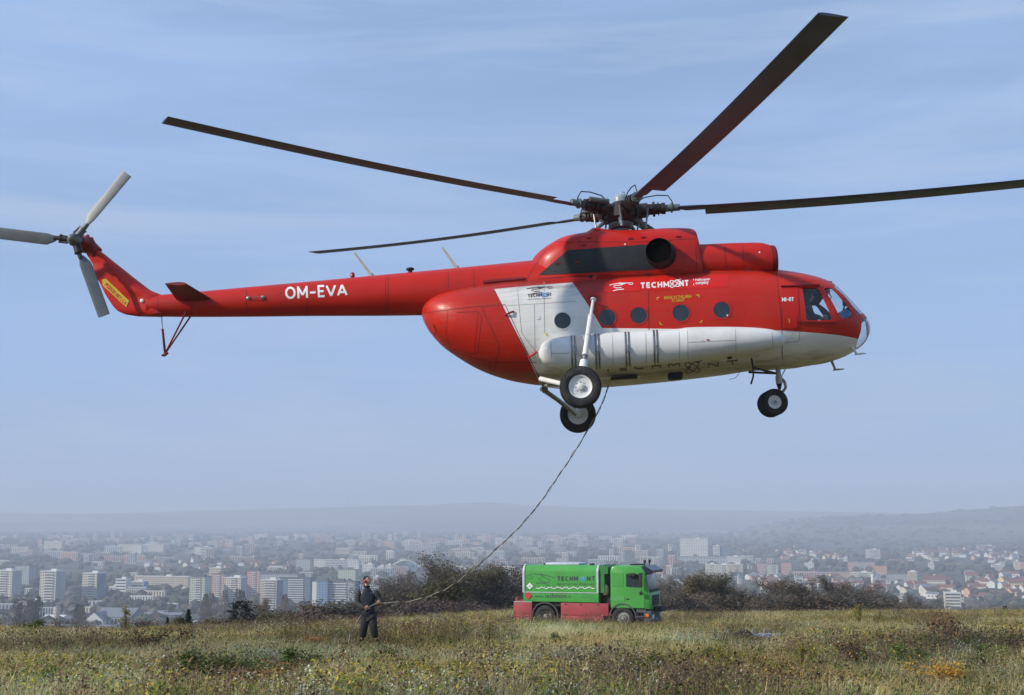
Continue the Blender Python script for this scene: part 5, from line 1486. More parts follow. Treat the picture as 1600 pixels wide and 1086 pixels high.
# cab: side profile with raked windscreen, extruded with rounded corners
CABP = [(4.78, .95), (4.78, 2.74), (4.86, 2.88), (5.02, 2.93), (6.16, 2.93), (6.36, 2.87), (6.46, 2.70), (6.585, 1.86), (6.64, 1.76), (6.68, 1.62), (6.69, 1.30), (6.67, .93)]
def cab_ring(sh, y, cx=5.7, cz=1.9):
    return [Vector((cx + (x - cx) * (1 - sh), y, cz + (z - cz) * (1 - sh))) for x, z in CABP]
b = MB(); b.rings([cab_ring(.075, -1.225), cab_ring(.022, -1.19), cab_ring(0, -1.10), cab_ring(0, 1.10), cab_ring(.022, 1.19), cab_ring(.075, 1.225)], smooth=True)
b.build('cab', M_green, truck)
for s_ in (-1, 1):
    y_ = s_ * 1.228
    dd = MB(); dd.prism([(5.50, 1.0), (5.50, 2.66), (6.26, 2.66), (6.38, 2.30), (6.42, 1.0)], y_ - .012, y_ + .012); dr_ = dd.build('door', M_green, truck)
    dd = MB(); dd.prism([(5.56, 1.96), (5.56, 2.55), (6.20, 2.55), (6.22, 1.92)], y_ - .016, y_ + .018); dd.build('door_window', M_tglass, dr_)
    dd = MB(); dd.bbox((5.62, y_ + s_ * .02, 1.40), (.16, .04, .04), .01); dd.build('door_handle', M_chas, dr_)
    dd = MB(); dd.prism([(4.86, 1.98), (4.86, 2.60), (5.42, 2.60), (5.42, 1.98)], y_ - .010, y_ + .010); dd.build('blind_window', M_green, truck)
    dd = MB(); dd.prism([(4.80, 1.30), (4.80, 1.54), (5.46, 1.54), (5.46, 1.30)], y_ - .008, y_ + .008); dd.build('side_locker', mat('pale_green_panel', (.08, .34, .09), rough=.5), truck)
    dd = MB(); dd.bbox((6.30, s_ * 1.43, 2.28), (.16, .10, .66), .03); dd.bbox((6.30, s_ * 1.43, 1.68), (.14, .10, .16), .03); dd.tube([(6.34, s_ * 1.2, 2.60), (6.32, s_ * 1.43, 2.58), (6.32, s_ * 1.43, 1.7), (6.34, s_ * 1.2, 1.66)], .018, 6); dd.build('mirror', M_chas, truck)
    dd = MB(); dd.bbox((5.86, s_ * 1.36, 2.52), (.34, .16, .14), .04); dd.build('kerb_mirror', M_chas, truck)
    dd = MB(); dd.box((6.26, s_ * 1.10, .86), (.46, .26, .14)); dd.box((6.24, s_ * 1.12, .60), (.42, .26, .06)); dd.box((6.22, s_ * 1.12, .32), (.42, .26, .06)); dd.box((6.22, s_ * 1.0, .5), (.50, .10, .7)); stp = dd.build('step', M_plast, truck)
    dd = MB(); dd.bbox((6.56, s_ * 1.245, .66), (.15, .05, .13), .02); dd.build('indicator', mat('orange_lens', (.75, .16, .02), rough=.3), truck)
    dd = MB(); dd.cyl((6.30, s_ * .55, 2.88), (6.30, s_ * .55, 3.08), .03, n=8); dd.bbox((6.31, s_ * .55, 3.12), (.10, .16, .14), .03); dd.build('roof_lamp', M_chas, truck)
    dd = MB(); dd.bbox((6.74, s_ * .85, .58), (.06, .46, .20), .02); dd.build('headlight', mat('headlight_glass', (.5, .52, .52), rough=.15), truck)
b = MB(); b.bbox((6.55, 0, .54), (.36, 2.44, .66), .06); b.build('front_bumper', M_plast, truck)
def slab_on_line(p, q, w, th, off, name, m, y0=0):
    b_ = MB(); d = Vector((q[0] - p[0], 0, q[1] - p[1])); n_ = Vector((d.z, 0, -d.x)).normalized()
    if n_.x < 0: n_ = -n_
    c_ = Vector(((p[0] + q[0]) / 2, y0, (p[1] + q[1]) / 2)) + n_ * off
    b_.bbox(c_, (d.length, w, th), .02, 0, Matrix((d.normalized(), Vector((0, 1, 0)), n_)).transposed()); return b_.build(name, m, truck)
slab_on_line((6.465, 2.62), (6.575, 1.86), 2.28, .03, .012, 'windscreen', M_tglass)
slab_on_line((6.685, 1.56), (6.69, 1.08), 1.5, .03, .010, 'grille', M_chas)
for k in range(4): slab_on_line((6.69, 1.50 - .10 * k), (6.69, 1.47 - .10 * k), 1.46, .03, .035, 'grille_bar', M_plast)
slab_on_line((6.60, 1.84), (6.67, 1.70), 2.2, .05, .012, 'wiper_panel', M_chas)
b = MB(); b.rings([[Vector(p) for p in ((6.28, y_, 2.90), (6.44, y_, 2.93), (6.82, y_, 2.72), (6.80, y_, 2.60), (6.50, y_, 2.58))] for y_ in (-1.22, 1.22)], smooth=False); b.build('sun_visor', M_bluetr, truck)
b = MB(); b.bbox((5.85, 0, 2.96), (.62, .7, .06), .02); b.build('roof_hatch', M_chas, truck)
b = MB(); b.bbox((6.40, -.9, 1.98), (.12, .14, .12), .04); b.build('yellow_cap', mat('yellow_cap', (.5, .5, .05), rough=.6), truck)
# fine fit of the length, keeping the wheels round
for ch in list(truck.children):
    if ch.name.split('.')[0] == 'wheel':
        cx_ = sum(v.co.x for v in ch.data.vertices) / len(ch.data.vertices); dx_ = cx_ * -.005
        for q in [ch] + list(ch.children):
            for v in q.data.vertices: v.co.x += dx_
    else:
        for q in [ch] + list(ch.children):
            for v in q.data.vertices: v.co.x *= .995
# lettering on the tank side: flat print laid on the side towards the camera
Minv = Mr.transposed()
def TL(px, py, y_=-1.25):
    o = Minv @ (EYE - truck.location); d = Minv @ ray(px, py); return o + d * ((y_ - o.y) / d.y)
def side_print(v2, f2, m, y_=-1.226, name='lettering', thick=False):
    P = [TL(x, y, y_) for x, y in v2]; P = [Vector((p.x, y_, p.z)) for p in P]
    b_ = MB(); b_.add(P, f2); return b_.build(name, m, truck, recalc=False, merge=False)
zx = lambda x, y: (780 + x / 5.714, 860 + y / 5.714)
for q_ in strokes('TECHM', zx(520, 272), zx(700, 272), 7.2, .24, .36, split=True) + strokes('NT', zx(785, 272), zx(853, 272), 7.2, .24, .36, split=True): side_print(*q_, M_letdark, name='letter')
v_, f_ = star(*zx(742, 254), 4.0, .7); side_print(v_, f_, mat('sky_blue_emblem', (.10, .42, .75), rough=.5), name='emblem')
v_, f_ = strokes('HELICOPTER COMPANY', zx(518, 312), zx(853, 312), 3.0, .16, .5); side_print(v_, f_, M_letdark)
sk = join2d([bar2d([zx(*p) for p in pl_], w_) for pl_, w_ in (([(300, 208), (350, 214), (420, 222), (490, 245)], .9), ([(258, 222), (290, 212)], .6), (ell(270, 238, 26, 20, 14), .55), ([(370, 208), (395, 235), (375, 240)], 1.2), ([(345, 250), (380, 280), (440, 290), (455, 262), (400, 238)], .8), ([(330, 292), (400, 292), (460, 322)], 1.0))])
side_print(*sk, M_letdark, name='emblem')
V2, F2 = bar2d([zx(x, 350 - 16 * abs(math.sin(x * .045)) - 9 * abs(math.sin(x * .11 + 1)) + 4 * math.sin(x * .31)) for x in range(330, 855, 9)], 1.1); side_print(V2, F2, M_letter, name='emblem')
for c_, s_, mm in (((272, 318), 5.2, M_letter), ((258, 404), 6.2, mat('hazard_red', (.55, .04, .05), rough=.5))):
    x_, y_ = zx(*c_); side_print([(x_ - s_, y_), (x_, y_ + s_), (x_ + s_, y_), (x_, y_ - s_)], [(0, 1, 2, 3)], mm, -1.232 if c_[1] < 350 else -1.262, 'hazard_diamond')
v_, f_ = bar2d([zx(262, 322), zx(275, 316), zx(282, 322)], .8); side_print(v_, f_, M_letdark, -1.238, 'emblem')
def truck_text(s, p0, p1, h_, m, y_=-1.24, bold=.0):
    V, Fc, _ = text_mesh(s, bold); d = np.array(p1) - np.array(p0)
    side_print([tuple(np.array(p0) + d * u + np.array((0, -h_ * v)) ) for u, v in V], Fc, m, y_)
truck_text('www.', zx(318, 422), zx(400, 422), 3.4, M_letdark)
truck_text('techmont', zx(405, 424), zx(606, 424), 6.6, M_letdark, bold=.012)
truck_text('.sk', zx(610, 422), zx(642, 422), 4.6, M_letdark)
for k in range(4): v_, f_ = bar2d([zx(740, 385 + 12 * k), zx(850 - 9 * k, 385 + 12 * k)], .35); side_print(v_, f_, mat('small_print', (.04, .16, .05), rough=.5), -1.24, 'small_print')

# ================================================================== GEAR LEFT IN THE FIELD
def gpoint(px, py):
    r = ray(px, py); t = 5.0
    for _ in range(4000):
        p = EYE + r * t
        if p.z < gz(p.x, p.y): break
        t += .05
    return p
P = gpoint(1162, 1001)
b = MB(); bm = bmesh.new(); bmesh.ops.create_icosphere(bm, subdivisions=3, radius=1)
for v in bm.verts:
    n_ = mnoise.noise(v.co * 1.7) * .22
    v.co = Vector((v.co.x * .36 * (1 + n_), v.co.y * .24 * (1 + n_), max(v.co.z, -.5) * .19 * (1 + n_ * 1.5)))
me = bpy.data.meshes.new('duffel_bag'); bm.to_mesh(me); bm.free()
for p_ in me.polygons: p_.use_smooth = True
BAGP = (P.x, P.y)
bag = empty('duffel_bag', (P.x, P.y, gz(P.x, P.y) + .10), 0, 'black duffel bag lying in the weeds right of the truck', 'bag')
link_mesh('bag_body', me, bag, mats=[mat('black_nylon', (.012, .012, .014), rough=.7, bump=.4, bscale=10)])
b = MB(); b.tube([(-.18, -.08, .10), (-.10, -.12, .24), (.10, -.12, .24), (.18, -.08, .10)], .014, 6); b.build('handle', M_hose, bag)
P = gpoint(1190, 1000)
NETP = (P.x, P.y)
net = empty('sling_bundle', (P.x, P.y, gz(P.x, P.y) + .08), 0, 'grey slings and shackles heaped in the weeds beside the black duffel bag', 'sling gear')
b = MB()
rng = random.Random(5)
for k in range(7):
    pts_ = [Vector((rng.uniform(-.35, .35), rng.uniform(-.12, .12), rng.uniform(0, .12))) for _ in range(6)]
    b.tube(catmull(pts_, 5), .018, 6)
b.tube([(.1, 0, .05), (.5, .02, .10), (.9, .05, .04)], .016, 6)
b.build('sling', mat('grey_sling', (.26, .29, .36), rough=.7, var=.3), net)
for x_ in (-.22, .16):
    b = MB(); b.tube([(x_ + .08 * math.cos(t), 0, .16 + .09 * math.sin(t)) for t in np.linspace(-.6, math.pi + .6, 10)], .02, 6); b.build('shackle', M_steel, net)
# ================================================================== VEGETATION
def leaf_mat(name, col, var=.35, rough=.75, attr=False, trans=.25):
    m, t, b = new_mat(name)
    n, l = t.nodes, t.links.new
    geo = n.new('ShaderNodeNewGeometry')
    r = n.new('ShaderNodeValToRGB'); e = r.color_ramp.elements; c = np.array(col)
    e[0].position = 0; e[0].color = (*(c * (1 - var)), 1); e[1].position = 1; e[1].color = (*np.clip(c * (1 + var), 0, 1), 1)
    l(geo.outputs['Random Per Island'], r.inputs['Fac'])
    last = r.outputs['Color']
    if attr:
        a = n.new('ShaderNodeAttribute'); a.attribute_type = 'INSTANCER'; a.attribute_name = 'tint'
        mx_ = n.new('ShaderNodeMixRGB'); mx_.blend_type = 'MULTIPLY'; mx_.inputs['Fac'].default_value = 1
        l(last, mx_.inputs['Color1']); l(a.outputs['Color'], mx_.inputs['Color2']); last = mx_.outputs['Color']
    else:
        oi = n.new('ShaderNodeObjectInfo'); r2 = n.new('ShaderNodeMapRange'); r2.inputs['To Min'].default_value = .75; r2.inputs['To Max'].default_value = 1.25
        l(oi.outputs['Random'], r2.inputs['Value'])
        mx_ = n.new('ShaderNodeMixRGB'); mx_.blend_type = 'MULTIPLY'; mx_.inputs['Fac'].default_value = 1
        l(last, mx_.inputs['Color1']); l(r2.outputs['Result'], mx_.inputs['Color2']); last = mx_.outputs['Color']
    l(last, b.inputs['Base Color'])
    b.inputs['Roughness'].default_value = rough; b.inputs['Specular IOR Level'].default_value = .2
    if trans:
        tr = n.new('ShaderNodeBsdfTranslucent'); l(last, tr.inputs['Color'])
        ms = n.new('ShaderNodeMixShader'); ms.inputs['Fac'].default_value = trans
        l(b.outputs[0], ms.inputs[1]); l(tr.outputs[0], ms.inputs[2]); l(ms.outputs[0], n['Material Output'].inputs['Surface'])
    return m

G_dry = leaf_mat('dry_grass', (.43, .35, .175), .3, attr=True)
G_green = leaf_mat('green_herb', (.145, .17, .042), .4, attr=True)
G_brown = leaf_mat('brown_stalk', (.135, .085, .052), .35, attr=True)
G_fluff = leaf_mat('white_seed_fluff', (.44, .44, .33), .2, attr=True)
G_yel = leaf_mat('yellow_leaf', (.36, .26, .03), .3, attr=True)
G_red = leaf_mat('red_leaf', (.24, .055, .035), .4, attr=True)
R_ = random.Random(11)
def blade(b, x, y, z0, h, w, lean, az, mi, seg=2):
    dx, dy = math.cos(az), math.sin(az); sx, sy = -dy, dx
    P = []
    for i in range(seg + 1):
        u = i / seg; ww = w * (1 - u * .85) / 2; o = lean * h * u * u
        c = (x + dx * o, y + dy * o, z0 + h * u * (1 - .18 * lean * u))
        P += [(c[0] - sx * ww, c[1] - sy * ww, c[2]), (c[0] + sx * ww, c[1] + sy * ww, c[2])]
    b.add(P, [(2 * i, 2 * i + 1, 2 * i + 3, 2 * i + 2) for i in range(seg)], mi)
def leaf(b, c, s, mi, nrm=None):
    a, e = R_.uniform(0, 6.28), R_.uniform(-.7, 1.1)
    u = Vector((math.cos(a) * math.cos(e), math.sin(a) * math.cos(e), math.sin(e))); v = Vector((-math.sin(a), math.cos(a), R_.uniform(-.5, .5))).normalized()
    c = Vector(c)
    b.add([c - u * s * .6, c + v * s * .32, c + u * s * .6, c - v * s * .32], [(0, 1, 2, 3)], mi)
MATS6 = [G_dry, G_green, G_brown, G_fluff, G_yel, G_red]
def tuft(kind):
    b = MB(); U = R_.uniform
    if kind == 'grass':
        for _ in range(46): blade(b, R_.gauss(0, .13), R_.gauss(0, .13), -.03, U(.14, .40), U(.006, .014), U(.2, 1.0), U(0, 6.28), 0)
    elif kind == 'grass_low':
        for _ in range(46): blade(b, R_.gauss(0, .17), R_.gauss(0, .17), -.03, U(.08, .22), U(.008, .016), U(.4, 1.3), U(0, 6.28), 0 if U(0, 1) < .6 else 1)
    elif kind == 'herb':
        for _ in range(7):
            x, y, h = R_.gauss(0, .10), R_.gauss(0, .10), U(.14, .38); blade(b, x, y, -.03, h, .008, U(0, .4), U(0, 6.28), 1, 1)
            for k in range(8): leaf(b, (x + R_.gauss(0, .035), y + R_.gauss(0, .035), h * U(.15, 1)), U(.03, .065), 1)
    elif kind == 'stalk':
        for _ in range(9):
            x, y, h = R_.gauss(0, .12), R_.gauss(0, .12), U(.22, .52); a, ln = U(0, 6.28), U(0, .35)
            blade(b, x, y, -.03, h, .010, ln, a, 2, 2)
            for k in range(4):
                hh = h * U(.6, 1.0); leaf(b, (x + math.cos(a) * ln * h * .8 + R_.gauss(0, .03), y + math.sin(a) * ln * h * .8 + R_.gauss(0, .03), hh), U(.025, .05), 2)
        for _ in range(14): blade(b, R_.gauss(0, .13), R_.gauss(0, .13), -.03, U(.1, .25), .010, U(.3, 1), U(0, 6.28), 0)
    elif kind == 'fluff':
        for _ in range(7):
            x, y, h = R_.gauss(0, .13), R_.gauss(0, .13), U(.20, .42); blade(b, x, y, -.03, h, .007, U(0, .3), U(0, 6.28), 2, 1)
            for k in range(5): leaf(b, (x + R_.gauss(0, .035), y + R_.gauss(0, .035), h * U(.8, 1.05)), U(.016, .034), 3)
            for k in range(4): leaf(b, (x + R_.gauss(0, .03), y + R_.gauss(0, .03), h * U(.1, .7)), U(.03, .05), 1)
    elif kind == 'gold':
        for _ in range(7):
            x, y, h = R_.gauss(0, .10), R_.gauss(0, .10), U(.20, .42); blade(b, x, y, -.03, h, .008, U(0, .3), U(0, 6.28), 1, 1)
            for k in range(7): leaf(b, (x + R_.gauss(0, .035), y + R_.gauss(0, .035), h * U(.3, 1.05)), U(.025, .055), 4 if k % 2 else 1)
    elif kind == 'red':
        for _ in range(30): leaf(b, (R_.gauss(0, .16), R_.gauss(0, .16), U(.02, .16)), U(.03, .06), 5 if U(0, 1) < .65 else (1 if U(0, 1) < .5 else 4))
        for _ in range(10): blade(b, R_.gauss(0, .13), R_.gauss(0, .13), -.03, U(.08, .2), .010, U(.3, 1), U(0, 6.28), 0)
    return b
protos = bpy.data.collections.new('field_plants')
KINDS = ['grass', 'grass', 'grass', 'grass_low', 'grass_low', 'herb', 'herb', 'stalk', 'stalk', 'fluff', 'fluff', 'gold', 'red']
for i, k in enumerate(KINDS):
    o = tuft(k).build('plant_%02d' % i, MATS6, merge=False, recalc=False)
    COL.objects.unlink(o); protos.objects.link(o)
SPOTS = []
# ---- leafy shrubs in the field
def shrub_mesh(kind, seed):
    R_.seed(seed); b = MB(); st = MB()
    n = {'green': 1500, 'gold': 1300, 'tall': 420, 'brown': 1000}[kind]
    clumps = [(R_.gauss(0, .22), R_.gauss(0, .2), R_.uniform(.12, .42), R_.uniform(.10, .20)) for _ in range(11)]
    if kind == 'tall': clumps = [(R_.gauss(0, .08), R_.gauss(0, .08), R_.uniform(.1, .8), R_.uniform(.06, .12)) for _ in range(12)]
    for i in range(n):
        cx_, cy_, cz_, cr_ = clumps[i % len(clumps)]
        p = (cx_ + R_.gauss(0, cr_ * .6), cy_ + R_.gauss(0, cr_ * .6), max(cz_ + R_.gauss(0, cr_ * .6), .02))
        leaf(b, p, R_.uniform(.03, .065), 0 if R_.random() < .82 else 1)
    for c in clumps: st.tube([(c[0] * .2, c[1] * .2, -.05), (c[0] * .6, c[1] * .6, c[2] * .6), (c[0], c[1], c[2] + .05)], [.010, .007, .003], 4)
    return b, st
L_green = leaf_mat('shrub_leaf_green', (.075, .125, .020), .45); L_gold = leaf_mat('shrub_leaf_gold', (.50, .28, .05), .3); L_lime = leaf_mat('shrub_leaf_yellow_green', (.20, .21, .03), .35)
L_orange = leaf_mat('shrub_leaf_orange', (.32, .13, .03), .4); L_stem = mat('shrub_stem', (.07, .045, .03), rough=.9); L_brown = leaf_mat('shrub_leaf_brown', (.085, .05, .03), .4)
SM = {}
for k, (m1, m2) in {'green': (L_green, L_lime), 'gold': (L_gold, L_lime), 'tall': (L_lime, L_gold), 'brown': (L_brown, L_orange), 'orange': (L_orange, L_green)}.items():
    kk_ = 'green' if k == 'orange' else k
    b, st = shrub_mesh(kk_, sum(map(ord, k)) % 7 + len(k)); o = b.build('foliage', [m1, m2], merge=False, recalc=False); o2 = st.build('stem', L_stem)
    SM[k] = (o.data, o2.data); bpy.data.objects.remove(o); bpy.data.objects.remove(o2)
SHR = [(335, 1052, 'green', 1.15, 'dark green leafy bush, leftmost of the pair in the left foreground'), (383, 1050, 'green', .95, 'dark green leafy bush, right one of the pair in the left foreground'), (417, 1056, 'orange', .85, 'rusty orange bush right of the green pair in the left foreground'),
       (480, 1034, 'green', .95, 'loose green bush in the weeds left of and below the crewman'), (590, 1024, 'green', .8, 'small green bush just below the feet of the crewman'), (55, 1064, 'green', .85, 'low dark green bush at the bottom left corner'),
       (495, 1008, 'orange', .75, 'small orange bush left of the crewman'), (1466, 1050, 'gold', .8, 'golden yellow bush, brightest of the field, at the lower right'), (1343, 972, 'tall', .75, 'tall upright yellow green weed on the right skyline of the field'),
       (765, 1000, 'tall', .7, 'yellow green weed standing in the grass below the rear of the truck'), (1000, 1042, 'green', 1.0, 'olive green bush in the grass below the truck cab'), (1125, 1046, 'tall', .8, 'thin yellow weed below and left of the duffel bag'),
       (1255, 1036, 'tall', .8, 'yellow green weed below and right of the duffel bag'), (1340, 1022, 'brown', 1.1, 'dark brown dried weed clump right of centre in the field'), (1490, 998, 'brown', 1.3, 'dark reddish brown dried bush near the right skyline of the field'),
       (1555, 1020, 'green', .85, 'wide dark green bush near the right edge, the larger one'), (1590, 1010, 'green', .7, 'green bush cut by the right edge of the photo'), (1520, 1028, 'green', .7, 'green bush left of the larger one near the right edge'),
       (1215, 1062, 'gold', .75, 'small golden bush at the bottom edge, left of the brightest bush'), (46, 990, 'green', .9, 'dark green bush on the left skyline of the field'), (70, 990, 'brown', .9, 'brown bush beside the green one on the left skyline'),
       (195, 988, 'tall', .9, 'yellow green weed clump on the left skyline of the field'), (640, 992, 'brown', .9, 'brown dried clump right of the crewman'), (870, 1000, 'green', .6, 'small green clump in front of the truck rear wheel'), (1380, 1000, 'brown', .8, 'low dark dried patch right of the grey slings'),
       (240, 1010, 'brown', 1.0, 'dark brown dried clump in the left middle of the field'), (700, 1040, 'brown', .8, 'brown seedhead clump below the line between crewman and truck'), (935, 1060, 'tall', .6, 'thin yellow weed at the bottom edge below the truck'),
       (1090, 1020, 'green', .8, 'olive clump below and left of the duffel bag, nearer the truck'), (1420, 1024, 'green', .9, 'green clump left of the golden yellow bush')]
for px, py, k, sc, lab in SHR:
    P = gpoint(px, py + (22 if py > 1012 else (10 if py > 994 else 3)))
    o = empty('shrub', (P.x, P.y, gz(P.x, P.y) - .02), R_.uniform(0, 6.28), lab, 'bush', 'bushes and tall weeds in the field')
    s_ = sc * (1.25 if P.y < 30 else (1.45 if P.y < 50 else 1.8)); o.scale = (s_ * 1.15, s_, s_ * .85); SPOTS.append((P.x, P.y, s_))
    link_mesh('foliage', SM[k][0], o); link_mesh('stem', SM[k][1], o)

# scatter points over the field
NP = np.random.RandomState(3)
def vnoise(x, y, s, seed):
    return np.array([mnoise.noise(Vector((a / s, b_ / s, seed))) for a, b_ in zip(x, y)])
pts_x, pts_y = [], []
for y0, y1, dens in ((16, 24, 34), (24, 34, 26), (34, 48, 17), (48, 70, 11), (70, 104, 7)):
    n_ = int(dens * .5 * (1.0 * y1 ** 2 - 1.0 * y0 ** 2) * .98)
    u = NP.rand(n_); y = np.sqrt(y0 ** 2 + u * (y1 ** 2 - y0 ** 2)); x = (NP.rand(n_) - .5) * .98 * y
    pts_x.append(x); pts_y.append(y)
px_, py_ = np.concatenate(pts_x), np.concatenate(pts_y)
keep = py_ < crest_y(px_, py_) + 6
px_, py_ = px_[keep], py_[keep]
N_ = len(px_)
z_ = ground_z(px_, py_)
nA, nB, nC, nD, nE = (vnoise(px_, py_ * .6, s, k) for s, k in ((3.2, 1.3), (5.5, 4.1), (2.2, 7.7), (1.3, 9.2), (9.0, 2.2)))
kind = np.zeros(N_, int); rr = NP.rand(N_)
W = np.stack([1.3 + 2.4 * np.clip(nB, -.3, 1), .7 + 0 * nB, .62 + 2.6 * np.clip(nA, -.15, 1), .26 + 2.0 * np.clip(-nB + .1 * nE, -.15, 1), .12 + 1.3 * np.clip(nC - .16, -.04, 1), .05 + .9 * np.clip(nE - .1, 0, 1) + .3 * np.clip(nD - .3, 0, 1), .08 + 1.8 * np.clip(-nA - .12, 0, 1) * (py_ < 34)], 1)
W = np.clip(W, .01, None); W /= W.sum(1, keepdims=True); cs_ = W.cumsum(1)
kk = (rr[:, None] > cs_).sum(1)
lut = {0: (0, 1, 2), 1: (3, 4), 2: (5, 6), 3: (7, 8), 4: (9, 10), 5: (11,), 6: (12,)}
kind = np.array([lut[int(k)][NP.randint(len(lut[int(k)]))] for k in kk])
scl = (.75 + .6 * NP.rand(N_)) * (1 + .25 * nE)
scl *= np.where(py_ > 55, 1.0, 1.1) * np.where(py_ > crest_y(px_, py_) - 4, .7, 1)
for sx_, sy_ in (BAGP, NETP): scl = np.where((np.abs(px_ - sx_) < .75) & (py_ > sy_ - 3.5) & (py_ < sy_ + .3), scl * .35, scl)
for sx_, sy_, ss_ in SPOTS:
    near_ = np.hypot(px_ - sx_, (py_ - sy_ + .5 * ss_) * .6) < .62 * ss_
    scl = np.where(near_, scl * .45, scl)
# trampled ground round the truck and the crewman's feet
tr_ = (np.abs(px_ - (truck.location.x + 3.6)) < 5.2) & (py_ > TY - 9) & (py_ < TY + 3)
scl = np.where(tr_, scl * .2, scl)
scl = np.where(np.hypot(px_ - man.location.x, (py_ - MY + 1.2) * .35) < .55, scl * .4, scl)
tone = 1.18 * (.80 + .40 * NP.rand(N_)) * (1 + .45 * np.clip(nE, -.5, .6))
nF = vnoise(px_, py_ * .45, 2.6, 12.4)
warm = .99 + .28 * nA
tone *= 1 + .38 * nF
tint = np.stack([tone * warm * 1.02, tone, tone * (2 - warm) * .92, np.ones(N_)], 1)
me = bpy.data.meshes.new('grass')
me.from_pydata(np.stack([px_, py_, z_], 1).tolist(), [], [])
for nm, tp, arr in (('rot', 'FLOAT', NP.rand(N_) * 6.283), ('scl', 'FLOAT', scl), ('kind_index', 'INT', kind)):
    a = me.attributes.new(nm, tp, 'POINT'); a.data.foreach_set('value', arr.astype(float if tp == 'FLOAT' else int))
a = me.attributes.new('tint', 'FLOAT_COLOR', 'POINT'); a.data.foreach_set('color', tint.ravel())
grass = link_mesh('grass', me); tag(grass, kind='stuff')
ng = bpy.data.node_groups.new('scatter_field_plants', 'GeometryNodeTree')
ng.interface.new_socket('Geometry', in_out='INPUT', socket_type='NodeSocketGeometry'); ng.interface.new_socket('Geometry', in_out='OUTPUT', socket_type='NodeSocketGeometry')
gi = ng.nodes.new('NodeGroupInput'); go = ng.nodes.new('NodeGroupOutput'); iop = ng.nodes.new('GeometryNodeInstanceOnPoints'); ci = ng.nodes.new('GeometryNodeCollectionInfo')
m2p = ng.nodes.new('GeometryNodeMeshToPoints')
ci.inputs['Collection'].default_value = protos; ci.inputs['Separate Children'].default_value = True; ci.inputs['Reset Children'].default_value = True
def na(name, tp):
    x = ng.nodes.new('GeometryNodeInputNamedAttribute'); x.data_type = tp; x.inputs['Name'].default_value = name; return x.outputs['Attribute']
cx = ng.nodes.new('ShaderNodeCombineXYZ')
ng.links.new(gi.outputs[0], m2p.inputs['Mesh']); ng.links.new(m2p.outputs['Points'], iop.inputs['Points']); ng.links.new(ci.outputs[0], iop.inputs['Instance'])
iop.inputs['Pick Instance'].default_value = True
ng.links.new(na('kind_index', 'INT'), iop.inputs['Instance Index']); ng.links.new(na('rot', 'FLOAT'), cx.inputs['Z']); ng.links.new(cx.outputs[0], iop.inputs['Rotation']); ng.links.new(na('scl', 'FLOAT'), iop.inputs['Scale'])
ng.links.new(iop.outputs['Instances'], go.inputs[0])
grass.modifiers.new('scatter', 'NODES').node_group = ng

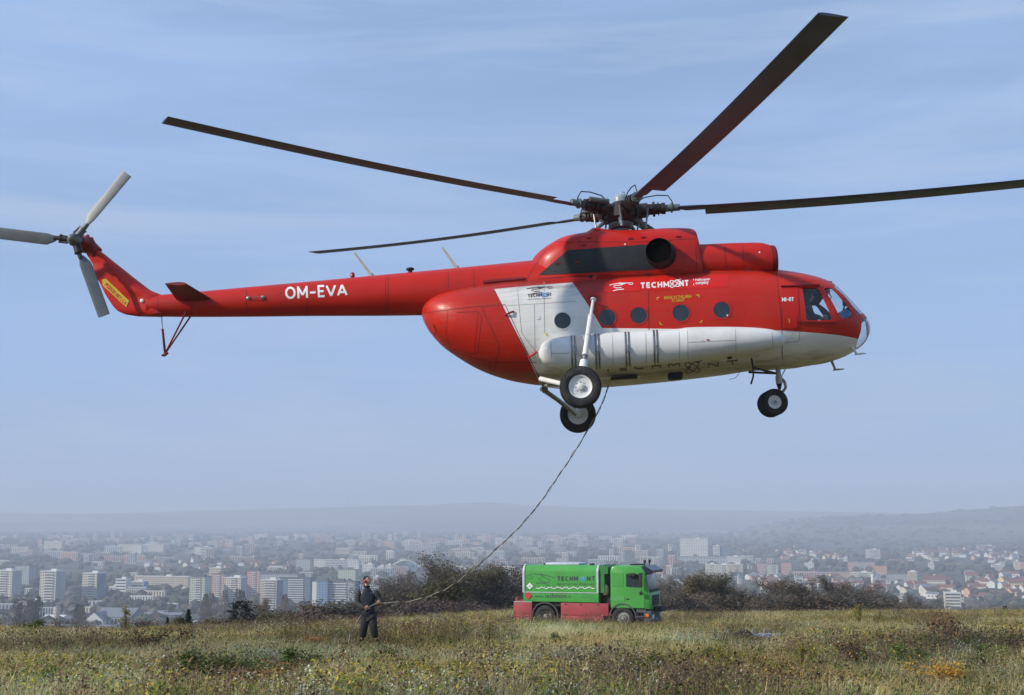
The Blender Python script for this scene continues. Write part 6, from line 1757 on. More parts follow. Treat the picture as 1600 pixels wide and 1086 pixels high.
# ---- trees
M_bark = mat('grey_brown_bark', (.10, .085, .072), rough=.9, var=.3, scale=3)
T_oak = leaf_mat('oak_leaf_brown', (.135, .098, .058), .45); T_olive = leaf_mat('oak_leaf_olive', (.125, .110, .045), .4); T_twig = leaf_mat('bare_twig', (.105, .088, .075), .3, trans=0)
T_spruce = leaf_mat('spruce_needles', (.016, .032, .018), .4, trans=.1); T_pine = leaf_mat('pine_needles', (.022, .034, .016), .4, trans=.1); T_redb = leaf_mat('reddish_twig', (.105, .075, .062), .4, trans=0)
def tree_mesh(seed, H, leafy, spread=1.0, trunk=.16):
    """trunk and limbs; crown of twigs and leaves growing off the branch ends"""
    r = random.Random(seed); wood = MB(); crown = MB(); ends = []
    def grow(p, d, L, rad_, lev):
        n = 3; pts = [p]; q = p; dd = d
        for i in range(n):
            dd = (dd + Vector((r.gauss(0, .16), r.gauss(0, .16), r.gauss(.05, .10)))).normalized(); q = q + dd * (L / n); pts.append(q)
        wood.tube(pts, [rad_, rad_ * .85, rad_ * .7, rad_ * .5], 5 if lev < 2 else 3)
        if lev >= 3:
            ends.append((q, dd, L)); ends.append(((pts[1] + pts[2]) / 2, dd, L)); return
        k = r.choice((3, 4, 4)) if lev else 6
        for i in range(k):
            a = 2 * math.pi * (i + r.random() * .7) / k; t = r.uniform(.35, 1.0) if lev else r.uniform(.30, 1.0)
            base = pts[0].lerp(pts[-1], t) if lev else pts[int(t * 2.99)].lerp(pts[int(t * 2.99) + 1], (t * 2.99) % 1)
            tilt = r.uniform(.6, 1.1) * spread if lev == 0 else r.uniform(.35, .8)
            side = (Vector((math.cos(a), math.sin(a), 0)) - dd * dd.dot(Vector((math.cos(a), math.sin(a), 0)))).normalized()
            nd = (dd * math.cos(tilt) + side * math.sin(tilt)).normalized()
            grow(base, nd, L * r.uniform(.52, .74), rad_ * .55, lev + 1)
    grow(Vector((0, 0, -.3)), Vector((r.gauss(0, .05), r.gauss(0, .05), 1)).normalized(), H * .52, trunk, 0)
    for q, dd, L in ends:
        for i in range(16):      # fine twigs as slim blades
            a = Vector((r.gauss(0, 1), r.gauss(0, 1), r.gauss(.3, .8))).normalized(); l_ = r.uniform(.35, 1.0) * H * .085; s_ = a.cross(Vector((0, 1, 0))).normalized() * .020
            o_ = q + Vector((r.gauss(0, .24), r.gauss(0, .24), r.gauss(0, .20)))
            crown.add([o_ - s_, o_ + s_, o_ + a * l_], [(0, 1, 2)], 0)
        for i in range(int(leafy * 3.6 * (.4 + 1.2 * r.random()))):
            c = q + Vector((r.gauss(0, H * .048), r.gauss(0, H * .048), r.gauss(0, H * .036)))
            a, e = r.uniform(0, 6.28), r.uniform(-.8, .8); s_ = r.uniform(.07, .15)
            u = Vector((math.cos(a) * math.cos(e), math.sin(a) * math.cos(e), math.sin(e))) * s_; v = Vector((-math.sin(a), math.cos(a), r.uniform(-.6, .6))).normalized() * s_ * .6
            crown.add([c - u, c + v, c + u, c - v], [(0, 1, 2, 3)], 1 if r.random() < .8 else 2)
    return wood, crown
TREES = {}
def reg(key, wood, crown, wm, cms):
    a = wood.build('trunk', wm, merge=False, recalc=False); c = crown.build('crown', cms, merge=False, recalc=False)
    TREES[key] = (a.data, c.data); bpy.data.objects.remove(a); bpy.data.objects.remove(c)
for i in range(3): reg('oak%d' % i, *tree_mesh(20 + i, 8.0, 9), M_bark, [T_twig, T_oak, T_olive])
for i in range(2): reg('bare%d' % i, *tree_mesh(40 + i, 8.0, 1.2, .85), M_bark, [T_twig, T_oak, T_olive])
reg('olive0', *tree_mesh(61, 8.0, 11), M_bark, [T_twig, T_olive, T_oak])
def conifer_mesh(seed, H, R0, layers=22, pine=False):
    r = random.Random(seed); wood = MB(); cr_ = MB()
    wood.tube([(0, 0, -.2), (0, 0, H * .5), (0, 0, H * .97)], [H * .022, H * .014, .01], 6)
    for k in range(layers):
        u = k / layers; z = H * (.10 + .88 * u) if not pine else H * (.42 + .50 * u)
        Rk = R0 * (1 - u) ** .85 * r.uniform(.8, 1.12) + .05 if not pine else R0 * (.55 + .45 * math.sin(math.pi * min(u + .15, 1))) * r.uniform(.55, 1.15)
        nb = 11 if not pine else 7
        for j in range(nb):
            a = 2 * math.pi * (j + r.random()) / nb; L = Rk * r.uniform(.75, 1.15); d = Vector((math.cos(a), math.sin(a), r.uniform(-.30, -.05) if not pine else r.uniform(-.05, .35))); s_ = Vector((-math.sin(a), math.cos(a), 0))
            for q in range(10 if not pine else 16):
                t = (q + .5) / 10 if not pine else r.uniform(.45, 1.05); c = Vector((0, 0, z)) + d * L * t + Vector((r.gauss(0, .03), r.gauss(0, .03), r.gauss(0, .03))) * H * .3 * (3 if pine else 1) * .5
                w_ = H * .030 * (1.25 - t * .6); hh = s_ * r.choice((-1, 1)) * w_
                cr_.add([c - d * w_ * .9, c + hh - Vector((0, 0, w_ * .5)), c + d * w_ * 1.3, c - hh * .6 + Vector((0, 0, w_ * .25))], [(0, 1, 2, 3)], 0)
    return wood, cr_
reg('spruce', *conifer_mesh(5, 3.2, .85, 24), M_bark, [T_spruce]); reg('pine', *conifer_mesh(8, 4.0, 1.7, 13, True), M_bark, [T_pine])
def bushy_mesh(seed, w, h, n, twiggy=.5, s0=.06):
    r = random.Random(seed); wood = MB(); cr_ = MB()
    cl = [(r.gauss(0, w * .3), r.gauss(0, w * .2), r.uniform(.15, 1) ** 1.0 * h * .8, r.uniform(.12, .25) * h) for _ in range(16)]
    for c in cl: wood.tube([(c[0] * .3, c[1] * .3, -.2), (c[0] * .7, c[1] * .7, c[2] * .55), (c[0], c[1], c[2] + h * .08)], [.03, .022, .01], 4)
    for i in range(n):
        c = cl[i % 16]; p = Vector((c[0] + r.gauss(0, c[3]), c[1] + r.gauss(0, c[3]), max(c[2] + r.gauss(0, c[3] * .8), 0)))
        if r.random() < twiggy:
            a = Vector((r.gauss(0, .6), r.gauss(0, .6), 1)).normalized() * r.uniform(.2, .6) * h * .3; s_ = a.cross(Vector((0, 1, 0))).normalized() * .010
            cr_.add([p - s_, p + s_, p + a], [(0, 1, 2)], 0)
        else:
            a, e = r.uniform(0, 6.28), r.uniform(-.8, .8); s_ = r.uniform(.7, 1.4) * s0
            u = Vector((math.cos(a) * math.cos(e), math.sin(a) * math.cos(e), math.sin(e))) * s_; v = Vector((-math.sin(a), math.cos(a), r.uniform(-.6, .6))).normalized() * s_ * .6
            cr_.add([p - u, p + v, p + u, p - v], [(0, 1, 2, 3)], 1)
    return wood, cr_
reg('bush0', *bushy_mesh(3, 3.4, 2.6, 6500, .5, .12), M_bark, [T_twig, T_oak]); reg('bush1', *bushy_mesh(4, 3.4, 2.4, 6500, .55, .12), M_bark, [T_twig, leaf_mat('dark_twig_leaf', (.085, .078, .060), .4)])
reg('bush2', *bushy_mesh(6, 3.2, 2.2, 6000, .55, .11), M_bark, [T_redb, T_redb]); reg('bush3', *bushy_mesh(9, 3.0, 2.4, 6000, .3, .12), M_bark, [T_twig, T_olive])
def place_tree(key, px, ytop, ybase_or_D, lab, cat='tree', group='trees along the far edge of the field', D=None, name='tree', wide=1.0, Hn=8.0):
    """stands on the terrain at distance D, its top at picture height ytop"""
    p = at(px, ytop, D); zg = gz(p.x, D); h = p.z - zg
    o = empty(name, (p.x, D, zg), R_.uniform(0, 6.28), lab, cat, group)
    s_ = h / Hn; o.scale = (s_ * wide, s_ * wide, s_)
    link_mesh('trunk', TREES[key][0], o); link_mesh('crown', TREES[key][1], o)
    return o
def mesh_h(key):
    z = sorted(v.co.z for v in TREES[key][1].vertices); return z[int(len(z) * .94)]
HH = {k: mesh_h(k) for k in TREES}
ROW = [(605, 914, 'bare0', 132), (624, 911, 'bare1', 130), (641, 902, 'bare0', 134), (660, 901, 'oak1', 128), (688, 881, 'oak0', 126), (717, 894, 'oak2', 130), (742, 892, 'bare1', 134), (764, 891, 'olive0', 128), (789, 899, 'oak1', 134), (812, 901, 'bare0', 136), (590, 918, 'bare1', 138), (838, 905, 'bare1', 140),
       (1034, 912, 'bare0', 142), (1050, 908, 'oak2', 142), (1066, 906, 'bare1', 146), (1094, 901, 'olive0', 140), (1120, 908, 'oak0', 142), (1143, 918, 'bare0', 146), (1163, 925, 'bare1', 142), (1187, 918, 'oak1', 142), (1205, 913, 'oak0', 144), (1232, 914, 'oak2', 142), (1254, 919, 'bare1', 148),
       (1281, 914, 'oak1', 146), (1300, 911, 'oak0', 148), (1318, 915, 'bare0', 146), (1343, 915, 'bare1', 148), (1362, 920, 'bare0', 150), (1385, 930, 'bare1', 150), (1418, 932, 'bare0', 154), (1432, 937, 'bare1', 160)]
SIDE = {'oak': 'brown leaved oak', 'bar': 'bare grey brown tree', 'oli': 'olive brown leaved oak'}
seen_l = {}
def uniq(lab):
    seen_l[lab] = seen_l.get(lab, 0) + 1
    return lab
ORD = ['first', 'second', 'third', 'fourth', 'fifth', 'sixth', 'seventh', 'eighth', 'ninth', 'tenth', 'eleventh', 'twelfth', 'thirteenth', 'fourteenth', 'fifteenth', 'sixteenth', 'seventeenth', 'eighteenth', 'nineteenth', 'twentieth']
left = sorted([t for t in ROW if t[0] < 900], reverse=True); right = sorted([t for t in ROW if t[0] > 900])
for i, (px, yt, k, D) in enumerate(left):
    place_tree(k, px, yt, 0, '%s, %s tree to the left of the truck in the row' % (SIDE[k[:3]], ORD[i]), D=D, Hn=HH[k], wide=1.15)
for i, (px, yt, k, D) in enumerate(right):
    place_tree(k, px, yt, 0, '%s, %s tree to the right of the truck cab in the row' % (SIDE[k[:3]], ORD[i]), D=D, Hn=HH[k], wide=1.15)
# undergrowth filling the foot of the row
hx = [(px, 'bush%d' % (i % 2)) for i, px in enumerate(range(598, 850, 17))] + [(px, 'bush%d' % (i % 2)) for i, px in enumerate(range(1030, 1395, 16))]
for i, (px, k) in enumerate(hx):
    yt = 940 + 5 * math.sin(px * .13) + (8 if px > 1380 else 0) + (6 if px < 640 else 0)
    D = 122 + 6 * math.sin(px * .37) if px < 900 else 134 + 6 * math.sin(px * .37)
    place_tree(k, px, yt, 0, 'dark leafless undergrowth shrub at the foot of the row of trees %s the truck' % ('left of' if px < 900 else 'right of'), 'bush', 'undergrowth along the row of trees ' + ('left' if px < 900 else 'right') + ' of the truck', D, 'undergrowth_shrub', 1.35, HH[k])
# reddish thicket in front of the row, left of the truck
for i, (px, yt) in enumerate(((655, 948), (672, 945), (690, 944), (708, 946), (745, 950))):
    place_tree('bush2', px, yt, 0, 'reddish brown low thicket shrub before the trees between crewman and truck', 'bush', 'reddish thicket shrubs between crewman and truck', 100 + i, 'thicket_shrub', 1.5, HH['bush2'])
place_tree('bush3', 694, 915, 0, 'dull red leaved bush glowing among the oak trunks left of the truck', 'bush', 'single bushes', 118, 'shrub', .8, HH['bush3'])
# trees below the left skyline
place_tree('spruce', 295, 949.5, 0, 'dark green spruce rising above the left skyline of the field, larger of the two', D=76, name='spruce_tree', Hn=3.2, group='conifers')
place_tree('spruce', 262, 963, 0, 'dark green spruce rising above the left skyline of the field, smaller one', D=76, name='spruce_tree', Hn=3.2, group='conifers')
place_tree('pine', 377, 941, 0, 'dark spreading pine on the skyline between spruce and crewman', D=98, name='pine_tree', Hn=HH['pine'], wide=1.1, group='conifers')
place_tree('spruce', 133, 975, 0, 'tiny dark conifer tip on the far left skyline', D=74, name='spruce_tree', Hn=3.2, wide=.6, group='conifers')
place_tree('spruce', 1570, 944, 0, 'tiny dark conifer tip on the right skyline', D=170, name='spruce_tree', Hn=3.2, group='conifers')
for i, (px, yt, k, D, w_) in enumerate(((434, 943, 'oak1', 110, 1.0), (455, 962, 'bush0', 98, 1.4), (487, 950, 'bare0', 104, 1.2), (472, 958, 'bush2', 100, 1.4), (520, 952, 'bush3', 104, 1.4), (543, 950, 'bush1', 104, 1.4), (562, 955, 'bush0', 104, 1.4), (404, 962, 'bush1', 98, 1.4), (430, 965, 'bush3', 96, 1.3), (360, 968, 'bush2', 100, 1.3), (324, 972, 'bush3', 84, 1.0), (228, 972, 'bush2', 78, 1.0), (282, 968, 'bush3', 78, .7), (590, 955, 'bush0', 104, 1.3))):
    place_tree(k, px, yt, 0, '%s below the skyline left of the crewman, %s from the left there' % ({'oak': 'brown tree', 'bar': 'bare tree', 'bus': 'twiggy bush'}[k[:3]], ORD[sorted([434, 455, 487, 472, 520, 543, 562, 404, 430, 360, 324, 228, 282, 590]).index(px)]), 'tree' if k[0] != 'b' or k[:3] == 'bar' else 'bush', 'trees and bushes below the left skyline', D, 'tree' if k[:3] in ('oak', 'bar') else 'shrub', w_, HH[k])
# ================================================================== THE CITY IN THE VALLEY
def D_of(px, ybase, near=600):
    """distance at which the valley floor shows at this picture height"""
    t = (px - 800) / F_PX
    lo, hi = near, 9000.0
    f = lambda D: at(px, ybase, D).z - gz(at(px, ybase, D).x, D)
    # walk outwards until the ray meets the ground
    D = lo; prev = f(D)
    while D < hi:
        D2 = D * 1.01; v = f(D2)
        if prev > 0 >= v: break
        D, prev = D2, v
    return D
def wallm(name, col, var=.06): return mat(name, col, rough=.85, var=var, scale=.08)
WM = {'cream': wallm('cream_render', (.58, .53, .42)), 'white': wallm('white_render', (.62, .61, .57)), 'grey': wallm('grey_panel_and_shade', (.36, .38, .38)), 'beige': wallm('beige_panel', (.50, .43, .33)),
      'pink': wallm('salmon_render', (.50, .34, .29)), 'orange': wallm('orange_render', (.58, .36, .24)), 'green': wallm('pale_green_render', (.46, .52, .40)), 'blue': wallm('blue_panel', (.16, .27, .42)), 'slate': wallm('slate_glass_and_shade', (.13, .18, .25)),
      'yellow': wallm('yellow_render', (.62, .52, .26)), 'dark': wallm('end_shade_grey', (.13, .13, .14))}  # dark is shade painted on an end wall; grey and slate serve both
M_win = mat('far_window_glass', (.055, .065, .08), rough=.3, var=.3, scale=.3); M_balc = wallm('balcony_front', (.62, .62, .60)); M_roofd = wallm('flat_roof_felt', (.10, .10, .10)); M_roofr = wallm('red_tile_roof', (.17, .075, .055), .25); M_roofg = wallm('grey_sheet_roof', (.17, .18, .20))
def block(px0, px1, ytop, ybase, wall, lab, depth=14, side=None, floors=None, cols=None, balc=0, D=None, rz=None, cat='apartment block', group=None, roof='flat', name='apartment_block', hband=None, accent=None):
    """a slab or tower whose front spans px0..px1; windows, balcony fronts and roof box are geometry"""
    D = D or D_of((px0 + px1) / 2, ybase)
    a, c = at(px0, ytop, D), at(px1, ytop, D)
    w = c.x - a.x; xm = (a.x + c.x) / 2; zg = gz(xm, D + depth / 2); h = a.z - zg
    if rz is None: rz = rad(-14) if (px0 + px1) / 2 < 800 else rad(-14)
    o = empty(name, (xm, D, zg), rz, lab, cat, group)
    w = w / math.cos(rz)
    b = MB(); b.box((0, depth / 2, h / 2 - 2), (w, depth, h + 4)); b.build('wall', WM[wall], o)
    if roof == 'flat':
        b = MB(); b.box((0, depth / 2, h + .35), (w + .5, depth + .5, .7)); b.box((w * .12, depth / 2, h + 1.6), (min(w * .35, 7), 5, 2.2)); b.build('roof', WM['white'] if wall in ('cream', 'white', 'beige') else M_roofd, o)
    elif roof == 'gable':
        b = MB(); r_ = depth * .36; b.prism([(-.6, h), (depth / 2, h + r_), (depth + .6, h)], -w / 2 - .4, w / 2 + .4, plane='yz'); b.build('roof', M_roofr, o)
    fl = floors or max(1, int(h / 2.9)); nc = cols or max(2, int(w / 3.2)); fh = h / fl
    b = MB(); bb = MB()
    for i in range(fl):
        z = (i + .55) * fh
        if hband: b.box((0, -.02, z), (w * .93, .10, fh * .42)); continue
        for j in range(nc):
            x = -w / 2 + (j + .5) * w / nc
            if balc and nc * (.5 - balc / 2) <= j < nc * (.5 + balc / 2):
                b.box((x, -.02, z), (w / nc * .86, .10, fh * .62)); bb.box((x, -.5, z - fh * .30), (w / nc * .90, .9, fh * .40))
            else: b.box((x, -.02, z), (w / nc * .48, .10, fh * .45))
        for j in range(max(1, int(depth / 5))):      # gable windows on the right-hand end
            y = depth * (j + .5) / max(1, int(depth / 5)); b.box((w / 2 + .02, y, z), (.10, 1.5, fh * .45))
    wn = b.build('windows', M_win, o, merge=False, recalc=False); wn['kind'] = 'stuff'
    if bb.v: q = bb.build('balconies', M_balc, o, merge=False, recalc=False); q['kind'] = 'stuff'
    if side: b = MB(); b.box((w / 2 + .06, depth / 2, h / 2), (.16, depth * .96, h * .98)); b.build('end_wall', WM[side], o)  # grey, slate and dark ends hold painted shade; blue and green are own colours
    if accent: b = MB(); b.box((accent[1] * w / 2, -.15, h / 2), (w * .10, .3, h * .98)); b.build('coloured_strip', WM[accent[0]], o)
    return o
TW = 'tower blocks on the left of the city'
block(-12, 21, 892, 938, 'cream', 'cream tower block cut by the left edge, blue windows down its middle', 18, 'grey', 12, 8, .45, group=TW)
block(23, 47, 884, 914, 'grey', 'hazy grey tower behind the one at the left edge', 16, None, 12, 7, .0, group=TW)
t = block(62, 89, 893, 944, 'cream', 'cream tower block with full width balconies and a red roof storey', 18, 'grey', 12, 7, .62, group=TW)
block(128, 153, 896, 942, 'cream', 'cream tower block with a shaded right side, third from the left edge', 18, 'slate', 12, 8, .45, group=TW)
block(296, 321, 902, 946, 'green', 'pale green tower block in the left group of three', 16, 'green', 12, 8, .30, group=TW)
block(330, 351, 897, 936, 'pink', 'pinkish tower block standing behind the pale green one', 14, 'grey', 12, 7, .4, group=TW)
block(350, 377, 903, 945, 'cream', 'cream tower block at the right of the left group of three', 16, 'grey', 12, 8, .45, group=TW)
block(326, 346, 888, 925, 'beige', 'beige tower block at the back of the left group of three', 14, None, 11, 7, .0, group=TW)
block(386, 406, 892, 934, 'pink', 'dull pink tower block left of the beige one with white roof', 14, 'grey', 13, 7, .3, group=TW)
block(406, 433, 907, 952, 'beige', 'beige tower block with broad balconies, nearest left of the crewman', 16, 'slate', 12, 8, .55, group=TW)
block(405, 470, 897, 936, 'grey', 'long grey slab with a cream roof edge behind the beige tower', 14, None, 12, 22, .0, group=TW)
block(436, 486, 903, 944, 'slate', 'blue grey slab block right of the beige tower', 14, None, 12, 14, .5, group=TW)
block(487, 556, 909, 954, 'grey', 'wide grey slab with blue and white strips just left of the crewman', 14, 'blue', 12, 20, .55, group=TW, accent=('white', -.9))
block(497, 512, 908, 952, 'blue', 'narrow blue stair tower set in the wide grey slab', 15, None, 12, 3, .0, group=TW, D=D_of(500, 954) - 3)
block(560, 604, 912, 950, 'grey', 'grey slab block with a blue end partly behind the crewman', 14, 'blue', 11, 14, .4, group=TW)
block(572, 592, 938, 952, 'white', 'small white block right behind the crewman at waist height', 8, None, 4, 6, .0)
block(528, 556, 890, 912, 'green', 'grey green slab above the wide grey one', 14, None, 9, 9, 0)
block(556, 559, 889, 912, 'cream', 'thin cream stair tower beside the grey green slab', 14, None, 9, 2, 0)
block(583, 590, 902, 925, 'cream', 'thin cream tower directly above the crewman', 14, None, 9, 2, 0)
block(616, 622, 908, 938, 'pink', 'thin pinkish tower between the bare trees right of the crewman', 14, None, 9, 2, 0)
SL = 'slab blocks in the middle distance'
block(206, 297, 901, 920, 'beige', 'very long beige slab between the two left tower groups', 12, None, 6, 30, 0, group=SL)
block(180, 198, 905, 927, 'white', 'white office block with dark window bands, left one of two', 12, None, 5, 6, 0, hband=True, name='office_block', cat='office block')
block(203, 225, 909, 926, 'white', 'white office block with dark window bands and blue end, right one of two', 12, 'blue', 4, 6, 0, hband=True, name='office_block', cat='office block')
block(170, 184, 917, 926, 'white', 'low white annex left of the two banded office blocks', 10, None, 2, 5, 0, name='office_block', cat='office block')
block(489, 561, 875, 893, 'white', 'row of bright white slab blocks with balconies above the crewman, left', 12, None, 7, 24, .5, group=SL)
block(462, 485, 874, 892, 'grey', 'grey tower left of the bright white row', 12, None, 7, 8, 0, group=SL)
block(566, 583, 882, 894, 'white', 'small white block right of the bright white row', 10, None, 5, 6, 0, group=SL)
block(590, 600, 885, 895, 'white', 'small white block left of the arched stadium', 10, None, 4, 5, 0, group=SL)
block(602, 611, 883, 895, 'white', 'small white block touching the arched stadium', 10, None, 4, 4, 0, group=SL)
block(68, 98, 846, 862, 'cream', 'pale slab high on the left of the far city', 14, None, 8, 10, 0)
block(59, 66, 842, 858, 'pink', 'narrow salmon tower left of the pale slab', 12, None, 8, 3, 0)
block(162, 180, 850, 863, 'slate', 'dark blue grey block among pale ones in the far left city', 14, None, 6, 5, 0)
block(181, 258, 851, 862, 'cream', 'long cream slab in the far left city', 12, None, 6, 26, .3)
block(206, 222, 854, 866, 'white', 'bright white block before the long cream slab', 10, None, 6, 5, 0)
block(303, 332, 855, 870, 'white', 'white block with vertical strips right of the long cream slab', 12, None, 6, 9, .5)
block(408, 412, 834, 842, 'orange', 'tiny bright orange tower on the far left of the last row', 12, None, 6, 2, 0)
block(465, 480, 834, 842, 'orange', 'orange slab in the last row of the far city', 12, None, 5, 5, 0)
block(1063, 1105, 842, 872, 'white', 'big white high block with vertical ribs right of the truck cab', 20, 'grey', 14, 16, .0, group=SL)
block(1060, 1145, 870, 880, 'grey', 'long low grey base below the big white ribbed block', 20, None, 2, 20, 0, group=SL)
block(1114, 1124, 853, 874, 'white', 'narrow white banded tower right of the big white block', 14, None, 10, 4, 0, hband=True, group=SL)
block(1124, 1139, 854, 874, 'slate', 'blue glass tower right of the big white block', 16, None, 10, 4, 0, group=SL)
block(1136, 1157, 870, 882, 'white', 'white block with dotted windows below the blue glass tower', 12, None, 5, 9, 0, group=SL)
block(1157, 1176, 867, 881, 'green', 'pale block with balconies right of the dotted white one', 12, None, 5, 7, .5, group=SL)
block(1102, 1118, 882, 902, 'cream', 'left section of the stepped cream slab above the right trees', 14, None, 9, 7, .3, group=SL)
block(1118, 1139, 883, 903, 'cream', 'middle section of the stepped cream slab above the right trees', 14, None, 9, 9, .3, group=SL)
block(1139, 1160, 882, 902, 'beige', 'right section of the stepped cream slab above the right trees', 14, None, 9, 9, .3, group=SL)
block(1184, 1199, 880, 900, 'pink', 'dusky pink tower left of the pale green one', 14, None, 10, 7, .3, group=SL)
block(1199, 1215, 882, 906, 'green', 'pale yellow green tower above the right trees', 14, None, 10, 7, .4, group=SL)
block(1221, 1236, 879, 904, 'pink', 'greyish pink tower right of the pale green one', 14, 'grey', 11, 6, 0, group=SL)
block(1236, 1330, 893, 906, 'pink', 'long salmon slab running right from the grey pink tower', 12, None, 5, 34, .3, group=SL)
block(1257, 1271, 880, 892, 'white', 'small pale tower above the long salmon slab', 12, None, 6, 5, 0, group=SL)
block(1326, 1366, 878, 893, 'pink', 'salmon slab with stepped roof behind the church tower', 12, None, 7, 14, .3, group=SL)
block(1367, 1385, 884, 906, 'orange', 'orange pink tower just right of the church spire', 12, 'grey', 9, 6, 0, group=SL)
block(1330, 1362, 895, 908, 'cream', 'cream slab left of the church spire', 12, None, 5, 11, .3, group=SL)
block(1386, 1419, 897, 909, 'grey', 'grey slab right of the orange pink tower', 12, None, 4, 10, 0, group=SL)
block(1419, 1432, 894, 910, 'beige', 'beige block at the end of the grey slab', 12, 'grey', 6, 4, 0, group=SL)
block(1318, 1324, 871, 884, 'white', 'slender white tower above the salmon slab', 12, None, 7, 3, 0, group=SL)
block(1353, 1374, 859, 873, 'cream', 'cream tower pair high above the church spire', 12, 'grey', 7, 6, .4, group=SL)
block(1451, 1459, 880, 891, 'white', 'slender white tower in the hillside houses', 12, None, 6, 3, 0, group=SL)
block(1550, 1566, 883, 892, 'white', 'white banded office near the right edge', 12, None, 4, 6, 0, hband=True, group=SL)
block(1563, 1570, 877, 890, 'green', 'greenish tower behind the white banded office', 12, None, 6, 3, 0, group=SL)
block(1585, 1592, 877, 890, 'cream', 'cream tower near the right edge, left one', 12, None, 6, 3, 0, group=SL)
block(1594, 1606, 878, 889, 'orange', 'orange cream tower cut by the right edge', 12, None, 5, 4, 0, group=SL)
block(1477, 1500, 927, 960, 'cream', 'cream office block with dark window bands nearest on the right', 17, 'dark', 7, 6, 0, hband=True, name='office_block', cat='office block')
block(1578, 1612, 910, 922, 'yellow', 'large yellow building near the right edge', 14, None, 3, 9, 0, roof='gable', name='town_building', cat='building')
block(1569, 1579, 917, 929, 'yellow', 'small yellow house left of and below the large yellow building', 10, None, 3, 3, 0, roof='gable', name='town_building', cat='building')
block(1446, 1476, 906, 920, 'cream', 'cream public building with arched gable in the old town', 16, None, 3, 9, 0, roof='gable', name='town_building', cat='building')
block(1510, 1528, 899, 908, 'green', 'pale green building among red roofs in the old town', 14, None, 3, 5, 0, roof='gable', name='town_building', cat='building')
# ---- low industrial buildings below the left towers
def shed(px0, px1, ytop, ybase, wall, rise, lab, depth=20, gable_front=False, D=None, rm=None, openings=0, name='warehouse'):
    D = D or D_of((px0 + px1) / 2, ybase); a, c = at(px0, ytop, D), at(px1, ytop, D); w = c.x - a.x; xm = (a.x + c.x) / 2; zg = gz(xm, D); h = max(a.z - zg, 2.5)
    o = empty(name, (xm, D, zg), rad(-8), lab, 'warehouse', 'low industrial buildings on the left'); b = MB(); b.box((0, depth / 2, h / 2 - 1), (w, depth, h + 2)); b.build('wall', WM[wall], o)
    b = MB()
    if gable_front: b.prism([(-w / 2 - .5, h), (0, h + rise), (w / 2 + .5, h)], -.4, depth + .4, plane='xz'); 
    else: b.prism([(-.5, h), (depth / 2, h + rise), (depth + .5, h)], -w / 2 - .4, w / 2 + .4, plane='yz')
    b.build('roof', rm or M_roofg, o)
    if gable_front: b = MB(); b.prism([(-w / 2, h), (0, h + rise - .4), (w / 2, h)], -.6, -.42, plane='xz'); b.build('gable', WM['white'], o)
    if openings:
        b = MB()
        for j in range(openings): b.box((-w / 2 + (j + .5) * w / openings, -.05, h * .48), (w / openings * .55, .12, h * .5))
        q = b.build('openings', M_win, o, merge=False, recalc=False); q['kind'] = 'stuff'
    return o
shed(132, 162, 970, 978, 'white', 7, 'shed with a white triangular gable below the third tower', 50, True, openings=5)
shed(146, 206, 964, 976, 'grey', 7, 'dark roofed long shed right of the white gable', 30, openings=9)
shed(206, 262, 960, 968, 'white', 1.5, 'long white flat building right of the dark roofed shed', 14, openings=0)
shed(245, 256, 955, 967, 'white', .6, 'small white cube rising from the long white building', 10)
shed(262, 282, 961, 970, 'slate', 2, 'low bluish building at the right end of the long white one', 14)
shed(54, 182, 978, 988, 'white', .8, 'low white colonnade just above the left skyline of the field', 12, openings=34)
shed(63, 96, 966, 972, 'white', 2.5, 'low white roofed hall left of the sheds', 20, rm=WM['white'])
shed(-6, 14, 974, 984, 'yellow', .6, 'low yellow building at the left edge', 12, openings=5)
shed(300, 366, 972, 982, 'white', .8, 'low white roofed building below the pale green tower', 14, rm=WM['white'], openings=12)
shed(-10, 88, 937, 941, 'grey', 1.2, 'long pale roofed hall below the two leftmost towers', 16, rm=WM['white'])
shed(283, 292, 920, 926, 'yellow', 4, 'small yellow gabled house left of the pale green tower', 14, True, rm=WM['yellow'], name='house')
shed(228, 258, 921, 925, 'grey', 1.0, 'low blue roofed hall left of the yellow gabled house', 16, rm=WM['blue'])
P = at(89.5, 948, 1150); zg = gz(P.x, 1150); h = P.z - zg
o = empty('silo', (P.x, 1150, zg), 0, 'round tan silo standing beside the low sheds on the left', 'silo'); b = MB(); b.cyl((0, 0, -1), (0, 0, h), 2.6, n=20); b.build('shell', WM['beige'], o)
b = MB(); b.cyl((0, 0, h), (0, 0, h + .8), 2.7, 1.6, n=20); b.cyl((1.4, 0, h), (1.4, 0, h + 4), .25, n=6)
for k in range(4): b.cyl((0, 0, h * (.2 + .2 * k)), (0, 0, h * (.2 + .2 * k) + .3), 2.68, n=20)
b.build('cap', M_roofg, o)
# arched stadium roof
D_ = 2300; P0, P1 = at(611, 886, D_), at(656, 886, D_); zg = gz((P0.x + P1.x) / 2, D_)
o = empty('stadium', ((P0.x + P1.x) / 2, D_, zg), 0, 'sports hall under a wide pale arch right of the crewman', 'stadium'); w = P1.x - P0.x; hz_ = at(611, 886, D_).z - zg; top = at(633, 875.5, D_).z - zg
b = MB(); b.tube([(-w / 2 + w * i / 20, 0, hz_ + (top - hz_) * math.sin(math.pi * i / 20) ** .8) for i in range(21)], 1.3, 6); b.build('arch', WM['white'], o)
b = MB(); b.prism([(-w * .42, 0), (w * .42, 0), (w * .42, hz_ * .8)] + [(w * .42 - w * .84 * i / 12, hz_ * .8 + (top - hz_) * .7 * math.sin(math.pi * i / 12)) for i in range(1, 12)] + [(-w * .42, hz_ * .8)], 2, 60); b.build('hall', WM['slate'], o)
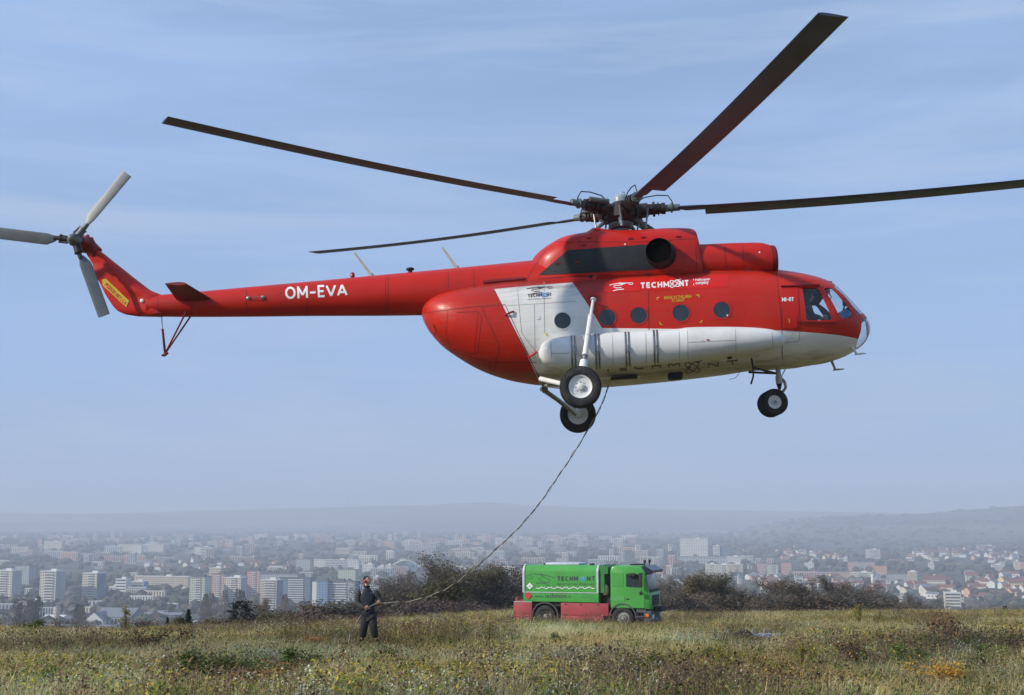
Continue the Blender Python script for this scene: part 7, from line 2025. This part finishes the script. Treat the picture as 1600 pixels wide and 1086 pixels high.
# church towers
def spire(px, ytip, yeave, ybase, wpx, wall, roofm, lab):
    D = D_of(px, ybase); a = at(px, ytip, D); zg = gz(a.x, D); w = wpx / F_PX * D; he = at(px, yeave, D).z - zg; ht = a.z - zg
    o = empty('church_tower', (a.x, D, zg), rad(10), lab, 'church tower'); b = MB(); b.box((0, 0, he / 2 - 1), (w, w, he + 2)); b.build('tower', WM[wall], o)
    b = MB(); r = w * .62; b.rings([[Vector((r * math.cos(t), r * math.sin(t), he)) for t in np.linspace(0, 2 * math.pi, 9)[:-1]], [Vector((r * .35 * math.cos(t), r * .35 * math.sin(t), he + (ht - he) * .5)) for t in np.linspace(0, 2 * math.pi, 9)[:-1]], [Vector((.1 * math.cos(t), .1 * math.sin(t), ht)) for t in np.linspace(0, 2 * math.pi, 9)[:-1]]], smooth=False)
    b.build('spire', roofm, o)
    b = MB()
    for s_ in (-1, 1): b.box((s_ * w * .2, -w / 2 - .02, he * .85), (w * .16, .1, he * .12))
    b.build('belfry_window', M_win, o)['kind'] = 'stuff'
spire(1365, 885, 897, 914, 7, 'white', M_roofg, 'white church tower with green grey spire above the old town')
spire(1060, 877, 893, 906, 6, 'pink', M_roofr, 'reddish church spire just right of the truck cab')
spire(1037, 884, 898, 908, 6, 'pink', M_roofr, 'reddish church spire hidden partly behind the truck cab')
spire(1155, 893, 900, 912, 5, 'green', M_roofg, 'small green domed tower above the right trees')
# ---- rows of blocks farther off: each a thing, meshes shared between alike ones
def far_mesh(w, d, h, wall, nb):
    b = MB(); b.box((0, 0, h / 2 - 2), (w, d, h + 4), mi=0); b.box((0, 0, h + .3), (w + .4, d + .4, .6), mi=2)
    for i in range(nb):      # loggia strips
        b.box((-w / 2 + (i + .5) * w / nb, -d / 2 - .05, h * .5), (w / nb * .42, .3, h * .86), mi=1)
    o = b.build('far', [WM[wall], M_win, WM['white']], merge=False, recalc=False); m_ = o.data; bpy.data.objects.remove(o); return m_
FM = {}
for wl in ('cream', 'white', 'grey', 'beige', 'pink', 'orange'):
    FM[wl, 'slab'] = far_mesh(62, 12, 24, wl, 9); FM[wl, 'tower'] = far_mesh(22, 16, 34, wl, 3); FM[wl, 'low'] = far_mesh(40, 14, 11, wl, 5)
fr = random.Random(17)
ZN = [(-999, 'far left'), (320, 'left middle'), (560, 'middle'), (1000, 'right middle'), (1180, 'right'), (1601, '')]
def far_block(px, yb, kind, wl, sc=1.0):
    D = D_of(px, yb, 900); p = at(px, yb, D); zg = gz(p.x, D)
    o = link_mesh('far_apartment_block', FM[wl, kind]); o.location = (p.x, D, zg); o.rotation_euler.z = rad(fr.uniform(-24, 8)); o.scale = (sc * fr.uniform(.7, 1.3), sc, sc * fr.uniform(.75, 1.2))
    zone = [z for a, z in ZN if px >= a][-1]
    nm = {'slab': 'slab block', 'tower': 'tower', 'low': 'low block'}[kind]
    row = 'the last hazy rows' if D > 4200 else ('the middle rows' if D > 2300 else 'the nearer quarters')
    lab = '%s %s in %s of the city, %s' % (wl, nm, row, zone)
    tag(o, lab, 'apartment block', 'hazy %s %ss, %s, %s' % (wl, nm, row, zone)); return o
def pick(*w): return fr.choices(('cream', 'white', 'grey', 'beige', 'pink', 'orange'), w)[0]
for k in range(165):    # last rows below the hills
    px = fr.uniform(-30, 1010) if k % 4 else fr.uniform(560, 1010); yb = fr.uniform(845, 858) if k % 3 else fr.uniform(838, 845)
    far_block(px, yb, fr.choice(('slab', 'tower', 'tower', 'slab', 'low')), pick(4, 4, 1, 2, 2, 2), .66)
for k in range(112):
    px = fr.uniform(-30, 1060); yb = fr.uniform(858, 885)
    far_block(px, yb, fr.choice(('slab', 'slab', 'tower', 'low', 'low')), pick(2, 2, 5, 2, 2, 1), .62)
for k in range(80):
    px = fr.uniform(420, 1420) if k % 2 else fr.uniform(700, 1080); yb = fr.uniform(882, 918)
    far_block(px, yb, fr.choice(('low', 'low', 'slab', 'tower')), pick(3, 3, 4, 3, 3, 1), .48)
for k in range(26):
    px = fr.uniform(-20, 480); yb = fr.uniform(884, 965)
    far_block(px, yb, fr.choice(('low', 'low', 'slab')), pick(2, 4, 4, 1, 1, 0), .42)
# ---- small houses: hillside quarters and the old town with its red roofs
def house_mesh(w, d, h, r, wall, roofm):
    b = MB(); b.box((0, 0, h / 2 - 1), (w, d, h + 2), mi=0); b.prism([(-d / 2 - .4, h), (0, h + r), (d / 2 + .4, h)], -w / 2 - .3, w / 2 + .3, mi=1, plane='yz'); b.prism([(-d / 2, h), (0, h + r - .4), (d / 2, h)], -w / 2 - .35, w / 2 + .35, mi=0, plane='yz')
    for x in (-w * .28, 0, w * .28): b.box((x, -d / 2 - .04, h * .55), (w * .12, .1, h * .3), mi=2)
    o = b.build('house', [WM[wall], roofm, M_win], merge=False, recalc=False); m_ = o.data; bpy.data.objects.remove(o); return m_
HM_ = [('white', 'red', house_mesh(11, 9, 6, 3.5, 'white', M_roofr)), ('cream', 'red', house_mesh(13, 9, 7, 3.5, 'cream', M_roofr)), ('white', 'grey', house_mesh(12, 10, 7, 3, 'white', M_roofg)), ('orange', 'red', house_mesh(12, 9, 7, 3.5, 'orange', M_roofr)), ('yellow', 'red', house_mesh(14, 10, 8, 3.5, 'yellow', M_roofr))]
def house(px, yb, sc, area):
    D = D_of(px, yb, 700); p = at(px, yb, D); wl, rf, m_ = fr.choices(HM_, (5, 3, 4, 1, 1))[0]
    o = link_mesh('house', m_); o.location = (p.x, D, gz(p.x, D)); o.rotation_euler.z = fr.uniform(-.9, .9); s_ = sc * fr.uniform(.8, 1.25); o.scale = (s_ * fr.uniform(.9, 1.6), s_, s_)
    tag(o, 'small %s house with %s roof %s' % (wl, rf, area), 'house', '%s houses with %s roofs %s' % (wl, rf, area))
for k in range(105):
    c = fr.choice(((1240, 866, 55, 7), (1290, 872, 40, 8), (1420, 872, 50, 9), (1470, 868, 40, 7), (1540, 862, 50, 8), (1580, 872, 30, 5)))
    house(fr.gauss(c[0], c[2] * .5), min(max(fr.gauss(c[1], c[3] * .6), 852), 888), .95, 'on the hillside above the old town')
for k in range(125):
    px = fr.uniform(1170, 1620); yb = fr.uniform(898, 940) if px > 1400 else fr.uniform(898, 925)
    house(px, yb, .85, 'in the old town on the right')
for k in range(62):
    house(fr.uniform(220, 460), fr.uniform(872, 895), .75, 'behind the left towers')
# ---- trees and woods between the houses
b = MB(); ico = bmesh.new(); bmesh.ops.create_icosphere(ico, subdivisions=1, radius=1.0); IV = [v.co.copy() for v in ico.verts]; IF = [[v.index for v in f.verts] for f in ico.faces]; ico.free()
wr = random.Random(23); mi_n = 4
def clump(x, y, s, h, mi):
    zg = gz(x, y); q = [Vector((x + p.x * s * wr.uniform(.7, 1.3), y + p.y * s * wr.uniform(.7, 1.3), zg + h * .42 + p.z * h * .55 * wr.uniform(.75, 1.2))) for p in IV]
    b.add(q, IF, mi)
n_c = 0
while n_c < 8200:
    y = 420 * (16.0 ** wr.random()); x = wr.uniform(-.46, .46) * y * 1.05
    px = 800 + x / y * 2010; d_ = mnoise.noise(Vector((x / 260, y / 420, .3)))
    if y < 1250 and 80 < px < 400 and wr.random() < .55: continue
    if d_ < -.08 and wr.random() < .75: continue
    s = wr.uniform(3.0, 6.5) * (1 + y / 4500); clump(x, y, s * (1.2 if y > 2500 else 1), wr.uniform(5, 10) * (1 + y / 9000), wr.randrange(mi_n)); n_c += 1
wood_o = b.build('valley_trees', [leaf_mat('autumn_wood_brown', (.075, .058, .038), .5, trans=0), leaf_mat('autumn_wood_dark', (.045, .045, .030), .5, trans=0), leaf_mat('autumn_wood_green', (.050, .062, .028), .5, trans=0), leaf_mat('autumn_wood_grey', (.10, .085, .065), .5, trans=0)], merge=False, recalc=False)
wood_o['kind'] = 'stuff'
# columnar poplars near the foot of the slope
def poplar_mesh(seed):
    r = random.Random(seed); w_ = MB(); c_ = MB(); w_.tube([(0, 0, -1), (0, 0, 6), (0, 0, 15)], [.35, .25, .05], 5)
    for i in range(1500):
        z = r.uniform(1.0, 16.5); rr_ = 1.5 * math.sin(math.pi * min(max((z - .5) / 16.5, .02), .98)) ** .6 * r.random() ** .5; a = r.uniform(0, 6.28); p = Vector((rr_ * math.cos(a), rr_ * math.sin(a), z)); s = r.uniform(.15, .35)
        c_.add([p, p + Vector((s * .4, 0, s)), p + Vector((-s * .2, s * .3, s * 1.6))], [(0, 1, 2)], 0)
    return w_, c_
reg('poplar', *poplar_mesh(3), M_bark, [leaf_mat('poplar_twigs', (.085, .070, .050), .4, trans=0)])
PX = [26, 33, 40, 47, 54, 61, 122, 128, 322, 330, 352, 372, 378, 440, 446]
for i, px in enumerate(PX):
    yt = 938 + 5 * math.sin(i * 2.1) if px < 100 else (946 if px < 200 else 926 + 4 * math.sin(i))
    place_tree('poplar', px, yt, 0, 'bare columnar poplar %s' % ('below the leftmost towers, %s from the left edge' % ORD[i] if px < 100 else ('beside the white gabled shed, %s one' % ('left' if px < 125 else 'right') if px < 200 else 'before the grouped towers, %s from the left' % ORD[i - 8])), 'tree', 'columnar poplars', 760 if px < 200 else 800, 'poplar_tree', 1.1, 16.5)
